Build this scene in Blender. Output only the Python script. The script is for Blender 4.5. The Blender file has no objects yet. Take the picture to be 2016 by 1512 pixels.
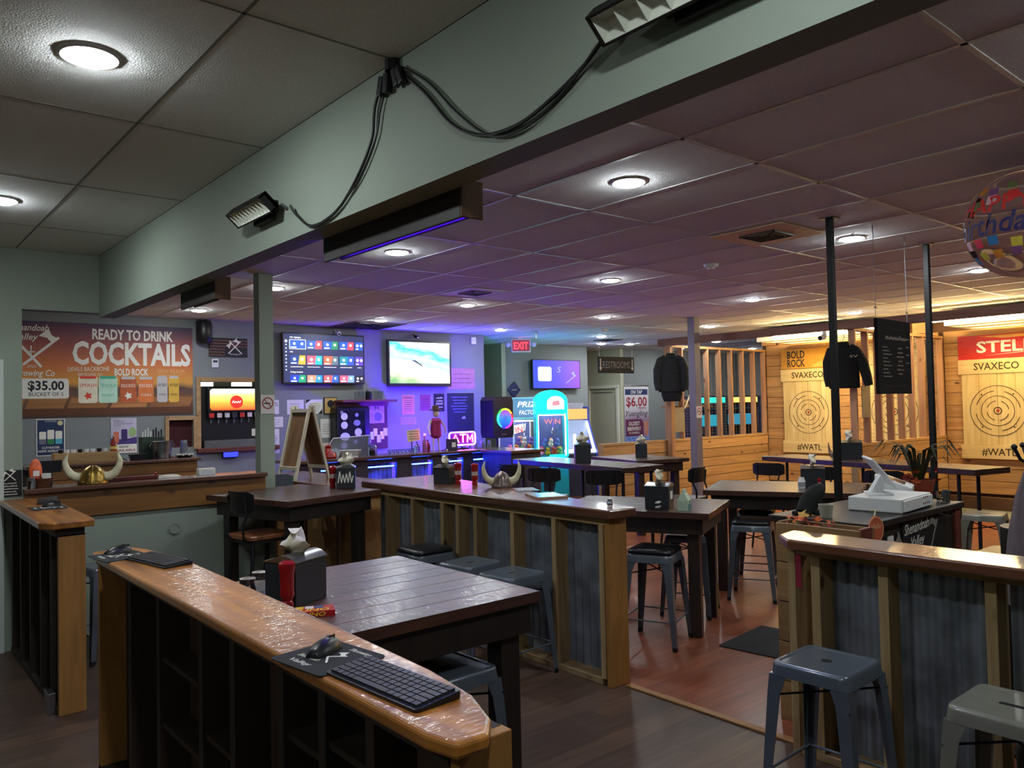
import bpy, math, random
from mathutils import Matrix, Vector
random.seed(11)
sc = bpy.context.scene
COL = sc.collection
PI = math.pi
rad = math.radians

# ---------------------------------------------------------------- camera
cam = bpy.data.cameras.new('camera'); cam_o = bpy.data.objects.new('camera', cam); COL.objects.link(cam_o)
cam.sensor_width = 36.0; cam.lens = 27.716; cam.clip_start = 0.05; cam.clip_end = 80
_r = Vector((0.7650, -0.6437, -0.0216)); _d = Vector((0.0017, 0.0354, -0.99937)); 
_f = _r.cross(_d).normalized(); _r.normalize(); _u = (-_d).normalized()
_f = Vector((0.6440, 0.7645, 0.0281)).normalized(); _r = _f.cross(_u).normalized(); _u = _r.cross(_f).normalized()
cam_o.matrix_world = Matrix(((_r.x, _u.x, -_f.x, 0), (_r.y, _u.y, -_f.y, 0), (_r.z, _u.z, -_f.z, 1.70), (0, 0, 0, 1)))
sc.camera = cam_o
# ---------------------------------------------------------------- world, exposure
w = bpy.data.worlds.new('room_world'); sc.world = w; w.use_nodes = True
w.node_tree.nodes['Background'].inputs[0].default_value = (0.5, 0.52, 0.56, 1)
w.node_tree.nodes['Background'].inputs[1].default_value = 0.02
vs = sc.view_settings
vs.view_transform = 'Standard'; vs.look = 'None'; vs.gamma = 1.0; vs.use_curve_mapping = False
vs.exposure = 0.55
cy_ = sc.cycles
cy_.max_bounces = 6; cy_.diffuse_bounces = 3; cy_.glossy_bounces = 3; cy_.transmission_bounces = 6; cy_.transparent_max_bounces = 6
cy_.caustics_reflective = False; cy_.caustics_refractive = False; cy_.use_adaptive_sampling = True; cy_.adaptive_threshold = 0.06; cy_.sample_clamp_indirect = 6.0
DOWN_E = 170.0          # lens radiance of the ceiling downlights
DOWN_C = (0.90, 0.97, 0.98)
LANE_E = 128.0          # tubes over the throwing lanes
LANE_C = (1.0, 0.72, 0.33)

# ---------------------------------------------------------------- helpers
def lin(c):
    if max(c) > 1.0: c = [x/255.0 for x in c]
    return tuple((x/12.92 if x <= 0.04045 else ((x+0.055)/1.055)**2.4) for x in c)

MATS = {}
def _base(name):
    m = bpy.data.materials.new(name); m.use_nodes = True
    nt = m.node_tree; b = nt.nodes['Principled BSDF']
    return m, nt, b

def pm(name, c, rough=0.5, metal=0.0, var=0.10, scale=9.0, bump=0.0, bscale=60.0, emit=None, es=0.0, coat=0.0, trans=0.0, alpha=1.0, spec=0.5, ior=1.45):
    """plain procedural material: base colour mottled by noise"""
    if name in MATS: return MATS[name]
    m, nt, b = _base(name); c = lin(c)
    tc = nt.nodes.new('ShaderNodeTexCoord'); nz = nt.nodes.new('ShaderNodeTexNoise')
    nz.inputs['Scale'].default_value = scale; nz.inputs['Detail'].default_value = 3
    nt.links.new(tc.outputs['Object'], nz.inputs['Vector'])
    rp = nt.nodes.new('ShaderNodeValToRGB')
    rp.color_ramp.elements[0].position = 0.3; rp.color_ramp.elements[1].position = 0.7
    rp.color_ramp.elements[0].color = tuple(max(0, x*(1-var)) for x in c) + (1,)
    rp.color_ramp.elements[1].color = tuple(min(1, x*(1+var)) for x in c) + (1,)
    nt.links.new(nz.outputs['Fac'], rp.inputs['Fac']); nt.links.new(rp.outputs['Color'], b.inputs['Base Color'])
    b.inputs['Roughness'].default_value = rough; b.inputs['Metallic'].default_value = metal
    b.inputs['Coat Weight'].default_value = coat; b.inputs['Coat Roughness'].default_value = 0.12
    b.inputs['Transmission Weight'].default_value = trans; b.inputs['Alpha'].default_value = alpha
    b.inputs['Specular IOR Level'].default_value = spec; b.inputs['IOR'].default_value = ior
    if emit is not None:
        b.inputs['Emission Color'].default_value = lin(emit) + (1,); b.inputs['Emission Strength'].default_value = es
    if bump:
        n2 = nt.nodes.new('ShaderNodeTexNoise'); n2.inputs['Scale'].default_value = bscale; n2.inputs['Detail'].default_value = 4
        nt.links.new(tc.outputs['Object'], n2.inputs['Vector'])
        bp = nt.nodes.new('ShaderNodeBump'); bp.inputs['Strength'].default_value = bump; bp.inputs['Distance'].default_value = 0.01
        nt.links.new(n2.outputs['Fac'], bp.inputs['Height']); nt.links.new(bp.outputs['Normal'], b.inputs['Normal'])
    MATS[name] = m; return m

def wood(name, c1, c2, axis='x', rough=0.5, grain=14.0, coat=0.0, knot=None, bump=0.15, rand=0.35, ripple=0.0):
    """grain stretched along AXIS; every object gets its own offset and tone"""
    if name in MATS: return MATS[name]
    m, nt, b = _base(name); c1 = lin(c1); c2 = lin(c2); N = nt.nodes.new; L = nt.links.new
    tc = N('ShaderNodeTexCoord'); oi = N('ShaderNodeObjectInfo'); mp = N('ShaderNodeMapping')
    s = [grain, grain, grain]; s['xyz'.index(axis)] = grain*0.07
    mp.inputs['Scale'].default_value = s
    mu = N('ShaderNodeMath'); mu.operation = 'MULTIPLY'; mu.inputs[1].default_value = 37.0
    L(oi.outputs['Random'], mu.inputs[0]); cx = N('ShaderNodeCombineXYZ')
    for i in range(3): L(mu.outputs[0], cx.inputs[i])
    va = N('ShaderNodeVectorMath'); va.operation = 'ADD'
    L(tc.outputs['Object'], mp.inputs['Vector']); L(mp.outputs['Vector'], va.inputs[0]); L(cx.outputs[0], va.inputs[1])
    nz = N('ShaderNodeTexNoise'); nz.inputs['Scale'].default_value = 1.0; nz.inputs['Detail'].default_value = 6; nz.inputs['Roughness'].default_value = 0.62; nz.inputs['Distortion'].default_value = 0.9
    L(va.outputs[0], nz.inputs['Vector'])
    rp = N('ShaderNodeValToRGB'); e = rp.color_ramp.elements
    e[0].position = 0.32; e[0].color = c2 + (1,); e[1].position = 0.66; e[1].color = c1 + (1,)
    L(nz.outputs['Fac'], rp.inputs['Fac']); out = rp.outputs['Color']
    if knot:
        mk = N('ShaderNodeMapping'); ks = [3.2, 3.2, 3.2]; ks['xyz'.index(axis)] = 1.5; mk.inputs['Scale'].default_value = ks
        L(tc.outputs['Object'], mk.inputs['Vector']); vk = N('ShaderNodeVectorMath'); vk.operation = 'ADD'
        L(mk.outputs['Vector'], vk.inputs[0]); L(cx.outputs[0], vk.inputs[1])
        vo = N('ShaderNodeTexVoronoi'); vo.inputs['Scale'].default_value = 1.6; L(vk.outputs[0], vo.inputs['Vector'])
        r2 = N('ShaderNodeValToRGB'); r2.color_ramp.elements[0].position = 0.05; r2.color_ramp.elements[0].color = (1, 1, 1, 1)
        r2.color_ramp.elements[1].position = 0.13; r2.color_ramp.elements[1].color = (0, 0, 0, 1)
        L(vo.outputs['Distance'], r2.inputs['Fac']); mx = N('ShaderNodeMixRGB')
        L(r2.outputs['Color'], mx.inputs['Fac']); L(out, mx.inputs['Color1']); mx.inputs['Color2'].default_value = lin(knot) + (1,)
        out = mx.outputs['Color']
    hs = N('ShaderNodeHueSaturation'); mr = N('ShaderNodeMapRange')
    mr.inputs['To Min'].default_value = 1-rand*0.5; mr.inputs['To Max'].default_value = 1+rand*0.5
    L(oi.outputs['Random'], mr.inputs['Value']); L(mr.outputs['Result'], hs.inputs['Value']); L(out, hs.inputs['Color'])
    L(hs.outputs['Color'], b.inputs['Base Color'])
    b.inputs['Roughness'].default_value = rough; b.inputs['Coat Weight'].default_value = coat; b.inputs['Coat Roughness'].default_value = 0.16
    if bump or ripple:
        bp = N('ShaderNodeBump'); bp.inputs['Strength'].default_value = bump; bp.inputs['Distance'].default_value = 0.004
        L(nz.outputs['Fac'], bp.inputs['Height']); L(bp.outputs['Normal'], b.inputs['Normal'])
        if ripple:
            n3 = N('ShaderNodeTexNoise'); n3.inputs['Scale'].default_value = 16; n3.inputs['Detail'].default_value = 2
            m3 = N('ShaderNodeMapping'); s3 = [1.0, 1.0, 1.0]; s3['xyz'.index(axis)] = 3.5; m3.inputs['Scale'].default_value = s3
            L(tc.outputs['Object'], m3.inputs['Vector']); L(m3.outputs['Vector'], n3.inputs['Vector'])
            b2 = N('ShaderNodeBump'); b2.inputs['Strength'].default_value = ripple; b2.inputs['Distance'].default_value = 0.01
            L(n3.outputs['Fac'], b2.inputs['Height']); L(b2.outputs['Normal'], b.inputs['Coat Normal'])
    MATS[name] = m; return m

def em(name, c, s):
    """something that gives off light"""
    if name in MATS: return MATS[name]
    m, nt, b = _base(name)
    b.inputs['Base Color'].default_value = (0.02, 0.02, 0.02, 1); b.inputs['Roughness'].default_value = 0.4
    b.inputs['Emission Color'].default_value = lin(c) + (1,); b.inputs['Emission Strength'].default_value = s
    MATS[name] = m; return m

def gradient(name, stops, z0, z1, axis='Z', rough=0.6, es=0.0):
    """flat print: colour ramp along a local axis, broken up with noise"""
    if name in MATS: return MATS[name]
    m, nt, b = _base(name); N = nt.nodes.new; L = nt.links.new
    tc = N('ShaderNodeTexCoord'); sp = N('ShaderNodeSeparateXYZ'); mr = N('ShaderNodeMapRange')
    nz = N('ShaderNodeTexNoise'); nz.inputs['Scale'].default_value = 2.5; L(tc.outputs['Object'], nz.inputs['Vector'])
    L(tc.outputs['Object'], sp.inputs[0]); ad = N('ShaderNodeMath'); ad.operation = 'MULTIPLY_ADD'
    ad.inputs[1].default_value = (z1-z0)*0.12; L(nz.outputs['Fac'], ad.inputs[0]); L(sp.outputs[axis], ad.inputs[2])
    mr.inputs['From Min'].default_value = z0+(z1-z0)*0.06; mr.inputs['From Max'].default_value = z1+(z1-z0)*0.06
    L(ad.outputs[0], mr.inputs['Value'])
    rp = N('ShaderNodeValToRGB'); el = rp.color_ramp.elements
    while len(el) < len(stops): el.new(0.5)
    for e, (p, c) in zip(el, stops): e.position = p; e.color = lin(c) + (1,)
    L(mr.outputs['Result'], rp.inputs['Fac']); L(rp.outputs['Color'], b.inputs['Base Color'])
    b.inputs['Roughness'].default_value = rough
    if es:
        L(rp.outputs['Color'], b.inputs['Emission Color']); b.inputs['Emission Strength'].default_value = es
    MATS[name] = m; return m

WM = {}      # world matrix of every root, worked out without the depsgraph
class MB:
    """collects shapes and links them as one mesh object"""
    def __init__(s): s.v = []; s.f = []; s.m = Matrix()
    def at(s, loc=(0, 0, 0), rx=0, ry=0, rz=0):
        s.m = Matrix.Translation(loc) @ Matrix.Rotation(rz, 4, 'Z') @ Matrix.Rotation(ry, 4, 'Y') @ Matrix.Rotation(rx, 4, 'X'); return s
    def add(s, vs, fs):
        b = len(s.v); s.v += [tuple(s.m @ Vector(p)) for p in vs]; s.f += [tuple(b+i for i in f) for f in fs]; return s
    def box(s, x0, x1, y0, y1, z0, z1):
        return s.add([(x0,y0,z0),(x1,y0,z0),(x1,y1,z0),(x0,y1,z0),(x0,y0,z1),(x1,y0,z1),(x1,y1,z1),(x0,y1,z1)],
                     [(0,3,2,1),(4,5,6,7),(0,1,5,4),(1,2,6,5),(2,3,7,6),(3,0,4,7)])
    def loft(s, rings, cap=True):
        n = len(rings[0]); vs = [p for r in rings for p in r]; fs = []
        for k in range(len(rings)-1):
            for i in range(n):
                j = (i+1) % n; fs.append((k*n+i, k*n+j, (k+1)*n+j, (k+1)*n+i))
        if cap: fs += [tuple(range(n-1, -1, -1)), tuple(range((len(rings)-1)*n, len(rings)*n))]
        return s.add(vs, fs)
    def prism(s, poly, z0, z1): return s.loft([[(x, y, z0) for x, y in poly], [(x, y, z1) for x, y in poly]])
    def plate(s, poly, y0, y1):   # outline in x-z, thickness along y
        return s.loft([[(x, y1, z) for x, z in poly], [(x, y0, z) for x, z in poly]])
    def cyl(s, p0, p1, r0, r1=None, n=12, cap=True):
        r1 = r0 if r1 is None else r1; p0 = Vector(p0); p1 = Vector(p1); d = (p1-p0).normalized()
        a = d.orthogonal().normalized(); b = d.cross(a)
        ring = lambda p, r: [tuple(p + (a*math.cos(2*PI*i/n) + b*math.sin(2*PI*i/n))*r) for i in range(n)]
        return s.loft([ring(p0, r0), ring(p1, r1)], cap)
    def tube(s, pts, r, n=6):
        P = [Vector(p) for p in pts]; rs = r if isinstance(r, (list, tuple)) else [r]*len(P); rings = []; a = None
        for i, p in enumerate(P):
            d = (P[min(i+1, len(P)-1)] - P[max(i-1, 0)]).normalized()
            a = d.orthogonal().normalized() if a is None else (a - d*a.dot(d)).normalized()
            b = d.cross(a); rings.append([tuple(p + (a*math.cos(2*PI*k/n) + b*math.sin(2*PI*k/n))*rs[i]) for k in range(n)])
        return s.loft(rings)
    def lathe(s, prof, c=(0, 0, 0), n=18, cap=True):
        rings = [[(c[0]+r*math.cos(2*PI*i/n), c[1]+r*math.sin(2*PI*i/n), c[2]+z) for i in range(n)] for r, z in prof]
        return s.loft(rings, cap)
    def ball(s, c, r, n=14, m=8):
        r = (r, r, r) if not isinstance(r, (tuple, list)) else r
        rings = [[(c[0]+r[0]*math.sin(PI*k/m)*math.cos(2*PI*i/n), c[1]+r[1]*math.sin(PI*k/m)*math.sin(2*PI*i/n), c[2]-r[2]*math.cos(PI*k/m)) for i in range(n)] for k in range(1, m)]
        rings = [[(c[0]+0.02*r[0]*math.cos(2*PI*i/n), c[1]+0.02*r[1]*math.sin(2*PI*i/n), c[2]-r[2]) for i in range(n)]] + rings + [[(c[0]+0.02*r[0]*math.cos(2*PI*i/n), c[1]+0.02*r[1]*math.sin(2*PI*i/n), c[2]+r[2]) for i in range(n)]]
        return s.loft(rings)
    def ring(s, c, r, t, y0, y1, n=40, a0=0.0, a1=2*PI):   # flat annulus in x-z around c
        full = a1-a0 > 2*PI-1e-4; k = n if full else n+1; vs = []; fs = []
        for i in range(k):
            a = a0+(a1-a0)*i/n; ca, sa = math.cos(a), math.sin(a)
            for rr in (r-t/2, r+t/2):
                for y in (y0, y1): vs.append((c[0]+rr*ca, y, c[1]+rr*sa))
        for i in range(n if full else n):
            j = (i+1) % k
            if not full and j == 0: break
            A, B = i*4, j*4
            fs += [(A, B, B+2, A+2), (A+1, A+3, B+3, B+1), (A+2, B+2, B+3, A+3), (A, A+1, B+1, B)]
        return s.add(vs, fs)
    def disc(s, c, r, y0, y1, n=20, sx=1.0): return s.plate([(c[0]+sx*r*math.cos(2*PI*i/n), c[1]+r*math.sin(2*PI*i/n)) for i in range(n)], y0, y1)
    def build(s, name, mat, parent=None, smooth=False, bevel=0.0, seg=2, world=False, label=None, kind=None, sharp=35):
        me = bpy.data.meshes.new(name)
        v = s.v
        if world and parent is not None:
            im = WM[parent.name].inverted(); v = [tuple(im @ Vector(p)) for p in v]
        me.from_pydata(v, [], s.f); me.update()
        import bmesh
        bm = bmesh.new(); bm.from_mesh(me); bmesh.ops.recalc_face_normals(bm, faces=bm.faces); bm.to_mesh(me); bm.free()
        return link(name, me, mat, parent, smooth, bevel, seg, label, kind, sharp)

def link(name, me, mat, parent=None, smooth=False, bevel=0, seg=2, label=None, kind=None, sharp=35):
    if mat is not None and not me.materials: me.materials.append(mat)
    if smooth:
        me.polygons.foreach_set('use_smooth', [True]*len(me.polygons)); me.set_sharp_from_angle(angle=rad(sharp))
    o = bpy.data.objects.new(name, me); COL.objects.link(o)
    if parent is not None: o.parent = parent
    else: WM[o.name] = Matrix()
    if bevel:
        b = o.modifiers.new('bevel', 'BEVEL'); b.width = bevel; b.segments = seg; b.limit_method = 'ANGLE'; b.angle_limit = rad(40); b.harden_normals = False
    if label: o['label'] = label
    if kind: o['kind'] = kind
    return o

def thing(name, label, cat, loc=(0, 0, 0), rz=0.0, group=None):
    o = bpy.data.objects.new(name, None); COL.objects.link(o); o.empty_display_size = 0.05
    o.location = loc; o.rotation_euler = (0, 0, rz); o['label'] = label; o['category'] = cat
    if group: o['group'] = group
    WM[o.name] = Matrix.Translation(loc) @ Matrix.Rotation(rz, 4, 'Z')
    return o

def tag(o, label, cat, group=None, loc=None, rz=None):
    o['label'] = label; o['category'] = cat
    if group: o['group'] = group
    if loc is not None: o.location = loc
    if rz is not None: o.rotation_euler = (0, 0, rz)
    return o

def struct(name, mb, m, bevel=0, **k):
    o = mb.build(name, m, None, bevel=bevel, **k); o['kind'] = 'structure'; return o

def dup(o, loc=None, rz=None, label=None, parent=None, scale=None):
    c = o.copy(); COL.objects.link(c)
    if parent is not None: c.parent = parent
    if loc is not None: c.location = loc
    if rz is not None: c.rotation_euler = (0, 0, rz)
    if scale is not None: c.scale = scale
    if label: c['label'] = label
    if parent is None: WM[c.name] = Matrix.Translation(c.location) @ Matrix.Rotation(c.rotation_euler[2], 4, 'Z')
    for ch in KIDS.get(o.name, []) if o.name in KIDS else [x for x in bpy.data.objects if x.parent == o]:
        dup(ch, parent=c)
    return c
KIDS = {}
def freeze(o):
    """remember a thing's children once, so that copying it stays quick"""
    KIDS[o.name] = [x for x in bpy.data.objects if x.parent == o]
    for c in KIDS[o.name]: freeze(c)
    return o

def text_mesh(s, h, shear=0.0, bold=0.0, width=None, align='CENTER', depth=0.0015, spacing=1.0):
    cu = bpy.data.curves.new('t', 'FONT'); cu.body = s; cu.size = h/0.70; cu.shear = shear; cu.offset = bold*h; cu.extrude = depth/2
    cu.align_x = 'LEFT'; cu.align_y = 'BOTTOM_BASELINE'; cu.resolution_u = 2; cu.space_character = spacing
    ob = bpy.data.objects.new('t', cu); me = bpy.data.meshes.new_from_object(ob)
    bpy.data.objects.remove(ob); bpy.data.curves.remove(cu)
    xs = [v.co.x for v in me.vertices]; x0, x1 = min(xs), max(xs); k = (width/(x1-x0)) if width else 1.0
    off = {'CENTER': (x0+x1)/2, 'LEFT': x0, 'RIGHT': x1}[align]
    for v in me.vertices:
        x, y, z = v.co; v.co = ((x-off)*k, -z, y)
    me.flip_normals() if False else None
    return me

def text(parent, s, u, v, w, h, mat, name='lettering', rot=0.0, **k):
    """flat lettering in the parent's local x-z plane, W in front of it (towards -y)"""
    me = text_mesh(s, h, **k)
    R2 = Matrix.Translation((u, -w, v)) @ Matrix.Rotation(-rot, 4, 'Y')
    me.transform(R2)
    me.name = name
    return link(name, me, mat, parent)

def rrect(x0, x1, z0, z1, r, n=4):
    out = []
    for cx, cz, a in ((x1-r, z1-r, 0), (x0+r, z1-r, 90), (x0+r, z0+r, 180), (x1-r, z0+r, 270)):
        for i in range(n+1):
            t = rad(a+90*i/n); out.append((cx+r*math.cos(t), cz+r*math.sin(t)))
    return out

def wallbox(parent, name, mat, x0, x1, z0, z1, y0, y1, bevel=0, **k):
    return MB().box(x0, x1, y0, y1, z0, z1).build(name, mat, parent, bevel=bevel, **k)
def flat(parent, name, mat, poly, w, t=0.0012, **k):
    """flat printed patch, W in front of the parent's face"""
    return MB().plate(poly, -w-t, -w).build(name, mat, parent, **k)
def rc(x0, x1, z0, z1): return [(x0, z0), (x1, z0), (x1, z1), (x0, z1)]

def scrib(parent, u, v, w, width, h, mat, name='handwriting', n=None, seed=1, t=None):
    """a line of writing too small to read: one wavering pen stroke"""
    rr = random.Random(seed); n = n or max(4, int(width/h*2.2)); pts = []
    for i in range(n+1):
        pts.append((u-width/2+width*i/n, v+(h if i % 2 else 0.0)*rr.uniform(0.55, 1.0)))
    t = t or h*0.16; b = MB()
    for (x0, z0), (x1, z1) in zip(pts[:-1], pts[1:]):
        b.plate([(x0-t, z0), (x0+t, z0), (x1+t, z1), (x1-t, z1)], -w-0.0008, -w)
    return b.build(name, mat, parent)

# ---------------------------------------------------------------- materials
WALL = pm('wall_paint', (142, 152, 140), 0.75, var=0.03, scale=3, bump=0.05, bscale=220)
WALL_D = pm('wall_paint_grey', (128, 132, 134), 0.75, var=0.03, scale=3, bump=0.05, bscale=220)
TILE = pm('ceiling_tile_fibre', (226, 228, 226), 0.95, var=0.08, scale=90, bump=0.35, bscale=150)
GRID = pm('ceiling_grid_metal', (205, 205, 205), 0.4, var=0.02)
BLACK = pm('black_powder_coat', (20, 20, 22), 0.45, var=0.1)
BLACKPL = pm('black_plastic', (24, 24, 27), 0.35, var=0.1)
DARKGREY = pm('dark_grey_plastic', (48, 50, 54), 0.5, var=0.08)
WHITE = pm('white_plastic', (225, 226, 226), 0.4, var=0.03)
PAPER = pm('white_paper', (220, 218, 212), 0.85, var=0.03)
CREAM = pm('cream_paper', (224, 214, 178), 0.85, var=0.04)
STEEL = pm('brushed_steel', (150, 152, 155), 0.3, metal=1.0, var=0.12, scale=30)
CHROME = pm('chrome', (210, 212, 215), 0.12, metal=1.0, var=0.03)
GUN = pm('gunmetal_enamel', (92, 100, 110), 0.28, metal=0.3, var=0.08, scale=14, coat=0.4)
GUN2 = pm('grey_enamel', (124, 124, 114), 0.35, metal=0.2, var=0.08, scale=14, coat=0.3)
VINYL = pm('black_vinyl', (16, 17, 20), 0.32, var=0.15, scale=25)
RED = pm('red_plastic', (150, 22, 26), 0.25, var=0.08, coat=0.4)
GLASS = pm('clear_glass', (235, 240, 245), 0.05, trans=1.0, var=0.0)
CLEARPL = pm('clear_acrylic', (225, 230, 240), 0.08, trans=0.85, var=0.0)
HORN = pm('ivory_horn', (214, 208, 172), 0.4, var=0.14, scale=12)
BRASS = pm('aged_brass', (150, 122, 62), 0.32, metal=0.9, var=0.35, scale=22)
PEWTER = pm('dull_pewter', (120, 108, 104), 0.38, metal=0.85, var=0.35, scale=22)
BROWNL = pm('brown_leather', (70, 42, 26), 0.6, var=0.2)
CORR = pm('galvanised_steel', (134, 140, 148), 0.36, metal=0.45, var=0.4, scale=6)
CABLE = pm('black_cable', (18, 20, 20), 0.55, var=0.05)
PINE = wood('pine_stud', (176, 152, 108), (146, 116, 76), 'z', 0.75, 20, knot=(84, 52, 30))
PINE_X = wood('pine_board_x', (182, 150, 104), (150, 114, 72), 'x', 0.7, 18, knot=(86, 52, 28))
PINE_Y = wood('pine_board_y', (176, 152, 108), (146, 116, 76), 'y', 0.75, 20, knot=(84, 52, 30))
LANE_X = wood('lane_plank_x', (190, 152, 104), (160, 120, 74), 'x', 0.7, 16, knot=(96, 58, 30))
LANE_Y = wood('lane_plank_y', (186, 146, 98), (150, 108, 64), 'y', 0.75, 16, knot=(92, 54, 28))
TARGETW = wood('target_board', (206, 188, 138), (180, 156, 104), 'z', 0.75, 14, rand=0.12)
TARGETY = wood('target_sign_board', (204, 184, 134), (180, 154, 104), 'y', 0.75, 14, rand=0.08)
OAKTOP = wood('varnished_oak_top', (200, 132, 52), (122, 68, 22), 'y', 0.4, 11, coat=0.75, ripple=0.6, bump=0.05, rand=0.15)
OAKTOP_X = wood('varnished_oak_board', (150, 104, 54), (112, 72, 34), 'x', 0.4, 9, coat=0.5, knot=(70, 40, 20), bump=0.05)
OAKPOST = wood('oak_post', (170, 122, 62), (140, 94, 44), 'z', 0.6, 16, rand=0.15)
DARKSTUD = wood('shade_dark_stud', (50, 36, 28), (32, 23, 18), 'z', 0.7, 16)  # tone darkened to carry the shade on the near counter's open side
WALNUT_Y = wood('walnut_top_y', (72, 44, 34), (38, 23, 20), 'y', 0.4, 18, coat=0.7, ripple=0.3, bump=0.06, rand=0.3)
WALNUT_X = wood('walnut_top_x', (84, 50, 38), (44, 26, 22), 'x', 0.4, 18, coat=0.6, ripple=0.45, bump=0.08, rand=0.35)
WALNUT_Z = wood('walnut_leg', (40, 27, 22), (24, 17, 15), 'z', 0.5, 18, coat=0.3, rand=0.2)
BARTOP = wood('mahogany_top', (112, 70, 48), (72, 42, 30), 'y', 0.38, 14, coat=0.9, ripple=0.1, bump=0.05, rand=0.1)
BARTOP_X = wood('mahogany_top_x', (98, 60, 44), (62, 36, 28), 'x', 0.38, 14, coat=0.9, bump=0.05, rand=0.1)
SEATW = wood('chair_seat_wood', (150, 88, 50), (104, 56, 32), 'x', 0.45, 14, coat=0.4)
REDWOOD = wood('redwood_shelf', (120, 58, 44), (84, 38, 30), 'x', 0.5, 14)
# ---------------------------------------------------------------- the room shell
HC = 2.95
def floor_mat(name, c1, c2, c3, rough):
    m, nt, b = _base(name); N = nt.nodes.new; L = nt.links.new
    tc = N('ShaderNodeTexCoord'); mp = N('ShaderNodeMapping'); mp.inputs['Rotation'].default_value = (0, 0, 0)
    L(tc.outputs['Object'], mp.inputs['Vector'])
    br = N('ShaderNodeTexBrick'); br.inputs['Scale'].default_value = 1.0; br.inputs['Mortar Size'].default_value = 0.0015
    br.inputs['Brick Width'].default_value = 1.2; br.inputs['Row Height'].default_value = 0.15; br.offset = 0.37
    br.inputs['Color1'].default_value = lin(c1)+(1,); br.inputs['Color2'].default_value = lin(c2)+(1,); br.inputs['Mortar'].default_value = lin(c3)+(1,)
    L(mp.outputs[0], br.inputs['Vector'])
    m2 = N('ShaderNodeMapping'); m2.inputs['Scale'].default_value = (2.2, 30, 1); L(tc.outputs['Object'], m2.inputs['Vector'])
    nz = N('ShaderNodeTexNoise'); nz.inputs['Scale'].default_value = 1.0; nz.inputs['Detail'].default_value = 5; L(m2.outputs[0], nz.inputs['Vector'])
    mx = N('ShaderNodeMixRGB'); mx.blend_type = 'MULTIPLY'; mx.inputs['Fac'].default_value = 0.75
    rp = N('ShaderNodeValToRGB'); rp.color_ramp.elements[0].position = 0.3; rp.color_ramp.elements[0].color = (0.45, 0.42, 0.4, 1); rp.color_ramp.elements[1].position = 0.7
    L(nz.outputs['Fac'], rp.inputs['Fac']); L(br.outputs['Color'], mx.inputs['Color1']); L(rp.outputs['Color'], mx.inputs['Color2'])
    L(mx.outputs['Color'], b.inputs['Base Color']); b.inputs['Roughness'].default_value = rough
    return m
FLOOR_D = floor_mat('dark_vinyl_plank', (98, 74, 60), (74, 56, 48), (50, 38, 32), 0.42)
FLOOR_R = floor_mat('red_laminate', (152, 88, 62), (128, 70, 50), (84, 42, 30), 0.30)
struct('floor', MB().box(-3, 3.6, -3, 10.8, -0.1, 0), FLOOR_D)
struct('floor_laminate', MB().box(3.6, 18, -3, 14, -0.1, 0), FLOOR_R)
struct('trim_threshold', MB().box(3.575, 3.625, 2.08, 3.24, 0.0, 0.012), pm('tan_threshold', (150, 108, 66), 0.5), bevel=0.004)

ceil = struct('ceiling', MB().box(-3, 18, -3, 14.2, HC+0.016, HC+0.10), pm('ceiling_void', (70, 70, 70), 0.9))
def tiles(xs, ys, clip=None, gap=0.012):
    base = None
    for i in range(len(xs)-1):
        for j in range(len(ys)-1):
            x0, x1, y0, y1 = xs[i], xs[i+1], ys[j], ys[j+1]
            if clip and not clip((x0+x1)/2, (y0+y1)/2): continue
            sx, sy = x1-x0, y1-y0; key = (round(sx, 3), round(sy, 3), gap)
            if key not in TM:
                b = MB().box(-sx/2+gap, sx/2-gap, -sy/2+gap, sy/2-gap, 0, 0.015)
                o = b.build('ceiling_tile', TILE, ceil); TM[key] = o.data
            else:
                o = bpy.data.objects.new('ceiling_tile', TM[key]); COL.objects.link(o); o.parent = ceil
            o.location = ((x0+x1)/2, (y0+y1)/2, HC)
TM = {}
xr = [1.6225] + [2.395+0.625*k for k in range(0, 26)]
yr = [-0.175+1.235*k for k in range(0, 11)] + [14.2]
def clip_r(x, y): return not (x > 9.3 and y < 1.7) and not (x > 5.0 and y < 0.5) and not (x > 13.3 and y < 8.0) and not (x < 8.2 and y > 10.9) and not (x > 15.4 and y > 12.1)
tiles(xr, yr, clip_r)
xl = [-0.87, -0.27, 0.34, 0.948, 1.506]; yl = [0.0, 1.19, 2.39, 3.58, 4.76, 5.94, 6.8]
tiles(xl, yl, None, 0.004)
g = MB()
for x in xr[1:]: g.box(x-0.011, x+0.011, -0.2 if x < 9 else 1.7, 14.1 if x > 8.4 else 10.8, HC-0.004, HC+0.012)
for y in yr[:-1]: g.box(1.63 if y < 10.8 else 8.5, 13.0 if y < 8 else 17.9, y-0.011, y+0.011, HC-0.004, HC+0.012)
g.build('ceiling_grid', GRID, ceil)
g = MB()
for x in xl[:-1]: g.box(x-0.006, x+0.006, 0, 6.8, HC-0.001, HC+0.012)
for y in yl: g.box(-0.9, 1.506, y-0.006, y+0.006, HC-0.001, HC+0.012)
g.build('ceiling_grid', pm('painted_grid', (120, 122, 118), 0.6), ceil)

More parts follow.
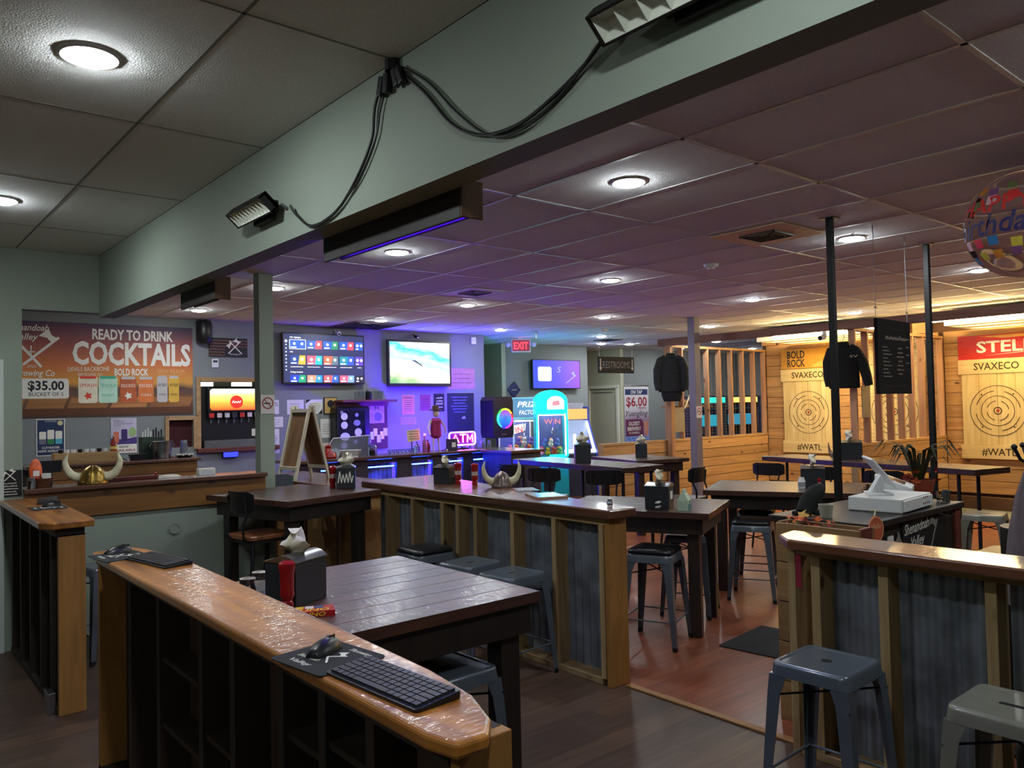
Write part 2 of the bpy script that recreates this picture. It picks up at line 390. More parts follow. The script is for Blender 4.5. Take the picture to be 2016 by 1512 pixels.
struct('beam', MB().box(1.506, 1.6225, -3, 6.8, 2.464, HC), WALL)
struct('wall_partition', MB().box(-3, 0.985, 6.8, 6.92, 0, HC).box(0.985, 1.6225, 6.8, 6.92, 2.50, HC), WALL)
struct('door_1', MB().box(-0.1, 0.865, 6.775, 6.8, 0, 2.12), pm('door_white', (196, 204, 200), 0.5, var=0.03))
struct('wall_left', MB().box(-3.1, -3, -3, 6.92, 0, HC), WALL)
struct('wall_behind', MB().box(-3, 18, -3.1, -3, 0, HC), WALL)
struct('wall_right', MB().box(18, 18.1, -3, 14.2, 0, HC), WALL_D)
# long back wall with the two openings of the drinks niche
wb = MB()
wb.box(-3, 3.21, 10.8, 10.92, 0, HC); wb.box(3.21, 3.52, 10.8, 10.92, 0, 1.25); wb.box(3.21, 3.52, 10.8, 10.92, 1.62, HC)
wb.box(3.52, 3.62, 10.8, 10.92, 0, HC); wb.box(3.62, 4.60, 10.8, 10.92, 0, 1.22); wb.box(3.62, 4.60, 10.8, 10.92, 2.12, HC)
wb.box(4.60, 8.35, 10.8, 10.92, 0, HC)
struct('wall_back', wb, WALL_D)
struct('wall_niche', MB().box(2.9, 4.9, 11.75, 11.85, 0, HC).box(2.8, 2.9, 10.92, 11.85, 0, HC).box(4.9, 5.0, 10.92, 11.85, 0, HC), WALL)
struct('wall_hall_left', MB().box(8.35, 8.47, 10.8, 14.2, 0, HC), WALL_D)
struct('wall_hall_right', MB().box(9.85, 9.95, 12.0, 14.2, 0, HC), pm('hall_paint', (176, 182, 160), 0.75, var=0.03))
struct('wall_hall_end', MB().box(8.47, 9.85, 14.1, 14.2, 0, HC), WALL_D)
struct('wall_games', MB().box(9.95, 12.25, 12.0, 12.1, 0, HC), WALL_D)
struct('wall_restroom_left', MB().box(12.15, 12.25, 12.1, 14.2, 0, HC), WALL_D)
CREAMW = pm('cream_wall', (186, 186, 164), 0.75, var=0.03)
struct('wall_restroom', MB().box(13.42, 13.52, 13.12, 14.2, 0, HC).box(13.42, 13.52, 12.1, 13.12, 2.12, HC).box(13.42, 13.52, 12.1, 12.18, 0, 2.12), CREAMW)
struct('door_2', MB().box(13.44, 13.48, 12.22, 13.08, 0, 2.06).box(13.40, 13.44, 12.34, 12.96, 1.98, 2.0), pm('door_cream', (190, 188, 168), 0.5, var=0.02), bevel=0.004)
struct('trim_1', MB().box(13.38, 13.43, 12.16, 12.23, 0, 2.08).box(13.38, 13.43, 13.07, 13.14, 0, 2.08).box(13.38, 13.43, 12.16, 13.14, 2.06, 2.13), pm('door_casing', (222, 222, 206), 0.45, var=0.02), bevel=0.004)
struct('wall_arcade', MB().box(13.52, 18, 12.1, 12.2, 0, HC), WALL_D)
struct('column_1', MB().box(2.83, 2.965, 6.88, 7.0, 0, HC), WALL, bevel=0.004)
struct('column_2', MB().box(9.47, 9.60, 7.08, 7.20, 0, HC), pm('column_grey', (112, 106, 118), 0.6, var=0.04), bevel=0.004)
pony = struct('wall_pony', MB().box(0.985, 2.83, 6.8, 6.92, 0, 1.13), WALL)
MB().box(0.985, 2.83, 6.72, 7.02, 1.13, 1.165).build('sill_cap', BARTOP_X, pony, bevel=0.006)
MB().box(0.985, 2.83, 6.772, 6.8, 0.925, 1.13).build('apron_board', OAKTOP_X, pony, bevel=0.003)
MB().disc((2.06, 0.755), 0.045, 6.788, 6.80, 24).ring((2.06, 0.755), 0.040, 0.012, 6.784, 6.79, 24).build('outlet_cover', WALL, pony)

# ---------------------------------------------------------------- ceiling lights
LENS = em('downlight_lens', (1, 1, 1), DOWN_E); LENS.node_tree.nodes['Principled BSDF'].inputs['Emission Color'].default_value = DOWN_C + (1,)
TRIM = pm('downlight_trim', (220, 222, 224), 0.5, var=0.02)
dl = None
def downlight(x, y, label, r=0.085):
    global dl
    if dl is None:
        dl = thing('ceiling_downlight', label, 'downlight', (x, y, HC), 0, 'recessed ceiling downlights')
        MB().lathe([(r, 0.001), (r+0.018, 0.001), (r+0.018, -0.004), (r+0.006, -0.010), (r, -0.007)], n=28, cap=False).build('trim_ring', TRIM, dl, smooth=True)
        MB().lathe([(r, -0.004), (r-0.001, -0.012), (r*0.8, -0.020), (r*0.4, -0.025), (0.002, -0.026)], n=16).build('lens', LENS, dl, smooth=True)
        freeze(dl); return dl
    return dup(dl, (x, y, HC), None, label)
for x, y, lb in [
    (0.64, 3.0, 'largest round ceiling downlight at the upper left'), (0.66, 5.31, 'round ceiling downlight cut by the left edge of the picture'),
    (3.34, 5.35, 'bright ceiling downlight just right of the black box with purple light'), (3.29, 7.6, 'ceiling downlight beside the grey column left of the televisions'),
    (3.25, 9.72, 'ceiling downlight over the poster end of the bar'), (3.36, 2.93, 'large bright ceiling downlight at the upper middle right of the beam'),
    (5.78, 7.67, 'ceiling downlight beside the louvred vent above the bar'), (5.72, 9.62, 'ceiling downlight right above the two wall televisions'),
    (8.12, 9.9, 'ceiling downlight left of the red exit sign'), (5.87, 5.39, 'ceiling downlight in the middle of the ceiling over the high tables'),
    (8.28, 7.75, 'ceiling downlight above the hanging restroom sign, nearest row'), (10.58, 9.99, 'ceiling downlight right of the exit sign behind the smoke detector'),
    (12.49, 10.99, 'ceiling downlight over the restroom door beside the hanging sign'), (11.83, 11.16, 'brightest far ceiling downlight at the recess of the restrooms'),
    (14.5, 11.14, 'farthest ceiling downlight seen between the lane studs'), (8.49, 5.46, 'ceiling downlight left of the first black pole, mid ceiling'),
    (10.86, 7.81, 'ceiling downlight beside the far grey column'), (5.95, 2.94, 'ceiling downlight right of the first black pole beside the vent'),
    (11.14, 5.49, 'ceiling downlight just above the lane header and black jacket'), (8.56, 2.94, 'ceiling downlight below the balloon at the right'),
    (0.65, 0.6, 'ceiling downlight above the near counter, outside the picture'), (3.35, 0.5, 'ceiling downlight above the right counter, outside the picture'),
    (5.9, 0.5, 'ceiling downlight beyond the right edge over the coat rack'), (8.5, 0.5, 'ceiling downlight beyond the right edge near the lanes'), (0.65, 8.9, 'ceiling downlight hidden behind the left wall'),
    (13.7, 9.7, 'added unseen ceiling downlight brightening the wall over the arcade machines'), (16.4, 10.6, 'added unseen ceiling downlight brightening the arcade corner'), (-1.6, 1.2, 'added unseen ceiling downlight left behind the camera')]:  # arcade pair and left lamp are unseen additions to the lighting
    downlight(x, y, lb)
# ---------------------------------------------------------------- fittings on the beam
LIGHTBOX = pm('black_stained_box', (34, 27, 26), 0.55, var=0.2)
PURPLE_LED = em('purple_led', (80, 20, 255), 40.0)
def led_box(y0, y1, label, lit):
    t = thing('light_box', label, 'light box', (1.66, (y0+y1)/2, 2.36)); h = (y1-y0)/2
    MB().box(-0.035, -0.02, -h, h, 0, 0.13).box(0.045, 0.06, -h, h, 0.02, 0.13).box(-0.035, 0.06, -h, h, 0.115, 0.13).build('box', LIGHTBOX, t, bevel=0.003)
    MB().box(-0.035, 0.06, -h-0.012, -h, 0.0, 0.135).build('end_cap', wood('box_end_grain', (120, 84, 56), (80, 54, 36), 'z', 0.7, 18), t, bevel=0.004)
    if lit: MB().box(0.0, 0.03, -h+0.03, h-0.03, 0.055, 0.07).build('led_strip', PURPLE_LED, t)
    else: MB().box(0.0, 0.03, -h+0.03, h-0.03, 0.05, 0.065).build('led_strip', BLACKPL, t)
    return t
led_box(2.19, 3.22, 'long black light box under the beam glowing purple below', True)
led_box(4.6, 5.2, 'short unlit black box under the far end of the beam', False)
REFL = pm('reflector_cells', (210, 214, 200), 0.35, var=0.04)
def flood(y0, y1, z, tilt, label, cells):
    t = thing('flood_light', label, 'flood light', (1.43, (y0+y1)/2, z)); h = (y1-y0)/2
    ca, sa = math.cos(tilt), math.sin(tilt)
    b = MB().at((0, 0, 0), 0, tilt, 0)
    b.box(-0.042, 0.042, -h, h, 0.0, 0.018); b.box(-0.042, -0.035, -h, h, -0.03, 0.018); b.box(0.035, 0.042, -h, h, -0.03, 0.018); b.box(-0.042, 0.042, -h, -h+0.008, -0.03, 0.018); b.box(-0.042, 0.042, h-0.008, h, -0.03, 0.018)
    b.build('housing', BLACK, t)
    b = MB().at((0, 0, 0), 0, tilt, 0); n = cells; st = (2*h-0.02)/n
    for i in range(n):
        a = -h+0.01+i*st
        b.add([(-0.035, a, -0.026), (0.035, a, -0.026), (0.035, a+st, -0.026), (-0.035, a+st, -0.026), (-0.012, a+st*.3, -0.004), (0.012, a+st*.3, -0.004), (0.012, a+st*.7, -0.004), (-0.012, a+st*.7, -0.004)],
              [(0, 1, 5, 4), (1, 2, 6, 5), (2, 3, 7, 6), (3, 0, 4, 7), (4, 5, 6, 7)])
    b.build('reflector', REFL, t)
    MB().box(0.03, 0.076, -h*0.6, -h*0.5, -0.02, 0.03).box(0.03, 0.076, h*0.5, h*0.6, -0.02, 0.03).build('bracket', BLACK, t)
    MB().box(0.045, 0.07, -h*0.5, h*0.5, -0.055, 0.0).build('driver_box', BLACK, t, bevel=0.004)
    MB().cyl((0.05, -h-0.005, -0.01), (0.076, -h-0.02, -0.03), 0.008).build('cable_clip', STEEL, t)
    return t
flood(3.34, 3.74, 2.635, rad(42), 'small black flood light with square reflector cells near the left end of the beam', 10)
flood(0.55, 1.33, 2.64, rad(42), 'large black flood light at the top edge of the picture above the ceiling', 11)
def cord(name, pts, label, r=0.006):
    P = [Vector(p) for p in pts]; out = []
    for i in range(len(P)-1):
        p0, p1, p2, p3 = P[max(i-1, 0)], P[i], P[i+1], P[min(i+2, len(P)-1)]
        for k in range(6):
            u = k/6; out.append(0.5*((2*p1)+(-p0+p2)*u+(2*p0-5*p1+4*p2-p3)*u*u+(-p0+3*p1-3*p2+p3)*u**3))
    out.append(P[-1]); b = P[0]
    o = MB().tube([p-b for p in out], r, 6).build(name, CABLE, None, smooth=True); tag(o, label, 'cable', 'black cables on the beam', tuple(b)); return o
X = 1.494
cord('power_cable', [(X, 2.47, 2.90), (X, 2.53, 2.82), (X, 2.56, 2.70), (X, 2.70, 2.57), (X, 2.86, 2.49), (X, 3.06, 2.478), (X, 3.20, 2.55), (1.48, 3.24, 2.60)], 'thicker black cable looping left from the ceiling plug to the small flood light')
cord('power_cable', [(X, 2.43, 2.90), (X, 2.49, 2.80), (X, 2.53, 2.70), (X, 2.66, 2.58), (X, 2.84, 2.50), (X, 2.96, 2.478)], 'thin black cable hanging beside the left looping cable', 0.004)
cord('power_cable', [(X, 2.36, 2.90), (X, 2.20, 2.77), (X, 2.05, 2.62), (X, 1.90, 2.54), (X, 1.74, 2.52), (X, 1.60, 2.545), (X, 1.45, 2.60), (1.48, 1.345, 2.65)], 'black cable sagging right from the ceiling plug to the large flood light')
cord('power_cable', [(X, 2.33, 2.90), (X, 2.17, 2.79), (X, 2.0, 2.63), (X, 1.84, 2.52), (X, 1.68, 2.505), (X, 1.52, 2.56), (1.48, 1.37, 2.635)], 'second black cable sagging just below the right one', 0.005)
t = thing('cable_plug_cluster', 'cluster of black plugs where four cables leave the ceiling at the beam', 'plug', (1.485, 2.40, HC-0.09))
for dy, a in ((0.07, 0.3), (0.03, 0.12), (-0.04, -0.3), (-0.07, -0.42)):
    MB().at((0, dy, 0.0), rad(a*60), 0, 0).box(-0.012, 0.012, -0.014, 0.014, -0.02, 0.05).build('plug', BLACKPL, t, bevel=0.004)
MB().cyl((0.01, 0.0, 0.05), (0.01, 0, 0.09), 0.03, 0.03, 14).build('socket', BLACKPL, t)

# ---------------------------------------------------------------- counters framed like stud walls
def corr_sheet(x, y0, y1, z0, z1, pitch=0.066, amp=0.009):
    b = MB(); n = max(8, int((y1-y0)/pitch*8)); vs = []; fs = []
    for i in range(n+1):
        y = y0+(y1-y0)*i/n; dx = amp*math.sin(2*PI*(y-y0)/pitch)
        vs += [(x+dx, y, z0), (x+dx, y, z1), (x+dx+0.002, y, z0), (x+dx+0.002, y, z1)]
    for i in range(n):
        a = i*4; c = a+4; fs += [(a, c, c+1, a+1), (a+2, a+3, c+3, c+2), (a+1, c+1, c+3, a+3), (a, a+2, c+2, c)]
    return b.add(vs, fs)
def top_slab(poly, z0, z1): return MB().prism(poly, z0, z1)
# centre counter
t = thing('bar_counter', 'long stud framed counter with corrugated steel panels and dark top in the middle', 'counter', (3.6, 4.7, 0))
top_slab([(3.44, 3.22), (3.66, 3.20), (3.80, 4.1), (3.98, 5.0), (4.24, 6.2), (3.46, 6.2), (3.44, 5.0)], 1.015, 1.07).build('countertop', BARTOP, t, world=True, bevel=0.008)
MB().box(3.50, 3.64, 3.30, 6.15, 0.965, 1.015).build('top_plate', PINE_Y, t, world=True, bevel=0.003)
MB().box(3.50, 3.64, 3.36, 6.15, 0.0, 0.038).build('bottom_plate', PINE_Y, t, world=True, bevel=0.003)
for y in (5.85, 5.45, 5.03, 4.83, 4.61, 4.19, 3.77, 3.35):
    MB().box(3.50, 3.625, y-0.02, y+0.02, 0.038, 0.965).build('stud', PINE, t, world=True, bevel=0.002)
MB().box(3.495, 3.65, 3.275, 3.318, 0.0, 1.013).build('end_board', OAKPOST, t, world=True, bevel=0.003)
for a, b in ((3.37, 3.75), (3.79, 4.17), (4.21, 4.59), (4.63, 5.01), (5.05, 5.43), (5.47, 6.15)):
    corr_sheet(3.615, a, b, 0.038, 0.965).build('corrugated_panel', CORR, t, world=True, smooth=True)
# service counter that carries on behind it
t = thing('service_counter', 'lower wooden service counter behind the far end of the middle counter', 'counter', (3.74, 7.45, 0))
MB().box(3.40, 4.05, 6.28, 8.6, 0.965, 1.0).build('countertop', BARTOP, t, world=True, bevel=0.006)
MB().box(3.45, 4.0, 6.32, 8.55, 0.0, 0.965).build('body', wood('plywood_face', (176, 138, 86), (140, 102, 60), 'y', 0.6, 8), t, world=True)
for y in (6.6, 7.3, 8.0):
    MB().box(3.43, 3.452, y-0.03, y+0.03, 0.0, 0.96).build('batten', wood('brown_batten', (104, 70, 46), (76, 50, 34), 'z', 0.6, 14), t, world=True)
# right counter
t = thing('bar_counter', 'stud framed counter with corrugated panels and knotty top at the lower right', 'counter', (3.58, 1.0, 0))
top_slab([(3.36, 2.02), (3.46, 2.12), (3.62, 2.14), (3.66, -0.6), (3.36, -0.6)], 1.005, 1.05).build('countertop', wood('knotty_cedar_top', (142, 92, 62), (104, 62, 42), 'y', 0.35, 12, coat=1.0, knot=(52, 26, 16), ripple=0.1), t, world=True, bevel=0.008)
MB().box(3.50, 3.64, -0.55, 2.06, 0.955, 1.005).build('top_plate', PINE_Y, t, world=True, bevel=0.003)
MB().box(3.50, 3.64, -0.55, 2.06, 0.0, 0.038).build('bottom_plate', PINE_Y, t, world=True, bevel=0.003)
MB().box(3.495, 3.535, 2.06, 2.10, 0, 1.0).build('corner_stud', PINE, t, world=True, bevel=0.003)
MB().box(3.535, 3.64, 2.06, 2.10, 0, 1.0).build('corner_stud', PINE, t, world=True, bevel=0.003)
MB().box(3.4985, 3.500, 2.03, 2.062, 0.80, 0.96).build('paint_mark', pm('red_spray', (150, 40, 62), 0.8), t, world=True, label='pink spray paint mark on the end stud')
for y in (1.96, 1.64, 1.21, 0.8, 0.35):
    MB().box(3.50, 3.625, y-0.022, y+0.022, 0.038, 0.955).build('stud', PINE, t, world=True, bevel=0.002)
for a, b in ((1.66, 1.94), (1.24, 1.62), (0.83, 1.18), (0.38, 0.77), (-0.5, 0.32)):
    corr_sheet(3.615, a, b, 0.038, 0.955).build('corrugated_panel', CORR, t, world=True, smooth=True)
# near counter
t = thing('bar_counter', 'narrow near counter with glossy oak top and dark open stud side', 'counter', (0.985, 2.65, 0))
top_slab([(0.855, 1.30), (0.872, 1.22), (0.945, 1.215), (1.0, 1.275), (1.05, 1.40), (1.078, 1.6), (1.097, 2.2), (1.105, 2.6), (1.115, 3.4), (1.10, 3.75), (1.07, 3.95), (1.04, 4.06), (0.86, 4.05), (0.85, 3.9)], 1.035, 1.07).build('countertop', OAKTOP, t, world=True, bevel=0.010, seg=3)
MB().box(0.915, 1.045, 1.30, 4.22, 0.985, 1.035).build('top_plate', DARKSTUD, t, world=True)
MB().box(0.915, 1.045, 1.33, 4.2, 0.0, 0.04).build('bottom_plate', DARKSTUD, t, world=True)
MB().box(0.915, 1.05, 1.27, 1.31, 0, 1.034).build('end_board', OAKPOST, t, world=True, bevel=0.003)
MB().box(0.915, 1.05, 4.16, 4.20, 0, 0.985).build('end_board', OAKPOST, t, world=True, bevel=0.003)
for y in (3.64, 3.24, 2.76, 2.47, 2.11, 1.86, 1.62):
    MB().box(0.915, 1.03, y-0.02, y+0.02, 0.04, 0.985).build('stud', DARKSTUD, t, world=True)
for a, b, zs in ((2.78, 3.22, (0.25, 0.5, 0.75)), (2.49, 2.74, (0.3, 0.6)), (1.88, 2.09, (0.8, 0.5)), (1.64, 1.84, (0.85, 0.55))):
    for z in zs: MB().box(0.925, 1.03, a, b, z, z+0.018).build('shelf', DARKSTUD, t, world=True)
MB().box(1.03, 1.045, 1.31, 4.16, 0.04, 0.985).build('back_panel', wood('dark_panel', (70, 48, 36), (46, 32, 25), 'z', 0.7, 8), t, world=True)
# far left counter
t = thing('bar_counter', 'oak topped counter running to the left wall beside the plank sill', 'counter', (1.0, 5.9, 0))
top_slab([(0.82, 5.14), (0.88, 5.06), (1.09, 5.06), (1.10, 5.12), (1.13, 6.3), (1.16, 6.72), (0.84, 6.77)], 1.06, 1.10).build('countertop', OAKTOP, t, world=True, bevel=0.008, seg=3)
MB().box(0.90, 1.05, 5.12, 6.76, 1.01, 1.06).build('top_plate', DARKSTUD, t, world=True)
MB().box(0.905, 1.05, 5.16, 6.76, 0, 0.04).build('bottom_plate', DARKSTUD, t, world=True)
MB().box(0.915, 1.055, 5.12, 5.16, 0, 1.02).build('end_board', OAKPOST, t, world=True, bevel=0.003)
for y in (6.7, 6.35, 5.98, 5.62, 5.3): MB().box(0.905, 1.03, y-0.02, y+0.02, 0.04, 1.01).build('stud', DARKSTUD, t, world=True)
MB().box(1.03, 1.045, 5.16, 6.76, 0.04, 1.01).build('back_panel', MATS['dark_panel'], t, world=True)
MB().box(0.87, 0.91, 5.18, 5.3, 0.0, 0.12).build('steel_bracket', STEEL, t, world=True, bevel=0.003)

# ---------------------------------------------------------------- wooden tables
def table(label, c, size, rz, h, planks, top=None, leg=0.085, th=0.045, apron=0.12, inset=0.06, legs=True, group='dark wooden high tables', across=False):
    t = thing('high_table', label, 'table', (c[0], c[1], 0), rz, group); W, D = size; m = top or (WALNUT_X if across else WALNUT_Y)
    for i in range(planks):
        if across:
            a = -D/2+D*i/planks; b_ = a+D/planks; q = MB().box(-W/2, W/2, a+0.0012, b_-0.0012, h-th, h)
        else:
            a = -W/2+W*i/planks; b_ = a+W/planks; q = MB().box(a+0.0012, b_-0.0012, -D/2, D/2, h-th, h)
        q.build('plank', m, t, bevel=0.0015)
    if apron:
        k = inset; z0 = h-th-apron
        for x0, x1, y0, y1 in ((-W/2+k, W/2-k, -D/2+k, -D/2+k+0.035), (-W/2+k, W/2-k, D/2-k-0.035, D/2-k), (-W/2+k, -W/2+k+0.035, -D/2+k+0.035, D/2-k-0.035), (W/2-k-0.035, W/2-k, -D/2+k+0.035, D/2-k-0.035)):
            MB().box(x0, x1, y0, y1, z0, h-th).build('apron', WALNUT_Z, t, bevel=0.003)
    for sx in (-1, 1):
        for sy in (-1, 1):
            x = sx*(W/2-inset-0.036-leg/2); y = sy*(D/2-inset-0.036-leg/2)
            MB().box(x-leg/2, x+leg/2, y-leg/2, y+leg/2, 0, h-th).build('leg', WALNUT_Z, t, bevel=0.004)
    return t
table('glossy dark plank table behind the near oak counter', (1.70, 3.10), (1.12, 1.15), 0, 0.91, 8, across=True, leg=0.10, apron=0.13, inset=0.03)
table('dark high table with apron pushed against the middle counter beside the chairs', (2.82, 6.165), (0.95, 1.05), rad(14), 1.03, 6, across=True)
table('dark table by the opening holding a sanitizer carton', (4.79, 4.12), (0.86, 1.2), rad(25), 0.91, 6)
table('dark shiny table standing behind the two grey stools near the black pole', (6.66, 3.81), (0.95, 1.65), rad(26), 0.91, 6)
table('small dark table in front of the plank half wall', (8.22, 7.12), (0.82, 1.15), rad(-16), 0.97, 5)
def metal_table(label, c, size, rz, h, legs):
    t = thing('long_table', label, 'table', (c[0], c[1], 0), rz); W, D = size
    for i in range(3):
        a = -W/2+W*i/3; MB().box(a+0.001, a+W/3-0.001, -D/2, D/2, h-0.06, h).build('plank', WALNUT_Y, t, bevel=0.006)
    for x, y in legs: MB().cyl((x, y, 0), (x, y, h-0.06), 0.018, 0.018, 10).build('leg', BLACK, t)
    MB().box(-0.02, 0.02, -D/2+0.15, D/2-0.15, h-0.085, h-0.06).build('rail', BLACK, t)
    return t
metal_table('long narrow high table with thin black legs in front of the throwing lanes', (8.80, 4.22), (0.55, 2.8), rad(-14), 1.0, [(-0.15, -1.15), (0.15, -1.15), (-0.15, -0.85), (-0.15, 1.1), (0.15, 1.1), (0.0, 0.1)])
metal_table('long high table lit cyan in front of the claw machines', (6.42, 6.40), (0.58, 2.0), rad(-6), 1.05, [(-0.2, -0.9), (0.2, -0.9), (-0.2, 0.9), (0.2, 0.9), (0.0, 0.0)])

# ---------------------------------------------------------------- stools
def rsq(h, r, z, n=4): return [(x, y, z) for x, y in rrect(-h, h, -h, h, r, n)]
def make_stool(label, H, enamel, cushion=False, slot=(0.030, 0.010)):
    t = thing('metal_stool', label, 'stool', (0, 0, 0), 0, 'square metal stools')
    S = 0.158
    MB().loft([rsq(S+0.010, 0.045, H-0.055), rsq(S+0.004, 0.04, H-0.016), rsq(S, 0.036, H-0.004), rsq(S-0.008, 0.03, H), rsq(S-0.020, 0.025, H-0.001), rsq(S-0.026, 0.02, H-0.004)], cap=False).build('rim', enamel, t, smooth=True, sharp=50)
    MB().loft([rsq(S-0.024, 0.02, H-0.007), rsq(S-0.024, 0.02, H-0.004)]).build('seat', enamel, t)
    MB().prism([(x, y) for x, y in rrect(-slot[0], slot[0], -slot[1], slot[1], min(slot)*0.95, 4)], H-0.0045, H-0.0035).build('hand_hole', pm('dark_opening', (6, 6, 7), 0.9), t)
    for sx in (-1, 1):
        for sy in (-1, 1):
            def L(c, w, th, z): 
                p = [(0, 0), (-w, 0), (-w, -th), (-th, -th), (-th, -w), (0, -w)]
                return [(sx*(c+a), sy*(c+b), z) for a, b in p]
            rings = [L(S+0.006, 0.075, 0.004, H-0.05), L(S+0.012, 0.055, 0.004, H-0.12), L(S+0.042, 0.030, 0.004, 0.03)]
            MB().loft(rings).build('leg', enamel, t)
            MB().loft([L(S+0.042, 0.031, 0.006, 0.03), L(S+0.044, 0.028, 0.006, 0.0)]).build('foot', BLACKPL, t)
    r = S+0.026; z = 0.19
    for a, b in (((-r, -r), (r, -r)), ((r, -r), (r, r)), ((r, r), (-r, r)), ((-r, r), (-r, -r))):
        MB().tube([(a[0], a[1], z), (b[0], b[1], z)], 0.006, 6).build('footrest', enamel, t)
    r = S+0.012
    MB().tube([(-r, -r, H-0.13), (r, r, H-0.10)], 0.005, 6).tube([(r, -r, H-0.11), (-r, r, H-0.14)], 0.005, 6).build('cross_brace', BLACK, t)
    if cushion:
        MB().loft([rsq(S-0.004, 0.035, H), rsq(S+0.002, 0.04, H+0.010), rsq(S-0.002, 0.04, H+0.026), rsq(S-0.02, 0.035, H+0.035), rsq(S-0.09, 0.03, H+0.038)]).build('cushion', VINYL, t, smooth=True, sharp=60)
    return freeze(t)
SH = 0.64
s0 = make_stool('grey metal stool with hand hole, middle of three beside the counter studs', SH, GUN); s0.location = (3.27, 4.37, 0); s0.rotation_euler = (0, 0, rad(6))
def stool(src, x, y, rz, label, sc_=None): return dup(src, (x, y, 0), rad(rz), label, scale=sc_)
stool(s0, 3.25, 3.90, 3, 'grey metal stool with hand hole, nearest of three beside the counter studs')
stool(s0, 1.88, 2.70, 2, 'dark metal stool with purple sheen tucked under the near plank table')
stool(s0, 5.23, 4.02, 25, 'grey stool half hidden under the table with the sanitizer carton')
stool(s0, 1.42, 6.2, 10, 'grey stool glimpsed between the two oak topped counters')
sc1 = make_stool('grey stool with black cushion, farthest of three beside the counter studs', SH, GUN, True); sc1.location = (3.27, 4.92, 0)
stool(sc1, 4.42, 3.70, 22, 'grey stool with black cushion at the near end of the carton table')
stool(sc1, 6.02, 3.94, 26, 'grey stool with black cushion standing nearest the black pole')
stool(sc1, 6.62, 4.28, 26, 'stool with rounded black cushion behind the other stool near the black pole')
sn = make_stool('dark blue grey metal stool at the end of the right counter', SH, GUN, slot=(0.022, 0.022)); sn.location = (3.05, 1.67, 0); sn.rotation_euler = (0, 0, rad(2))
sg = make_stool('lighter grey metal stool cut by the lower right corner', SH, GUN2, slot=(0.012, 0.045)); sg.location = (3.06, 1.0, 0)
stool(sg, 7.75, 2.70, 12, 'olive grey metal stool standing at the right end of the long lane table', (1, 1, 1.03))

# ---------------------------------------------------------------- bar chairs
def make_chair(label, seat_m):
    t = thing('bar_chair', label, 'bar chair', (0, 0, 0), 0, 'black metal bar chairs')     # faces +y
    MB().prism(rrect(-0.18, 0.18, -0.18, 0.18, 0.05, 4), 0.74, 0.775).build('seat', seat_m, t, bevel=0.008)
    MB().prism(rrect(-0.165, 0.165, -0.165, 0.165, 0.045, 3), 0.715, 0.74).build('seat_frame', BLACK, t)
    for sx in (-1, 1):
        for sy in (-1, 1):
            MB().tube([(sx*0.14, sy*0.14, 0.73), (sx*0.20, sy*0.20, 0.0)], [0.015, 0.011], 8).build('leg', BLACK, t, smooth=True)
        MB().tube([(sx*0.10, -0.15, 0.72), (sx*0.115, -0.20, 0.76), (sx*0.12, -0.205, 0.86), (sx*0.125, -0.175, 0.93), (sx*0.125, -0.19, 1.07)], 0.010, 8).build('back_post', BLACK, t, smooth=True)
    r = 0.18; z = 0.26
    MB().tube([(-r, -r, z), (r, -r, z)], 0.009).tube([(r, -r, z), (r, r, z)], 0.009).tube([(r, r, z), (-r, r, z)], 0.009).tube([(-r, r, z), (-r, -r, z)], 0.009).build('footrest', BLACK, t)
    vs = []; fs = []; n = 8
    for th in (0, 0.006):
        for i in range(n+1):
            x = -0.185+0.37*i/n; yy = -0.195+0.05*(x/0.185)**2-th; e = 0.022 if i in (0, n) else 0.0
            vs += [(x, yy, 0.945+e), (x, yy-0.006, 1.105-e)]
    k = (n+1)*2
    for i in range(n):
        a = i*2; fs += [(a, a+2, a+3, a+1), (k+a, k+a+1, k+a+3, k+a+2), (a+1, a+3, k+a+3, k+a+1), (a, k+a, k+a+2, a+2)]
    fs += [(0, 1, k+1, k), (2*n, k+2*n, k+2*n+1, 2*n+1)]
    MB().add(vs, fs).build('backrest', BLACK, t, smooth=True)
    return freeze(t)
c0 = make_chair('black bar chair with wooden seat at the left of the high table', SEATW); c0.location = (2.42, 5.92, 0); c0.rotation_euler = (0, 0, rad(-82))
cb = make_chair('grey backed bar chair standing behind the high table by the column', VINYL); cb.location = (3.02, 6.95, 0); cb.rotation_euler = (0, 0, rad(172))
[c.data.materials.clear() or c.data.materials.append(pm('grey_chair_back', (92, 98, 106), 0.4, metal=0.4)) for c in KIDS[cb.name] if c.name.startswith('backrest')]
cd = make_chair('black bar chair at the far left of the cyan lit table', VINYL); cd.location = (5.92, 6.92, 0); cd.rotation_euler = (0, 0, rad(-78)); cd.scale = (1, 1, 0.94)
def chair(x, y, rz, label, s=0.94): return dup(cd, (x, y, 0), rad(rz), label, scale=(1, 1, s))
chair(5.80, 6.30, -62, 'black bar chair second from left at the cyan lit table')
chair(5.95, 5.62, -48, 'black bar chair angled at the near corner of the cyan lit table')
chair(6.60, 5.12, 10, 'black bar chair at the right end of the cyan lit table')
chair(8.28, 5.12, -78, 'black bar chair at the left end of the long lane table', 0.89)
chair(8.12, 4.42, -76, 'black bar chair left behind the black pole at the long lane table', 0.89)
chair(8.02, 3.68, -76, 'black bar chair under the plant at the long lane table', 0.89)
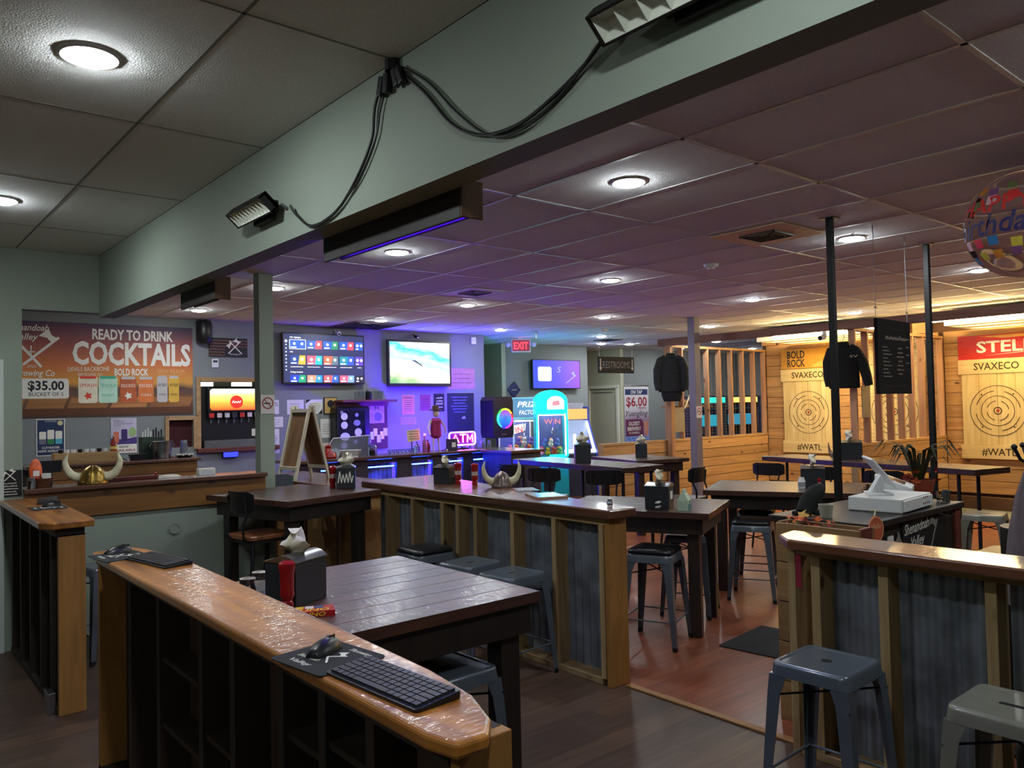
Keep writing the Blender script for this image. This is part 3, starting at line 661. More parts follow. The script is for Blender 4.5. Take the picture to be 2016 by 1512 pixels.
# ---------------------------------------------------------------- throwing lanes
HEADW = wood('header_beam', (142, 104, 84), (112, 78, 62), 'y', 0.7, 14, knot=(70, 40, 30))
STUDL = wood('lane_stud', (186, 142, 104), (156, 112, 78), 'z', 0.7, 16, knot=(100, 60, 36), rand=0.2)
WIRE = pm('welded_wire', (168, 160, 140), 0.4, metal=0.8)
def partition(y, x0, xs0, x1, label, near_cap):
    t = thing('lane_partition', label, 'partition', ((x0+x1)/2, y, 0)); zs = [0.03, 0.17, 0.31, 0.46, 0.61, 0.76, 0.91, 1.07]
    for a, b in zip(zs[:-1], zs[1:]):
        MB().box(x0, x1, y-0.045, y-0.022, a+0.004, b-0.004).build('plank', LANE_X, t, world=True, bevel=0.003)
    for k, (a, b) in enumerate(zip(zs[:-1], zs[1:])):
        MB().box(x0+0.1, x1, y+0.022, y+0.04, a+0.004, b-0.004).build('back_plank', LANE_X, t, world=True)
    MB().box(x0, x1, y-0.018, y+0.018, 0.0, 1.05).build('core_frame', pm('dark_core', (60, 44, 32), 0.9), t, world=True)
    MB().box(x0, x1, y-0.05, y+0.045, 1.07, 1.108).build('cap_rail', LANE_X, t, world=True, bevel=0.003)
    MB().box(x0-0.03, x0, y-0.05, y+0.045, 0.0, 1.108).build('end_post', PINE, t, world=True, bevel=0.003)
    n = 9
    for i in range(n):
        x = xs0+(x1-0.03-xs0)*i/(n-1)
        MB().box(x-0.019, x+0.019, y-0.045, y+0.045, 1.108, 2.60).build('stud', STUDL, t, world=True, bevel=0.002)
    MB().box(xs0-0.03, x1, y-0.045, y+0.045, 2.60, 2.64).build('top_plate', LANE_X, t, world=True, bevel=0.002)
    g = MB(); yy = y+0.05
    k = int((x1-xs0)/0.10)
    for i in range(k): 
        x = xs0+0.05+i*0.10; g.box(x-0.0012, x+0.0012, yy-0.0012, yy+0.0012, 1.1, 2.62)
    for i in range(30):
        z = 1.12+i*0.05; g.box(xs0, x1, yy-0.0012, yy+0.0012, z-0.0012, z+0.0012)
    o = g.build('wire_mesh', WIRE, t, world=True, kind='stuff')
    return t
partition(8.15, 8.58, 10.16, 12.97, 'left lane partition of plank half wall with tall studs and wire mesh', True)
partition(5.06, 10.14, 10.16, 12.97, 'partition of plank half wall and studs between the two throwing lanes', False)
o = MB().box(-0.045, 0.045, -2.9, 2.9, 0, 0.11).build('header_beam', HEADW, None, bevel=0.004)
tag(o, 'long brown wooden header beam across the front of the throwing lanes', 'beam', None, (10.1, 5.35, 2.62))
# front posts that carry the header
for y, lb in ((8.15, 'wooden post at the left end of the lane header behind the hoodie'), (2.6, 'wooden post at the right end of the lane header, outside the picture')):
    o = MB().box(-0.045, 0.045, -0.045, 0.045, 0, 2.62).build('header_post', STUDL, None, bevel=0.003); tag(o, lb, 'post', None, (10.1, y+0.0 if y < 5 else 8.05, 0))
# target wall
tw = struct('wall_targets', MB().box(13.03, 13.12, 1.4, 8.2, 0, 2.95), pm('wall_dark_wood', (70, 46, 28), 0.9))
pz = [0.24, 0.43, 0.62, 0.81, 1.0, 1.19, 1.38, 1.57, 1.76, 1.95, 2.14, 2.33, 2.52, 2.71]
for a, b in zip(pz[:-1], pz[1:]):
    off = random.uniform(-0.3, 0.3)
    for y0, y1 in ((5.1, 6.55+off), (6.55+off, 8.12), (1.5, 3.6+off), (3.6+off, 5.02)):
        MB().box(13.0+random.uniform(-0.006, 0.006), 13.03, y0+0.002, y1-0.002, a+0.003, b-0.003).build('plank', LANE_Y, tw, bevel=0.003)
for i in range(9):
    y = 5.2+0.34*i
    MB().box(13.0, 13.03, y, y+0.28, 2.715, 2.94).build('upright_board', LANE_Y, tw)
struct('baseboard_targets', MB().box(12.9, 12.99, 1.5, 8.08, 0.02, 0.2), pm('kick_dark', (76, 52, 34), 0.8), bevel=0.004)
for y0, y1, lb in ((5.12, 8.08, 'grey rubber landing mat along the foot of the left lane wall'), (1.5, 5.0, 'grey rubber landing mat along the foot of the right lane wall')):
    o = MB().prism([(0, 0), (0.8, 0), (0.8, y1-y0), (0, y1-y0)], 0, 0.02).build('floor_mat', pm('grey_rubber', (104, 106, 98), 0.85, var=0.25, scale=14), None)
    tag(o, lb, 'mat', None, (12.08, y0, 0))
CHAR = pm('burnt_mark', (48, 34, 18), 0.9, var=0.3)
BULL = pm('bull_red', (150, 48, 30), 0.8)
def target(yc, sponsor, label, scale=1.0):
    t = thing('axe_target', label, 'target', (12.99, yc, 0.76), -PI/2, 'axe throwing targets')
    for i in range(4):
        a = -0.48+0.24*i; MB().box(a+0.0015, a+0.2385, -0.05+random.uniform(-0.003, 0.003), 0.0, 0.215, 1.27).build('board', TARGETW, t, bevel=0.002)
    s1 = MB().box(-0.52, 0.50, -0.062, 0.0, 1.272, 1.49).build('name_board', wood('pale_name_board', (206, 186, 138), (184, 158, 108), 'x', 0.75, 10, rand=0.08), t, bevel=0.003)
    text(s1, 'SVAXECO', 0.0, 1.33, 0.063, 0.105, CHAR, width=0.60, bold=0.015)
    s2 = MB().box(-0.51, 0.50, -0.062, 0.0, 0.005, 0.213).build('slogan_board', MATS['pale_name_board'], t, bevel=0.003)
    text(s2, '#WATL', 0.0, 0.06, 0.063, 0.105, CHAR, width=0.46, bold=0.012)
    r = MB()
    for k, rr in enumerate((0.37, 0.295, 0.22, 0.145)):
        if k % 2 == 0: r.ring((0, 0.72), rr, 0.008, -0.0545, -0.053, 56)
        else:
            for q in range(4): r.ring((0, 0.72), rr, 0.010, -0.0545, -0.053, 14, q*PI/2+0.15, q*PI/2+1.25)
    r.ring((0, 0.72), 0.05, 0.014, -0.0545, -0.053, 28)
    for sx, sz in ((-0.21, 0.24), (0.21, 0.24), (-0.21, -0.24), (0.21, -0.24)): r.disc((sx, 0.72+sz), 0.012, -0.0545, -0.053, 10)
    r.build('rings', CHAR, t)
    MB().disc((0, 0.72), 0.022, -0.0555, -0.053, 16).build('bullseye', BULL, t)
    return t
ta = target(7.27, 0, 'axe target under the yellow sponsor sign in the left lane')
tb = target(5.78, 0, 'axe target seen through the studs in the left lane')
tcx = target(4.28, 0, 'axe target under the red sponsor sign at the right edge')
s = thing('sponsor_sign', 'yellow ochre sponsor sign reading BOLD ROCK above the left target', 'sign', (12.99, 7.27, 2.26), -PI/2)
MB().box(-0.52, 0.50, -0.035, 0, 0, 0.35).build('panel', pm('ochre_board', (196, 146, 52), 0.6), s, bevel=0.002)
INK = pm('black_print', (22, 20, 22), 0.6); WPRINT = pm('white_print', (226, 224, 214), 0.6, var=0.02)
text(s, 'BOLD', -0.22, 0.185, 0.036, 0.13, INK, width=0.34, bold=0.03); text(s, 'ROCK', -0.22, 0.035, 0.036, 0.13, INK, width=0.34, bold=0.03)
flat(s, 'stripe', pm('ochre_light', (212, 168, 84), 0.6), [(0.06, 0.02), (0.46, 0.02), (0.46, 0.15), (0.2, 0.10)], 0.0352)
s = thing('sponsor_sign', 'red sponsor sign with white STELLA lettering at the right edge', 'sign', (12.99, 4.28, 2.25), -PI/2)
MB().box(-0.52, 0.80, -0.035, 0, 0, 0.36).build('panel', pm('red_board', (168, 26, 24), 0.5), s, bevel=0.002)
text(s, 'STELLA', 0.22, 0.10, 0.036, 0.165, WPRINT, width=0.96, bold=0.035)
flat(s, 'swash', WPRINT, [(-0.16, 0.05), (0.5, 0.085), (0.5, 0.095)], 0.0355); flat(s, 'scroll', pm('gold_print', (206, 160, 80), 0.5), [(-0.22, 0.34), (0.1, 0.30), (0.6, 0.31), (0.6, 0.35)], 0.0355)
s = thing('sponsor_sign', 'plain pale sponsor sign behind the menu board in the left lane', 'sign', (12.99, 5.78, 2.26), -PI/2)
MB().box(-0.50, 0.50, -0.035, 0, 0, 0.35).build('panel', pm('pale_board', (186, 170, 130), 0.6), s, bevel=0.002)
text(s, 'WATL', 0, 0.10, 0.036, 0.15, INK, width=0.6)
# lane lights: tubes above an egg-crate louvre
LANE = em('lane_tube', (1, 1, 1), LANE_E); LANE.node_tree.nodes['Principled BSDF'].inputs['Emission Color'].default_value = LANE_C + (1,)
LOUV = pm('white_louvre', (232, 226, 205), 0.5, var=0.02)
def lane_light(yc, label):
    t = thing('louvred_light', label, 'ceiling light', (12.35, yc, 2.70)); W, D = 1.05, 1.9
    MB().box(-W/2, W/2, -D/2, D/2, 0.17, 0.19).box(-W/2, -W/2+0.015, -D/2, D/2, 0.02, 0.17).build('housing', LOUV, t)
    for x in (-0.25, 0.25): MB().cyl((x, -D/2+0.1, 0.12), (x, D/2-0.1, 0.12), 0.019, n=10).build('tube', LANE, t)
    g = MB()
    for i in range(22): x = -W/2+W*i/21; g.box(x-0.002, x+0.002, -D/2, D/2, 0, 0.03)
    for i in range(39): y = -D/2+D*i/38; g.box(-W/2, W/2, y-0.002, y+0.002, 0, 0.03)
    g.build('louvre', LOUV, t, kind='stuff')
    for y in (-D/2+0.2, D/2-0.2): MB().cyl((0, y, 0.19), (0, y, HC-2.70), 0.004, n=5).build('hanger', STEEL, t)
    return t
lane_light(6.6, 'glowing louvred light panel over the left throwing lane')
lane_light(3.6, 'glowing louvred light panel over the right throwing lane')
def strip_light(y0, y1, x, label):
    t = thing('strip_light', label, 'strip light', (x, (y0+y1)/2, 2.76)); h = (y1-y0)/2
    MB().box(-0.03, 0.03, -h, h, 0.02, 0.05).build('channel', LOUV, t, bevel=0.003); [MB().cyl((0, y, 0.05), (0, y, HC-2.76), 0.004, n=5).build('hanger', STEEL, t) for y in (-h*0.7, h*0.7)]; MB().cyl((0, -h, 0.0), (0, h, 0.0), 0.018, n=10).build('tube', LANE, t)
strip_light(5.9, 7.1, 11.6, 'warm white strip light just behind the header of the left lane')
strip_light(3.4, 4.7, 11.6, 'warm white strip light just behind the header of the right lane')

# ---------------------------------------------------------------- poles, hanging board, clothes
def pole(x, y, label):
    t = thing('black_pole', label, 'pole', (x, y, 0))
    MB().box(-0.021, 0.021, -0.021, 0.021, 0.006, HC-0.006).build('shaft', BLACK, t, bevel=0.003)
    MB().box(-0.05, 0.05, -0.05, 0.05, HC-0.006, HC).build('ceiling_plate', BLACK, t); MB().box(-0.05, 0.05, -0.05, 0.05, 0, 0.006).build('floor_plate', BLACK, t)
pole(5.18, 2.71, 'black square pole with ceiling plate right of the vent'); pole(6.74, 2.71, 'black square pole rising behind the potted plant')
SLATE = pm('chalkboard_black', (22, 21, 22), 0.7, var=0.2, scale=5); CHALK = pm('chalk_white', (196, 190, 176), 0.9, var=0.25, scale=80)
t = thing('hanging_menu_board', 'black chalkboard menu hanging from the ceiling on two wires', 'menu board', (5.97, 2.66, 1.73), rad(4))
MB().box(-0.32, 0.32, -0.012, 0.012, 0, 0.55).build('board', SLATE, t, bevel=0.002)
scrib(t, 0.02, 0.40, 0.0125, 0.40, 0.034, CHALK, seed=3); scrib(t, 0.0, 0.475, 0.0125, 0.36, 0.02, pm('faded_chalk', (70, 66, 62), 0.9), seed=4)
for k in range(9):
    scrib(t, -0.19+0.02*(k % 3), 0.34-k*0.027, 0.0125, 0.09+0.05*((k*7) % 3)*0.7, 0.011, CHALK, seed=10+k)
    if k < 7: scrib(t, 0.10, 0.335-k*0.032, 0.0125, 0.08+0.03*(k % 3), 0.014, CHALK, seed=30+k)
    if k % 2: scrib(t, 0.25, 0.44-k*0.03, 0.0125, 0.06, 0.012, CHALK, seed=50+k)
scrib(t, 0.0, 0.05, 0.0125, 0.44, 0.026, MATS['faded_chalk'], seed=5)
for x in (-0.31, 0.30):
    MB().cyl((x, 0, 0.55), (x, 0, HC-1.73-0.10), 0.0022, n=5).build('wire', STEEL, t)
    MB().tube([(x, 0, HC-1.73-0.10), (x+0.008, 0, HC-1.73-0.07), (x-0.006, 0, HC-1.73-0.04), (x, 0, HC-1.73)], 0.004, 6).build('ceiling_hook', STEEL, t)
    MB().box(x-0.015, x+0.015, -0.004, 0.004, 0.62, 0.63).build('wire_clamp', STEEL, t)
def jacket(name, label, loc, rz, m, W, H, hang, hood):
    t = thing(name, label, 'jacket', loc, rz)        # hangs down from z=0 at the hanger hook; front faces -y
    def body(z, w, d): return [(w*math.cos(2*PI*i/16), d*math.sin(2*PI*i/16)*(1+0.12*math.sin(i*2.1)), z) for i in range(16)]
    s = W
    MB().loft([body(-H, s*0.30, 0.07), body(-H*0.97, s*0.31, 0.075), body(-H*0.7, s*0.30, 0.07), body(-H*0.4, s*0.29, 0.07), body(-H*0.2, s*0.28, 0.065), body(-H*0.10, s*0.24, 0.055), body(-0.055, s*0.12, 0.05), body(-0.02, s*0.10, 0.05)]).build('body', m, t, smooth=True, sharp=80)
    for sx in (-1, 1):
        o1, o2, o3 = (0.31, 0.32, 0.30) if (hood or sx < 0) else (0.36, 0.43, 0.47)
        pts = [(sx*s*0.13, 0, -H*0.07), (sx*s*0.235, 0.0, -H*0.17), (sx*s*o1, -0.01, -H*0.42), (sx*s*o2, -0.02, -H*0.74), (sx*s*o3, -0.03, -H*0.95)]
        MB().tube(pts, [0.030*s/0.55, 0.058*s/0.55, 0.062*s/0.55, 0.056*s/0.55, 0.045*s/0.55], 10).build('sleeve', m, t, smooth=True, sharp=80)
    MB().loft([body(-0.06, s*0.13, 0.06), body(-0.01, s*0.12, 0.062), body(0.012, s*0.10, 0.05)]).build('collar', m, t, smooth=True, sharp=80)
    if hood:
        MB().ball((0, 0.05, -H*0.17), (s*0.17, 0.06, H*0.13)).build('hood', m, t, smooth=True)
        MB().loft([body(-H*1.25, s*0.19, 0.05), body(-H*1.1, s*0.24, 0.06), body(-H*0.9, s*0.25, 0.065)]).build('lining_hem', pm('dark_hem', (28, 28, 30), 0.95), t, smooth=True, sharp=80)
    MB().tube([(0, 0, 0.0), (0, 0, hang*0.6), (0.02, 0, hang), (0.0, 0.02, hang+0.02)], 0.004, 6).build('hanger_hook', STEEL, t)
    return t
jacket('hanging_jacket', 'small black jacket with chest emblem hanging behind the black pole', (10.0, 5.10, 2.44), rad(-55), pm('black_fleece', (15, 14, 15), 0.95, var=0.2, scale=30), 0.62, 0.60, 0.08, False)
t = bpy.data.objects['hanging_jacket']
text(t, 'SV', 0.11, -0.20, 0.085, 0.03, pm('pale_emblem', (190, 180, 160), 0.8), name='emblem', width=0.10)
jacket('hanging_hoodie', 'dark charcoal hooded sweatshirt hanging on the lane studs', (9.90, 7.86, 2.47), rad(-50), pm('charcoal_fleece', (38, 40, 42), 0.95, var=0.2, scale=30), 0.66, 0.60, 0.12, True)
# ---------------------------------------------------------------- back wall: posters, drinks niche, shelves
YB = 10.8
PWHITE = pm('poster_white', (236, 232, 222), 0.7, var=0.02)
PRT = pm('print_dark', (34, 34, 40), 0.7)
t = thing('cocktail_poster', 'large sunset poster advertising ready to drink cocktails', 'poster', (2.32, YB-0.004, 1.68))
sun = gradient('sunset_print', [(0.0, (70, 44, 36)), (0.20, (120, 80, 52)), (0.30, (84, 60, 58)), (0.36, (214, 150, 60)), (0.55, (206, 116, 66)), (0.78, (150, 82, 78)), (1.0, (66, 56, 84))], 0, 1.16)
MB().box(-1.2, 1.2, -0.004, 0.0, 0, 1.155).build('sheet', sun, t)
plk = wood('printed_planks', (176, 120, 70), (110, 66, 38), 'x', 0.7, 8, rand=0.5)
for k, (a, b) in enumerate(((-1.2, -0.72), (-0.7, -0.28), (-0.26, 0.2), (0.22, 0.66), (0.68, 1.2))):
    flat(t, 'printed_plank', plk, [(a-0.03, 0.11), (b-0.05, 0.11), (b, 0.24), (a+0.02, 0.24)] if k else [(a, 0.11), (b-0.05, 0.11), (b, 0.24), (a, 0.24)], 0.0045)
flat(t, 'printed_edge', pm('print_plank_edge', (96, 58, 36), 0.7), rc(-1.2, 1.2, 0.03, 0.105), 0.0045)
W5 = 0.0062
text(t, 'READY TO DRINK', 0.47, 0.965, W5, 0.125, PWHITE, width=0.96, bold=0.04)
text(t, 'COCKTAILS', 0.47, 0.655, W5, 0.27, PWHITE, width=1.40, bold=0.05)
text(t, 'DEVILS BACKBONE', -0.05, 0.565, W5, 0.052, PWHITE, width=0.46, rot=0.03); text(t, 'DISTILLING CO.', -0.03, 0.505, W5, 0.035, PWHITE, width=0.28)
text(t, 'BOLD ROCK', 0.44, 0.515, W5, 0.085, PWHITE, width=0.40, bold=0.04)
text(t, 'NEW REALM', 0.92, 0.54, W5, 0.06, pm('tan_print', (222, 170, 110), 0.7), width=0.34); text(t, 'DISTILLING COMPANY', 0.92, 0.51, W5, 0.016, MATS['tan_print'], width=0.28)
text(t, 'Shenandoah', -0.70, 1.04, W5, 0.075, PWHITE, width=0.44, shear=0.3, bold=0.02); text(t, 'Valley', -0.71, 0.93, W5, 0.075, PWHITE, width=0.24, shear=0.3, bold=0.02)
text(t, 'EST. 2020', -0.71, 0.60, W5, 0.03, PWHITE, width=0.20); text(t, 'Throwing Co', -0.64, 0.50, W5, 0.075, PWHITE, width=0.44, shear=0.3, bold=0.02)
lo = MB()
def axe(mb, cx, cz, L, ang, y0, y1):
    def q(u, v): return (cx+u*math.cos(ang)-v*math.sin(ang), cz+u*math.sin(ang)+v*math.cos(ang))
    mb.plate([q(-L*0.5, -L*0.028), q(L*0.5, -L*0.03), q(L*0.5, L*0.03), q(-L*0.5, L*0.028)], y0, y1)
    mb.plate([q(L*0.30, L*0.03), q(L*0.30, L*0.16), q(L*0.20, L*0.30), q(L*0.48, L*0.30), q(L*0.42, L*0.15), q(L*0.45, L*0.03)], y0, y1)
axe(lo, -0.72, 0.80, 0.50, rad(130), -W5-0.001, -W5); axe(lo, -0.56, 0.80, 0.50, rad(42), -W5-0.0014, -W5-0.0004)
lo.plate(rc(-0.672, -0.66, 0.68, 0.86), -W5-0.003, -W5-0.002).plate(rc(-0.71, -0.62, 0.78, 0.792), -W5-0.003, -W5-0.002)
lo.build('axe_logo', PWHITE, t)
flat(t, 'price_panel', PWHITE, rrect(-0.92, -0.27, 0.23, 0.47, 0.03), W5)
text(t, '$35.00', -0.51, 0.335, W5+0.0016, 0.105, PRT, width=0.38, bold=0.04); text(t, 'BUCKET OF 5', -0.51, 0.26, W5+0.0016, 0.045, PRT, width=0.36)
def can(u, w, h, body, lid, line1, line2, tc):
    cpoly = rrect(u-w/2, u+w/2, 0.17, 0.17+h, 0.03)
    flat(t, 'printed_can', body, cpoly, W5); flat(t, 'can_lid', lid, rrect(u-w*0.42, u+w*0.42, 0.17+h-0.03, 0.17+h+0.005, 0.012), W5+0.0014)
    text(t, line1, u, 0.17+h*0.60, W5+0.0016, 0.042, tc, width=w*0.86); (text(t, line2, u, 0.17+h*0.25, W5+0.0016, 0.03, tc, width=w*0.7) if line2 else flat(t, 'can_emblem', tc, [(u+0.05*math.cos(k*PI/5)*(1.0 if k % 2 else 0.55), 0.17+h*0.27+0.05*math.sin(k*PI/5)*(1.0 if k % 2 else 0.55)) for k in range(10)], W5+0.0016))
cw = pm('can_cream', (232, 222, 198), 0.6); cg = pm('can_mint', (190, 226, 206), 0.6); co = pm('can_copper', (188, 92, 52), 0.5); co2 = pm('can_orange', (220, 122, 62), 0.5); cs = pm('can_silver', (196, 190, 190), 0.4); cy = pm('can_gold', (222, 176, 70), 0.5)
ored = pm('print_orange', (214, 74, 46), 0.6); ogrn = pm('print_green', (70, 176, 136), 0.6)
can(-0.06, 0.215, 0.33, cw, ored, 'SMASH', '', ored); can(0.165, 0.215, 0.33, cg, ogrn, 'TEQUILA', 'MARGARITA', ogrn)
can(0.40, 0.195, 0.325, co, cs, 'BOLD ROCK', '', PWHITE); can(0.61, 0.185, 0.325, co2, cs, 'BOLD ROCK', 'VODKA', PWHITE)
can(0.81, 0.13, 0.34, cs, cs, 'NEW REALM', 'VODKA', PRT); can(0.955, 0.13, 0.34, cy, cs, 'NEW REALM', 'VODKA', PRT)
# smaller posters
t = thing('drinks_poster', 'small navy poster with three canned drinks below the big poster', 'poster', (1.855, YB-0.003, 1.225))
MB().box(-0.15, 0.15, -0.003, 0, 0, 0.44).build('sheet', PWHITE, t); flat(t, 'print', pm('navy_print', (40, 54, 92), 0.7), rc(-0.14, 0.14, 0.01, 0.43), 0.0032)
for u, h, c in ((-0.085, 0.15, 'p_grey'), (0.0, 0.17, 'p_green'), (0.085, 0.155, 'p_blue')):
    flat(t, 'printed_can', pm(c, {'p_grey': (110, 112, 130), 'p_green': (60, 140, 90), 'p_blue': (90, 180, 205)}[c], 0.6), rrect(u-0.036, u+0.036, 0.14, 0.14+h, 0.012), 0.0045)
    flat(t, 'can_label', PWHITE, rrect(u-0.036, u+0.036, 0.20, 0.14+h, 0.012), 0.006)
flat(t, 'printed_seal', pm('pale_yellow', (214, 206, 150), 0.7), [(0.10+0.03*math.cos(a*0.4), 0.39+0.03*math.sin(a*0.4)) for a in range(16)], 0.0045)
text(t, 'CUTWATER', 0, 0.405, 0.0046, 0.016, PWHITE, width=0.12); text(t, 'CUTWATER', 0, 0.085, 0.0046, 0.026, PWHITE, width=0.19, bold=0.03); text(t, 'NOW AVAILABLE', 0, 0.045, 0.0046, 0.026, PWHITE, width=0.26, bold=0.03)
t = thing('drinks_poster', 'pale lilac poster with purple can above NOW AVAILABLE lettering', 'poster', (2.665, YB-0.003, 1.215))
MB().box(-0.15, 0.15, -0.003, 0, 0, 0.44).build('sheet', pm('lilac_print', (196, 190, 214), 0.7), t)
flat(t, 'purple_print', pm('purple_print', (74, 58, 124), 0.7), [(-0.15, 0.11), (0.15, 0.11), (0.15, 0.20), (0.0, 0.17), (-0.15, 0.19)], 0.0032); flat(t, 'white_band', PWHITE, rc(-0.15, 0.15, 0, 0.11), 0.0045)
flat(t, 'printed_can', pm('copper_print', (206, 110, 84), 0.6), rrect(-0.12, -0.06, 0.13, 0.27, 0.012), 0.0046); flat(t, 'printed_can', pm('violet_print', (62, 44, 104), 0.6), rrect(-0.03, 0.04, 0.15, 0.30, 0.012), 0.0046)
flat(t, 'printed_lime', pm('lime_print', (150, 180, 120), 0.6), [(0.10+0.045*math.cos(a*0.4), 0.26+0.06*math.sin(a*0.4)) for a in range(16)], 0.0046)
for k, s in enumerate(('EXPERTLY', 'CRAFTED.', 'EXTRAORDINARY', 'TASTE.')): text(t, s, -0.12, 0.405-k*0.022, 0.0034, 0.014, pm('print_violet_txt', (60, 52, 88), 0.7), width=(0.14, 0.13, 0.22, 0.09)[k], align='LEFT')
text(t, 'NOW', 0, 0.065, 0.006, 0.028, PRT, width=0.11, bold=0.03); text(t, 'AVAILABLE', 0, 0.02, 0.006, 0.028, pm('print_brown', (120, 62, 50), 0.7), width=0.27, bold=0.03)
t = thing('flag_sign', 'dark flag sign with crossed axes right of the big poster', 'sign', (4.0, YB-0.003, 2.46))
MB().box(-0.265, 0.265, -0.012, 0, 0, 0.26).build('panel', pm('sign_charcoal', (40, 38, 42), 0.6), t, bevel=0.002)
for k in range(6): flat(t, 'stripe', pm('dull_brown_stripe', (112, 80, 70), 0.7), rc(-0.26, -0.05 if k < 3 else 0.26, 0.015+k*0.04, 0.033+k*0.04), 0.0125)
b = MB(); axe(b, 0.08, 0.13, 0.24, rad(45), -0.0155, -0.0145); axe(b, 0.10, 0.13, 0.24, rad(135), -0.0165, -0.0155); b.build('axe_logo', PWHITE, t)
text(t, 'Shenandoah Valley', 0.09, 0.205, 0.0145, 0.022, PWHITE, width=0.17, shear=0.2); text(t, 'Throwing Co', 0.09, 0.03, 0.0145, 0.022, PWHITE, width=0.15, shear=0.2)
t = thing('wall_speaker', 'black cylinder speaker on the wall right above the poster corner', 'speaker', (3.64, YB-0.10, 2.63))
MB().lathe([(0.07, 0.0), (0.095, 0.03), (0.098, 0.28), (0.085, 0.30)], n=24).build('cabinet', BLACKPL, t, smooth=True, sharp=50); MB().box(-0.03, 0.03, 0.06, 0.098, 0.1, 0.2).build('bracket', BLACK, t); MB().lathe([(0.08, 0.295), (0.08, 0.303)], n=20).build('grille', DARKGREY, t)
t = thing('thermostat', 'white thermostat on the wall below the flag sign', 'thermostat', (3.815, YB-0.001, 2.31))
MB().box(-0.045, 0.045, -0.022, 0, 0, 0.12).build('case', WHITE, t, bevel=0.006); MB().box(-0.03, 0.03, -0.0235, -0.022, 0.07, 0.10).build('display', DARKGREY, t)
t = thing('opening_frame', 'pine framed opening around the drinks dispenser', 'frame', (4.1, YB, 1.16))
for x0, x1, z0, z1 in ((-0.54, -0.48, 0.02, 1.02), (-0.48, 0.5, 0.96, 1.02)): MB().box(x0, x1, -0.02, 0.0, z0, z1).build('casing', PINE_X, t, bevel=0.003)
MB().box(-0.54, 0.6, -0.07, 0.0, 0.0, 0.06).build('ledge', REDWOOD, t, bevel=0.006)
t = thing('opening_frame', 'small pine framed opening with dark red curtain', 'frame', (3.365, YB, 1.22))
for x0, x1, z0, z1 in ((-0.205, -0.155, 0.0, 0.44), (0.155, 0.195, 0.0, 0.44), (-0.155, 0.155, 0.39, 0.44)): MB().box(x0, x1, -0.022, 0.0, z0, z1).build('casing', PINE_X, t, bevel=0.003)
o = MB().box(-0.16, 0.16, 0.05, 0.06, 0.02, 0.41).build('curtain', pm('maroon_cloth', (62, 20, 26), 0.9, var=0.3, scale=20), t)
# soda machine
t = thing('soda_machine', 'black soda fountain with glowing orange panel in the wall opening', 'soda machine', (4.05, YB+0.38, 1.221))
MB().box(-0.40, 0.50, -0.30, 0.30, 0.0, 0.84).build('cabinet', BLACKPL, t, bevel=0.01)
MB().box(-0.33, 0.47, -0.37, -0.30, 0.48, 0.82).build('canopy', BLACKPL, t, bevel=0.012)
MB().plate(rrect(-0.30, 0.46, 0.51, 0.80, 0.04), -0.378, -0.37).build('backlit_panel', gradient('orange_backlight', [(0.0, (232, 60, 20)), (0.35, (250, 120, 40)), (0.7, (255, 190, 90)), (1.0, (255, 240, 190))], 0.51, 0.80, es=2.2), t)
MB().disc((0.06, 0.62), 0.09, -0.381, -0.379, 24).build('logo_disc', em('logo_red', (220, 40, 24), 0.9), t); scrib(t, 0.06, 0.605, 0.382, 0.12, 0.035, em('logo_white', (255, 236, 220), 1.5))
for k in range(8):
    x = -0.32+k*0.105; MB().box(x, x+0.08, -0.375, -0.30, 0.40, 0.48).build('valve', BLACKPL, t, bevel=0.004)
    MB().box(x+0.008, x+0.072, -0.3775, -0.375, 0.41, 0.47).build('flavour_label', pm('flavour_%d' % (k % 4), ((200, 40, 40), (214, 190, 190), (200, 200, 205), (40, 40, 44))[k % 4], 0.5), t)
    MB().cyl((x+0.04, -0.34, 0.40), (x+0.04, -0.34, 0.33), 0.012, 0.009, 8).build('nozzle', CLEARPL, t)
MB().box(-0.38, 0.48, -0.36, -0.30, 0.0, 0.10).build('drip_tray', STEEL, t, bevel=0.004); MB().box(0.30, 0.44, -0.303, -0.30, 0.14, 0.24).build('sticker', PAPER, t)
for x in (-0.30, 0.25): MB().box(x-0.14, x+0.14, -0.10, -0.06, 0.84, 0.90).build('light_panel', em('niche_light', (255, 240, 210), 4.0), t)
t = thing('led_sign_box', 'small box with glowing blue display under the drinks ledge', 'display', (4.0, YB-0.03, 1.08)); MB().box(-0.11, 0.11, -0.03, 0.03, 0, 0.085).build('case', BLACKPL, t, bevel=0.004); MB().box(-0.10, 0.10, -0.032, -0.03, 0.01, 0.075).build('screen', em('blue_display', (30, 40, 230), 3.0), t)
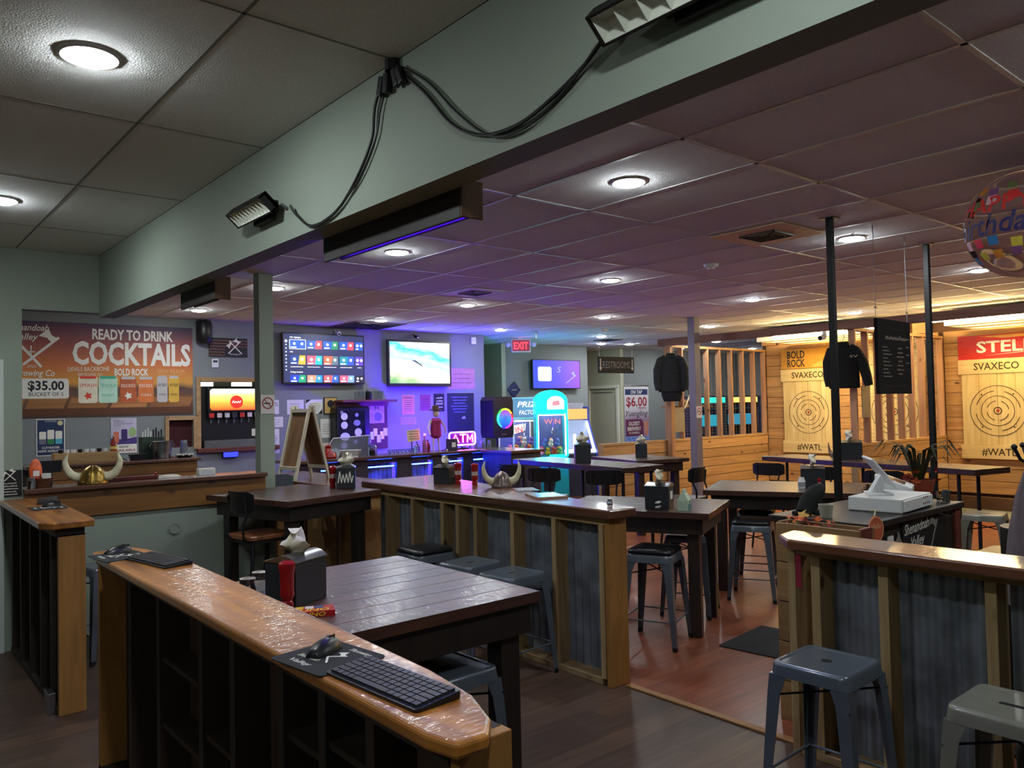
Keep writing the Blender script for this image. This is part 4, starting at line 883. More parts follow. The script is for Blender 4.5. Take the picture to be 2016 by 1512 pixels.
# wooden drinks shelf in front of the wall
t = thing('plank_counter', 'plank fronted back counter with dark top below the posters', 'counter', (2.2, 9.25, 0))
for k, (a, b) in enumerate(((0.80, 0.94), (0.945, 1.05), (1.055, 1.17))): MB().box(1.36, 2.97, 8.98, 9.0, a, b).build('plank', OAKTOP_X, t, world=True, bevel=0.003)
MB().box(1.33, 3.0, 8.95, 9.5, 1.175, 1.205).build('countertop', BARTOP_X, t, world=True, bevel=0.004); MB().box(1.36, 2.97, 9.0, 9.48, 0, 1.175).build('body', DARKSTUD, t, world=True)
t = thing('condiment_riser', 'raised pale wooden shelf of sauce cups on the back counter', 'shelf', (1.9, 9.2, 1.205))
MB().box(-0.30, 0.30, -0.09, 0.09, 0, 0.11).build('box', PINE_X, t, bevel=0.003)
for k in range(8):
    o = thing('sauce_cup', 'small sauce cup number %s from the left on the pale wooden shelf' % ('one', 'two', 'three', 'four', 'five', 'six', 'seven', 'eight')[k], 'cup', (1.66+k*0.06, 9.16, 1.315), 0, 'sauce cups on the riser')
    MB().lathe([(0.016, 0), (0.02, 0.004), (0.024, 0.035), (0.021, 0.035), (0.018, 0.01)], n=12).build('cup', WHITE if k % 3 else BLACKPL, o, smooth=True); MB().lathe([(0.001, 0.028), (0.0215, 0.028), (0.0215, 0.03), (0.001, 0.03)], n=12).build('sauce', pm('sauce_%d' % (k % 3), ((120, 30, 20), (40, 24, 18), (190, 160, 110))[k % 3], 0.4), o)
t = thing('sauce_bottle', 'hot sauce bottle with yellow label beside the sauce cups', 'bottle', (2.16, 9.16, 1.315))
MB().lathe([(0.03, 0), (0.033, 0.01), (0.033, 0.085), (0.012, 0.125), (0.012, 0.15)], n=16).build('bottle', pm('sauce_red', (150, 52, 36), 0.2, coat=0.5), t, smooth=True); MB().lathe([(0.0335, 0.02), (0.0338, 0.05)], n=16).build('label', pm('yellow_label', (222, 196, 110), 0.6), t); MB().lathe([(0.014, 0.148), (0.014, 0.17), (0.005, 0.172)], n=12).build('cap', pm('wood_cap', (190, 170, 140), 0.6), t)
t = thing('ice_bucket', 'galvanised ice bucket holding cutlery caddy beside the purple poster', 'bucket', (2.66, 9.2, 1.205))
MB().lathe([(0.085, 0.0), (0.09, 0.003), (0.098, 0.12), (0.101, 0.125), (0.098, 0.13), (0.108, 0.185), (0.114, 0.19), (0.107, 0.19), (0.09, 0.02)], n=26).build('pail', STEEL, t, smooth=True)
MB().tube([(-0.11, 0, 0.17), (-0.13, 0, 0.14), (-0.11, 0, 0.11)], 0.005).tube([(0.11, 0, 0.17), (0.13, 0, 0.14), (0.11, 0, 0.11)], 0.005).build('handle', STEEL, t)
t = thing('cutlery_caddy', 'dark green caddy of forks and straws leaning behind the bucket', 'caddy', (2.60, 9.38, 1.205))
MB().box(-0.12, 0.12, -0.06, 0.06, 0, 0.24).build('tray', pm('dark_green', (44, 62, 52), 0.5), t, bevel=0.004)
for k in range(8): MB().box(-0.10+k*0.028, -0.085+k*0.028, -0.01, -0.004, 0.2, 0.30+0.02*(k % 3)).build('utensil', WHITE if k < 4 else BLACKPL, t)
t = thing('takeout_container', 'black plastic takeout container beside the ice bucket', 'container', (2.40, 9.15, 1.205)); MB().loft([[(x, y, 0) for x, y in rrect(-0.075, 0.075, -0.05, 0.05, 0.015)], [(x, y, 0.06) for x, y in rrect(-0.09, 0.09, -0.062, 0.062, 0.02)]]).build('tub', BLACKPL, t); MB().prism(rrect(-0.093, 0.093, -0.065, 0.065, 0.02), 0.06, 0.064).build('rim', BLACKPL, t)
t = thing('serving_tongs', 'pair of black tongs lying open on the back counter', 'tongs', (2.24, 9.08, 1.205))
for a in (-0.3, 0.3): MB().tube([(0.03, 0, 0.01), (-0.03, 0.02*a, 0.035), (-0.09+0.2*abs(a), 0.1*a, 0.012)], 0.006).build('arm', BLACKPL, t)
t = thing('food_basket', 'checkered paper lined basket under upside down glasses on the back counter', 'basket', (2.88, 9.14, 1.205)); MB().loft([[(0.07*math.cos(a*PI/8), 0.05*math.sin(a*PI/8), 0) for a in range(16)], [(0.10*math.cos(a*PI/8), 0.07*math.sin(a*PI/8), 0.03) for a in range(16)], [(0.09*math.cos(a*PI/8), 0.06*math.sin(a*PI/8), 0.028) for a in range(16)]]).build('tray', BLACKPL, t)
chk = MB()
for k in range(16):
    if k % 2: a = k*PI/8; chk.box(0.085*math.cos(a)-0.012, 0.085*math.cos(a)+0.012, 0.062*math.sin(a)-0.01, 0.062*math.sin(a)+0.01, 0.025, 0.042)
chk.build('checked_liner', PAPER, t)
t = thing('stacked_tumblers', 'stack of clear plastic tumblers standing upside down', 'tumblers', (2.92, 9.28, 1.205)); MB().lathe([(0.05, 0), (0.035, 0.16), (0.045, 0.05), (0.033, 0.19), (0.03, 0.19)], n=16).build('cup', CLEARPL, t, smooth=True)
# things on the pony wall sill
def helmet(label, loc, rz, metal, s=1.0):
    t = thing('viking_helmet', label, 'helmet', loc, rz)
    MB().lathe([(0.115*s, 0), (0.118*s, 0.006), (0.115*s, 0.02), (0.108*s, 0.03), (0.104*s, 0.06), (0.088*s, 0.10), (0.060*s, 0.13), (0.030*s, 0.146), (0.026*s, 0.150), (0.002, 0.150)], n=28).build('dome', metal, t, smooth=True)
    MB().lathe([(0.116*s, 0.0), (0.121*s, 0.004), (0.119*s, 0.022), (0.112*s, 0.026)], n=28).build('brow_band', metal, t, smooth=True)
    MB().tube([(0.0, -0.116*s, 0.01), (0, -0.108*s, 0.05), (0, -0.085*s, 0.105), (0, -0.03*s, 0.148)], 0.008*s, 6).build('ridge', metal, t, smooth=True)
    for k in range(7): pass
    for sx in (-1, 1):
        MB().tube([(sx*0.085*s, 0, 0.055), (sx*0.13*s, 0, 0.058), (sx*0.175*s, 0, 0.085), (sx*0.205*s, 0, 0.135), (sx*0.215*s, 0, 0.19), (sx*0.200*s, 0, 0.235), (sx*0.192*s, 0, 0.25)], [0.040*s, 0.038*s, 0.034*s, 0.028*s, 0.020*s, 0.009*s, 0.003*s], 12).build('horn', HORN, t, smooth=True)
    b = MB()
    for k in range(14):
        a = 2*PI*k/14; b.ball((0.119*s*math.cos(a), 0.119*s*math.sin(a), 0.013), 0.0045, 6, 4)
    b.build('rivets', metal, t, kind='stuff')
    return t
helmet('golden horned viking helmet on the plank sill at the left', (1.47, 6.87, 1.165), rad(-20), BRASS, 1.0).scale = (0.90, 0.90, 0.94)
helmet('pewter horned viking helmet on the middle counter', (3.90, 4.78, 1.07), rad(-38), PEWTER, 1.0).scale = (0.66, 0.66, 0.82)
t = thing('wicker_basket', 'wicker basket of party bits beside the left jamb', 'basket', (1.13, 6.93, 1.165))
MB().lathe([(0.05, 0), (0.055, 0.005), (0.075, 0.06), (0.08, 0.065), (0.072, 0.062), (0.05, 0.01)], n=20).build('bowl', wood('wicker', (150, 96, 60), (92, 54, 32), 'x', 0.8, 50), t, smooth=True)
o = thing('orange_gourd', 'orange patterned bag standing in the wicker basket', 'bag', (1.09, 6.94, 1.178)); MB().ball((0, 0, 0.10), (0.045, 0.035, 0.10)).build('bag', pm('orange_print_bag', (226, 104, 62), 0.5, var=0.35, scale=25), o, smooth=True); MB().box(-0.02, 0.02, -0.037, -0.03, 0.07, 0.11).build('label', PWHITE, o)
o = thing('crumpled_napkin', 'crumpled white napkin in the wicker basket', 'napkin', (1.155, 6.91, 1.18)); MB().loft([[(0.03*math.cos(a)*(1+0.3*math.sin(3*a+z*40)), 0.025*math.sin(a), z) for a in [i*PI/6 for i in range(12)]] for z in (0.0, 0.03, 0.06, 0.085)]).build('napkin', PAPER, o)
t = thing('glass_jar', 'small glass jar in front of the wicker basket', 'jar', (1.04, 6.80, 1.165)); MB().lathe([(0.026, 0), (0.028, 0.004), (0.028, 0.055), (0.02, 0.065)], n=16).build('jar', GLASS, t, smooth=True); MB().lathe([(0.024, 0.063), (0.024, 0.08), (0.002, 0.081)], n=16).build('lid', STEEL, t, smooth=True)
t = thing('black_basket', 'black plastic basket behind the orange bag', 'basket', (1.27, 7.4, 1.12)); t.location = (1.18, 7.0, 1.165)
MB().loft([[(x, y, 0.10) for x, y in rrect(-0.05, 0.09, -0.02, 0.02, 0.01)], [(x, y, 0.19) for x, y in rrect(-0.06, 0.10, -0.02, 0.02, 0.01)]]).box(-0.02, 0.03, -0.015, 0.015, 0, 0.10).build('bin', BLACKPL, t)
t = thing('napkin_packet', 'flat packet of white napkins on the plank sill', 'napkins', (2.05, 6.93, 1.165)); MB().box(-0.09, 0.09, -0.05, 0.05, 0, 0.012).build('stack', PAPER, t, bevel=0.003); MB().at((0.01, 0, 0.012), 0, 0, 0.2).box(-0.07, 0.06, -0.04, 0.045, 0, 0.008).build('loose_sheet', PAPER, t)
t = thing('paper_box', 'small white carton at the right of the plank sill', 'box', (2.37, 6.95, 1.165)); MB().box(-0.07, 0.07, -0.035, 0.035, 0, 0.055).build('carton', PAPER, t, bevel=0.002); MB().box(-0.05, 0.05, -0.0356, -0.035, 0.01, 0.04).build('label', pm('pale_blue_print', (190, 200, 214), 0.7), t)
t = thing('red_tray', 'low dark red tray lying behind the golden helmet', 'tray', (1.78, 6.95, 1.165)); MB().box(-0.19, 0.19, -0.05, 0.05, 0, 0.03).build('tray', pm('maroon_lacquer', (84, 30, 24), 0.4), t, bevel=0.006); MB().ball((0.17, -0.03, 0.04), 0.012, 10, 6).build('knob', RED, t, smooth=True)
t = thing('axe_logo_sign', 'small black sign with crossed axes on the left jamb', 'sign', (0.905, 6.797, 1.12)); MB().box(-0.075, 0.075, -0.006, 0, 0, 0.19).build('panel', INK, t)
b = MB(); axe(b, 0.0, 0.15, 0.10, rad(45), -0.0085, -0.0075); axe(b, 0.0, 0.15, 0.10, rad(135), -0.0095, -0.0085); b.build('axe_logo', PWHITE, t)
for k in range(5): scrib(t, 0, 0.09-k*0.02, 0.0072, 0.08+0.012*(k % 3), 0.011, PWHITE, seed=70+k)
# ---------------------------------------------------------------- televisions
def q(x0, x1, z0, z1): return rc(x0, x1, z0, z1)
def tv(name, label, loc, W, H, tilt=0.0):
    t = thing(name, label, 'television', loc)
    MB().plate(rrect(-W/2, W/2, 0, H, 0.012), -0.05, 0.0).build('bezel', BLACKPL, t, bevel=0.004)
    MB().box(-0.15, 0.15, 0.0, 0.06, H*0.3, H*0.7).build('wall_bracket', BLACK, t)
    return t
t = tv('wall_television', 'left wall television showing a dark blue menu of game tiles', (5.395, YB-0.06, 2.085), 1.32, 0.745)
MB().box(-0.64, 0.64, -0.0515, -0.05, 0.025, 0.725).build('screen', em('tv_navy', (44, 50, 92), 1.0), t)
def tile(u, v, w_, h_, c1, c2=None, e=1.3, k=[0]):
    k[0] += 1
    flat(t, 'menu_tile', em('tv_c_%d_%d_%d' % c1, c1, e), rc(u, u+w_, v, v+h_), 0.0525, 0.0006)
    if c2: flat(t, 'menu_tile_half', em('tv_c_%d_%d_%d' % c2, c2, e), [(u+w_*0.52, v), (u+w_, v), (u+w_, v+h_), (u+w_*0.62, v+h_)], 0.0532, 0.0006)
    flat(t, 'tile_caption', em('tv_white', (235, 240, 255), 1.6), rc(u+0.012, u+w_*0.42, v+0.010, v+0.026), 0.054, 0.0005)
    for s, a in ((0.28, 0), (0.78, 1)): MB().disc((u+w_*s, v+h_*0.58), h_*0.17, -0.0545, -0.054, 12).build('team_emblem', em('tv_white', (235, 240, 255), 1.6), t)
BL = (34, 84, 200); WT = em('tv_white', (235, 240, 255), 1.6)
for i, c2 in enumerate((None, (226, 70, 84), (30, 130, 90), (226, 70, 84), None)): tile(-0.545+i*0.262, 0.515, 0.235 if i < 4 else 0.13, 0.12, BL, c2)
for i, (a, b) in enumerate((((30, 60, 130), (236, 170, 50)), ((220, 90, 110), (40, 180, 220)), ((236, 100, 60), (90, 110, 120)), ((30, 130, 150), (50, 80, 200)), ((90, 60, 180), None))): tile(-0.545+i*0.262, 0.285, 0.235 if i < 4 else 0.13, 0.13, a, b)
for i, (a, b) in enumerate((((30, 60, 200), (30, 150, 100)), ((200, 140, 110), (40, 140, 230)), ((230, 90, 90), (40, 90, 200)), ((220, 90, 110), (120, 160, 220)), ((20, 20, 26), None))): tile(-0.545+i*0.262, 0.025, 0.235 if i < 4 else 0.13, 0.105, a, b)
fr = MB()
for a in (q(-0.555, -0.30, 0.505, 0.512), q(-0.555, -0.30, 0.638, 0.645), q(-0.555, -0.548, 0.505, 0.645), q(-0.307, -0.30, 0.505, 0.645)): fr.plate(a, -0.0555, -0.055)
fr.build('selection_frame', WT, t)
text(t, 'NFL Highlights', -0.545, 0.665, 0.0525, 0.022, WT, width=0.17, align='LEFT', depth=0.0006); text(t, 'NFL', -0.545, 0.455, 0.0525, 0.02, WT, width=0.05, align='LEFT', depth=0.0006); text(t, 'College football', -0.545, 0.165, 0.0525, 0.022, WT, width=0.19, align='LEFT', depth=0.0006)
for i in range(5): scrib(t, -0.44+i*0.262 if i < 4 else 0.57, 0.245, 0.0525, 0.20 if i < 4 else 0.07, 0.012, WT, name='tile_title', seed=i)
for k in range(9): MB().disc((-0.605, 0.62-k*0.052), 0.010 if k else 0.02, -0.0532, -0.0525, 10).build('menu_icon', WT, t)
t = tv('wall_television', 'right wall television showing a bright outdoor picture', (7.08, YB-0.06, 2.05), 1.22, 0.745)
def tv_picture():
    m, nt, b = _base('tv_outdoor_picture'); N = nt.nodes.new; L = nt.links.new
    tc = N('ShaderNodeTexCoord'); sp = N('ShaderNodeSeparateXYZ'); L(tc.outputs['Object'], sp.inputs[0])
    n1 = N('ShaderNodeTexNoise'); n1.inputs['Scale'].default_value = 7; n1.inputs['Detail'].default_value = 5; mp = N('ShaderNodeMapping'); mp.inputs['Scale'].default_value = (0.6, 1, 1.6); mp.inputs['Rotation'].default_value = (0, 0.5, 0)
    L(tc.outputs['Object'], mp.inputs[0]); L(mp.outputs[0], n1.inputs['Vector'])
    a1 = N('ShaderNodeMath'); a1.operation = 'MULTIPLY_ADD'; a1.inputs[1].default_value = 0.30; L(n1.outputs['Fac'], a1.inputs[0]); L(sp.outputs['Z'], a1.inputs[2])
    a2 = N('ShaderNodeMath'); a2.operation = 'MULTIPLY_ADD'; a2.inputs[1].default_value = 0.22; L(sp.outputs['X'], a2.inputs[0]); L(a1.outputs[0], a2.inputs[2])
    rp = N('ShaderNodeValToRGB'); el = rp.color_ramp.elements
    for _ in range(6): el.new(0.5)
    for e, (p_, c) in zip(el, ((0.10, (96, 150, 70)), (0.24, (176, 200, 140)), (0.32, (236, 232, 222)), (0.46, (250, 246, 240)), (0.52, (150, 170, 214)), (0.60, (176, 190, 226)), (0.70, (40, 205, 235)), (0.84, (245, 252, 255)))): e.position = p_; e.color = lin(c) + (1,)
    L(a2.outputs[0], rp.inputs['Fac']); L(rp.outputs['Color'], b.inputs['Emission Color']); b.inputs['Emission Strength'].default_value = 1.5; b.inputs['Base Color'].default_value = (0.02, 0.02, 0.02, 1)
    return m
MB().box(-0.575, 0.575, -0.0515, -0.05, 0.05, 0.71).build('screen', tv_picture(), t)
flat(t, 'dark_streak', em('tv_streak', (70, 84, 90), 0.6), [(-0.17, 0.42), (-0.1, 0.42), (0.02, 0.35), (0.06, 0.30), (-0.02, 0.35), (-0.1, 0.39)], 0.0525, 0.0006)
t = tv('wall_television', 'purple wall television above the cyan claw machine', (11.24, 11.94, 2.04), 1.36, 0.60)
MB().box(-0.66, 0.66, -0.0515, -0.05, 0.015, 0.585).build('screen', gradient('tv_violet', [(0, (40, 60, 190)), (0.5, (70, 60, 190)), (1, (110, 60, 190))], -0.66, 0.66, axis='X', es=1.0), t)
flat(t, 'white_square', em('tv_white2', (225, 245, 255), 1.8), rrect(-0.53, -0.16, 0.16, 0.45, 0.04), 0.0525, 0.0006)
b = MB(); axe(b, 0.40, 0.20, 0.34, rad(30), -0.0533, -0.0525); b.build('axe_logo', em('tv_lilac', (150, 150, 240), 1.2), t); text(t, 'S', 0.06, 0.34, 0.0525, 0.12, MATS['tv_lilac'], width=0.12, shear=0.2)

# ---------------------------------------------------------------- notices on the bar wall
def notice(label, x0, x1, z0, z1, paper, lines=5, ink=None, frame=None, title=None, name='notice', cat='notice', y=YB, seed=0):
    t = thing(name, label, cat, ((x0+x1)/2, y-0.002, z0)); W = x1-x0; H = z1-z0; ink = ink or PRT
    if frame: MB().box(-W/2-0.012, W/2+0.012, -0.014, 0, -0.012, H+0.012).build('frame', frame, t, bevel=0.002)
    MB().box(-W/2, W/2, -0.016 if frame else -0.003, -0.001, 0, H).build('sheet', paper, t); w0 = 0.0165 if frame else 0.0035
    if title: text(t, title, 0, H*0.80, w0, H*0.10, ink, width=W*0.75)
    for k in range(lines): scrib(t, 0, H*(0.70-0.62*k/max(1, lines)), w0, W*(0.75-0.1*((k+seed) % 3)), H*0.035, ink, name='text_line', seed=seed*10+k)
    return t
notice('white certificate with dark corners, left of two under the left television', 4.84, 5.10, 1.65, 1.86, PAPER, 4, seed=1); t = notice('white certificate with dark corners, right of two under the left television', 5.13, 5.40, 1.65, 1.86, PAPER, 4, seed=2)
flat(t, 'corner', INK, [(0.13, 0.0), (0.13, 0.07), (0.06, 0.0)], 0.0035); flat(t, 'corner', INK, [(-0.13, 0.21), (-0.13, 0.15), (-0.05, 0.21)], 0.0035)
t = notice('wooden award plaque with dark frame and round seal', 5.43, 5.62, 1.65, 1.88, pm('gold_plaque', (190, 158, 96), 0.4), 2, frame=pm('black_frame', (24, 18, 16), 0.5), seed=3); MB().disc((0, 0.145), 0.055, -0.019, -0.0168, 20).build('seal', INK, t)
notice('white notice with black bar beside the jug on the wall', 5.36, 5.57, 1.29, 1.57, PAPER, 5, seed=4)
notice('tall white price list half hidden by the easel', 4.50, 4.72, 1.10, 1.45, PAPER, 7, seed=5); notice('white notice behind the easel top', 4.50, 4.78, 1.47, 1.62, PAPER, 3, seed=6)
t = notice('white sign with bold dark lettering left behind the easel', 4.46, 4.72, 1.66, 1.86, PAPER, 1, seed=7); text(t, 'ALCOHOL', 0, 0.11, 0.0035, 0.06, PRT, width=0.24)
notice('faded pale poster behind the column beside the left television', 4.42, 4.64, 1.92, 2.35, pm('faded_poster', (176, 160, 120), 0.8, var=0.3, scale=14), 4, seed=8)
OR = pm('orange_tin', (196, 132, 86), 0.6)
notice('orange caution sign on the bar wall', 6.78, 7.02, 1.60, 1.92, OR, 6, title='WARNING', seed=9); notice('red brown tin sign between the caution sign and the black sign', 7.13, 7.33, 1.66, 1.92, pm('maroon_tin', (128, 60, 78), 0.6), 4, seed=10)
t = notice('black and white sign with the word DRINK', 7.41, 7.59, 1.65, 1.92, INK, 0, frame=PRT, seed=11)
for k, s in enumerate(('', '', 'DRINK', '')): (text(t, s, 0, 0.20-k*0.05, 0.0168, 0.034, WPRINT, width=0.14) if s else scrib(t, 0, 0.20-k*0.05, 0.0168, 0.13, 0.03, WPRINT, seed=k+90))
notice('pale oval wooden sign below the caution sign', 6.75, 7.05, 1.44, 1.56, pm('lilac_wood', (160, 140, 170), 0.6), 2, seed=12)
t = thing('wall_chalkboard', 'tall dark chalkboard above the neon ATM sign', 'chalkboard', (7.945, YB-0.003, 1.28)); MB().box(-0.275, 0.275, -0.015, 0, 0, 0.66).build('board', pm('chalkboard_violet', (36, 32, 52), 0.7), t, bevel=0.003)
for k in range(6): scrib(t, -0.03, 0.58-k*0.05, 0.0155, 0.34-0.05*(k % 3), 0.026, pm('blue_chalk', (120, 120, 170), 0.9), seed=k+20)
scrib(t, 0.05, 0.22, 0.0155, 0.07, 0.05, CHALK, seed=5)
t = notice('pink banner beside the right television', 7.70, 8.26, 2.01, 2.36, pm('pink_banner', (176, 122, 140), 0.7), 3, seed=13, name='wall_banner', cat='banner')
t = thing('motion_sensor', 'small white sensor at the top corner of the bar wall', 'sensor', (8.23, YB-0.001, 2.78)); MB().box(-0.05, 0.05, -0.04, 0, 0, 0.12).build('case', WHITE, t, bevel=0.01); MB().ball((0, -0.04, 0.07), (0.025, 0.012, 0.025), 10, 6).build('lens', PWHITE, t, smooth=True)
t = thing('paper_towel_phone', 'white wall phone with hanging cord beside the notice', 'phone', (5.23, YB-0.001, 1.44)); MB().box(-0.07, 0.07, -0.04, 0, 0, 0.14).build('case', WHITE, t, bevel=0.01); MB().tube([(-0.03, -0.03, 0.0), (-0.02, -0.03, -0.12), (0.0, -0.03, -0.20), (0.03, -0.03, -0.12), (0.04, -0.03, 0.0)], 0.005).build('cord', WHITE, t, smooth=True); MB().disc((0.0, -0.24), 0.02, -0.04, -0.02, 14).build('medal', BRASS, t)
t = thing('security_camera', 'small white security camera above the left television', 'camera', (5.62, YB-0.09, 2.84)); MB().cyl((0, -0.05, 0.0), (0, 0.03, 0.02), 0.03, 0.03, 16).build('barrel', WHITE, t); MB().cyl((0, 0.02, 0.01), (0.0, 0.09, 0.06), 0.012, n=8).build('arm', WHITE, t); MB().cyl((0, -0.052, 0.0), (0, -0.05, 0.0), 0.022, n=14).build('lens', BLACKPL, t)
t = thing('security_camera', 'small security camera above the right television', 'camera', (7.02, YB-0.09, 2.84)); MB().cyl((0, -0.05, 0.0), (0, 0.03, 0.02), 0.025, 0.025, 16).build('barrel', BLACKPL, t); MB().cyl((0, 0.02, 0.01), (0.0, 0.09, 0.06), 0.010, n=8).build('arm', BLACKPL, t); MB().cyl((0, -0.052, 0.0), (0, -0.05, 0.0), 0.018, n=14).build('lens', WHITE, t)
t = thing('security_camera', 'white bullet camera on the lane header beside the black pole', 'camera', (10.03, 5.38, 2.54)); MB().cyl((-0.10, 0, -0.02), (0.0, 0, 0.0), 0.035, 0.035, 16).build('barrel', WHITE, t); MB().cyl((-0.104, 0, -0.021), (-0.10, 0, -0.02), 0.03, n=16).build('lens', BLACKPL, t); MB().box(-0.01, 0.03, -0.02, 0.02, 0.0, 0.08).build('mount', WHITE, t)
def nosmoke(label, loc, rz):
    t = thing('no_smoking_sign', label, 'sign', loc, rz); MB().box(-0.065, 0.065, -0.003, 0, 0, 0.17).build('panel', pm('sign_white', (214, 206, 204), 0.6), t)
    b = MB().ring((0, 0.095), 0.048, 0.010, -0.0045, -0.0035, 30).at((0, 0, 0.095), 0, rad(45), 0).box(-0.045, 0.045, -0.0046, -0.0036, -0.004, 0.004); b.build('symbol', pm('sign_red', (140, 40, 44), 0.6), t)
    MB().box(-0.035, 0.025, -0.0042, -0.0036, 0.088, 0.099).build('cigarette', PRT, t)
nosmoke('no smoking sign on the grey column near the easel', (2.9, 6.878, 1.68), 0); nosmoke('no smoking sign on the far grey column', (9.535, 7.078, 1.47), 0)
# shelf, fridge, cork board
t = thing('redwood_shelf', 'red wood shelf with glasses above the bar fridge', 'shelf', (6.05, YB-0.15, 1.81)); MB().box(-0.47, 0.47, -0.14, 0.15, 0, 0.035).build('board', REDWOOD, t, bevel=0.004); MB().box(-0.45, 0.45, 0.1, 0.148, -0.06, 0.0).build('cleat', REDWOOD, t)
for k, x in enumerate((5.86, 5.95, 6.20, 6.28)):
    o = thing('pint_glass', '%s pint glass on the red wood shelf' % ('leftmost', 'second', 'third', 'rightmost')[k], 'glass', (x, YB-0.2, 1.845), 0, 'glasses on the red shelf'); MB().lathe([(0.03, 0), (0.042, 0.13), (0.040, 0.13), (0.028, 0.008)], n=16).build('glass', GLASS, o, smooth=True)
t = thing('dark_jar', 'black jar with steel lid among the glasses on the shelf', 'jar', (6.07, YB-0.2, 1.845)); MB().lathe([(0.05, 0), (0.052, 0.005), (0.052, 0.12), (0.04, 0.13)], n=18).build('jar', BLACKPL, t, smooth=True); MB().lathe([(0.042, 0.128), (0.042, 0.15), (0.002, 0.152)], n=18).build('lid', STEEL, t, smooth=True)
t = thing('bar_fridge', 'black glass door fridge covered in stickers behind the bar', 'fridge', (5.80, 10.79, 0)); MB().box(-0.28, 0.28, -0.17, 0.0, 0, 1.74).build('cabinet', BLACKPL, t, bevel=0.008); MB().box(-0.27, 0.27, -0.205, -0.17, 0.1, 1.73).build('door', pm('fridge_black', (14, 15, 22), 0.3), t, bevel=0.004)
MB().box(-0.22, 0.19, -0.209, -0.205, 0.3, 1.68).build('glass', pm('fridge_glass', (20, 24, 40), 0.08, var=0.05, coat=0.5), t); MB().box(0.22, 0.245, -0.235, -0.205, 0.9, 1.3).build('handle', STEEL, t, bevel=0.004)
for k, (u, v, r, c) in enumerate(((-0.16, 1.60, 0.055, 'a'), (-0.16, 1.47, 0.055, 'a'), (-0.15, 1.30, 0.06, 'a'), (-0.17, 1.17, 0.05, 'b'), (-0.18, 1.05, 0.04, 'a'), (0.05, 1.62, 0.03, 'b'), (0.05, 1.50, 0.045, 'b'), (0.07, 1.36, 0.06, 'a'), (0.02, 1.22, 0.03, 'b'), (-0.20, 1.66, 0.025, 'b'))): MB().disc((u, v), r, -0.2105, -0.2095, 20, 1.3 if k in (2, 6) else 1.0).build('sticker', pm('sticker_' + c, (206, 208, 214) if c == 'a' else (128, 130, 146), 0.5), t)
MB().box(-0.20, 0.17, -0.212, -0.2095, 0.93, 0.955).build('led_glow', em('blue_glow', (40, 60, 255), 2.0), t)
t = thing('cork_board', 'tall pin board with red strip and photographs beside the fridge', 'notice board', (6.28, YB-0.003, 1.08)); MB().box(-0.20, 0.22, -0.02, 0, 0, 0.76).build('board', pm('maroon_board', (86, 44, 50), 0.8), t, bevel=0.003); MB().box(-0.12, 0.16, -0.024, -0.02, 0.40, 0.72).build('poster', pm('tan_poster', (196, 166, 132), 0.7, var=0.3, scale=20), t); text(t, 'M', 0.03, 0.60, 0.0245, 0.06, INK, width=0.07)
MB().disc((0.05, 0.50), 0.07, -0.027, -0.0245, 20).build('round_print', pm('grey_seal', (120, 112, 110), 0.6), t); MB().box(-0.19, -0.13, -0.03, -0.02, 0.30, 0.62).build('red_strip', RED, t)
for k in range(6): MB().box(-0.16+0.06*k, -0.09+0.06*k, -0.028, -0.02, 0.10+0.05*(k % 3), 0.22+0.05*(k % 3)).build('photo', PAPER if k % 2 else WHITE, t)
# the bar with blue lit alcoves
NAVY = wood('bar_navy_panel', (54, 48, 66), (38, 34, 50), 'z', 0.5, 10); BLUE = em('blue_led', (15, 45, 255), 420.0)
t = thing('drinks_bar', 'dark bar with four alcoves of blue lights', 'bar', (6.0, 9.6, 0))
MB().box(4.2, 7.75, 9.22, 9.75, 1.03, 1.07).build('bartop', BARTOP_X, t, world=True, bevel=0.005)
al = [(4.62, 5.05), (5.30, 5.74), (5.99, 6.33), (6.50, 6.87), (7.06, 7.40)]; xx = 4.25
for a, b in al:
    MB().box(xx, a, 9.30, 9.34, 0, 1.03).build('front_panel', NAVY, t, world=True, bevel=0.003); MB().box(a, b, 9.30, 9.34, 0.97, 1.03).build('alcove_rail', NAVY, t, world=True); xx = b
MB().box(xx, 7.70, 9.30, 9.34, 0, 1.03).build('front_panel', NAVY, t, world=True, bevel=0.003)
def corr_x(y, x0, x1, z0, z1):
    s = corr_sheet(0, 0, x1-x0, z0, z1, 0.07, 0.012); s.v = [(x0+py, y+px, pz_) for px, py, pz_ in s.v]; return s
for a, b in al:
    corr_x(9.42, a, b, 0.0, 0.98).build('alcove_steel', CORR, t, world=True, smooth=True)
    n = int((b-a)/0.028); d = MB()
    for k in range(n): d.box(a+0.014+k*0.028, a+0.026+k*0.028, 9.335, 9.345, 0.915, 0.927)
    d.build('led_strip', BLUE, t, world=True, kind='stuff')
    MB().box(a, b, 9.345, 9.36, 0.91, 0.93).build('led_rail', BLACK, t, world=True)
MB().box(7.72, 7.75, 9.30, 9.74, 0, 1.03).build('end_panel', NAVY, t, world=True)
t = thing('bar_return', 'solid dark end of the bar beside the cyan claw machine', 'bar', (7.45, 8.85, 0)); MB().box(7.12, 7.76, 8.5, 9.21, 1.03, 1.07).build('bartop', BARTOP_X, t, world=True, bevel=0.005)
for k in range(4): MB().box(7.16+k*0.14, 7.296+k*0.14, 8.55, 8.58, 0, 1.03).build('front_panel', NAVY, t, world=True, bevel=0.002)
MB().box(7.16, 7.72, 8.58, 9.2, 0, 1.03).build('body', NAVY, t, world=True)
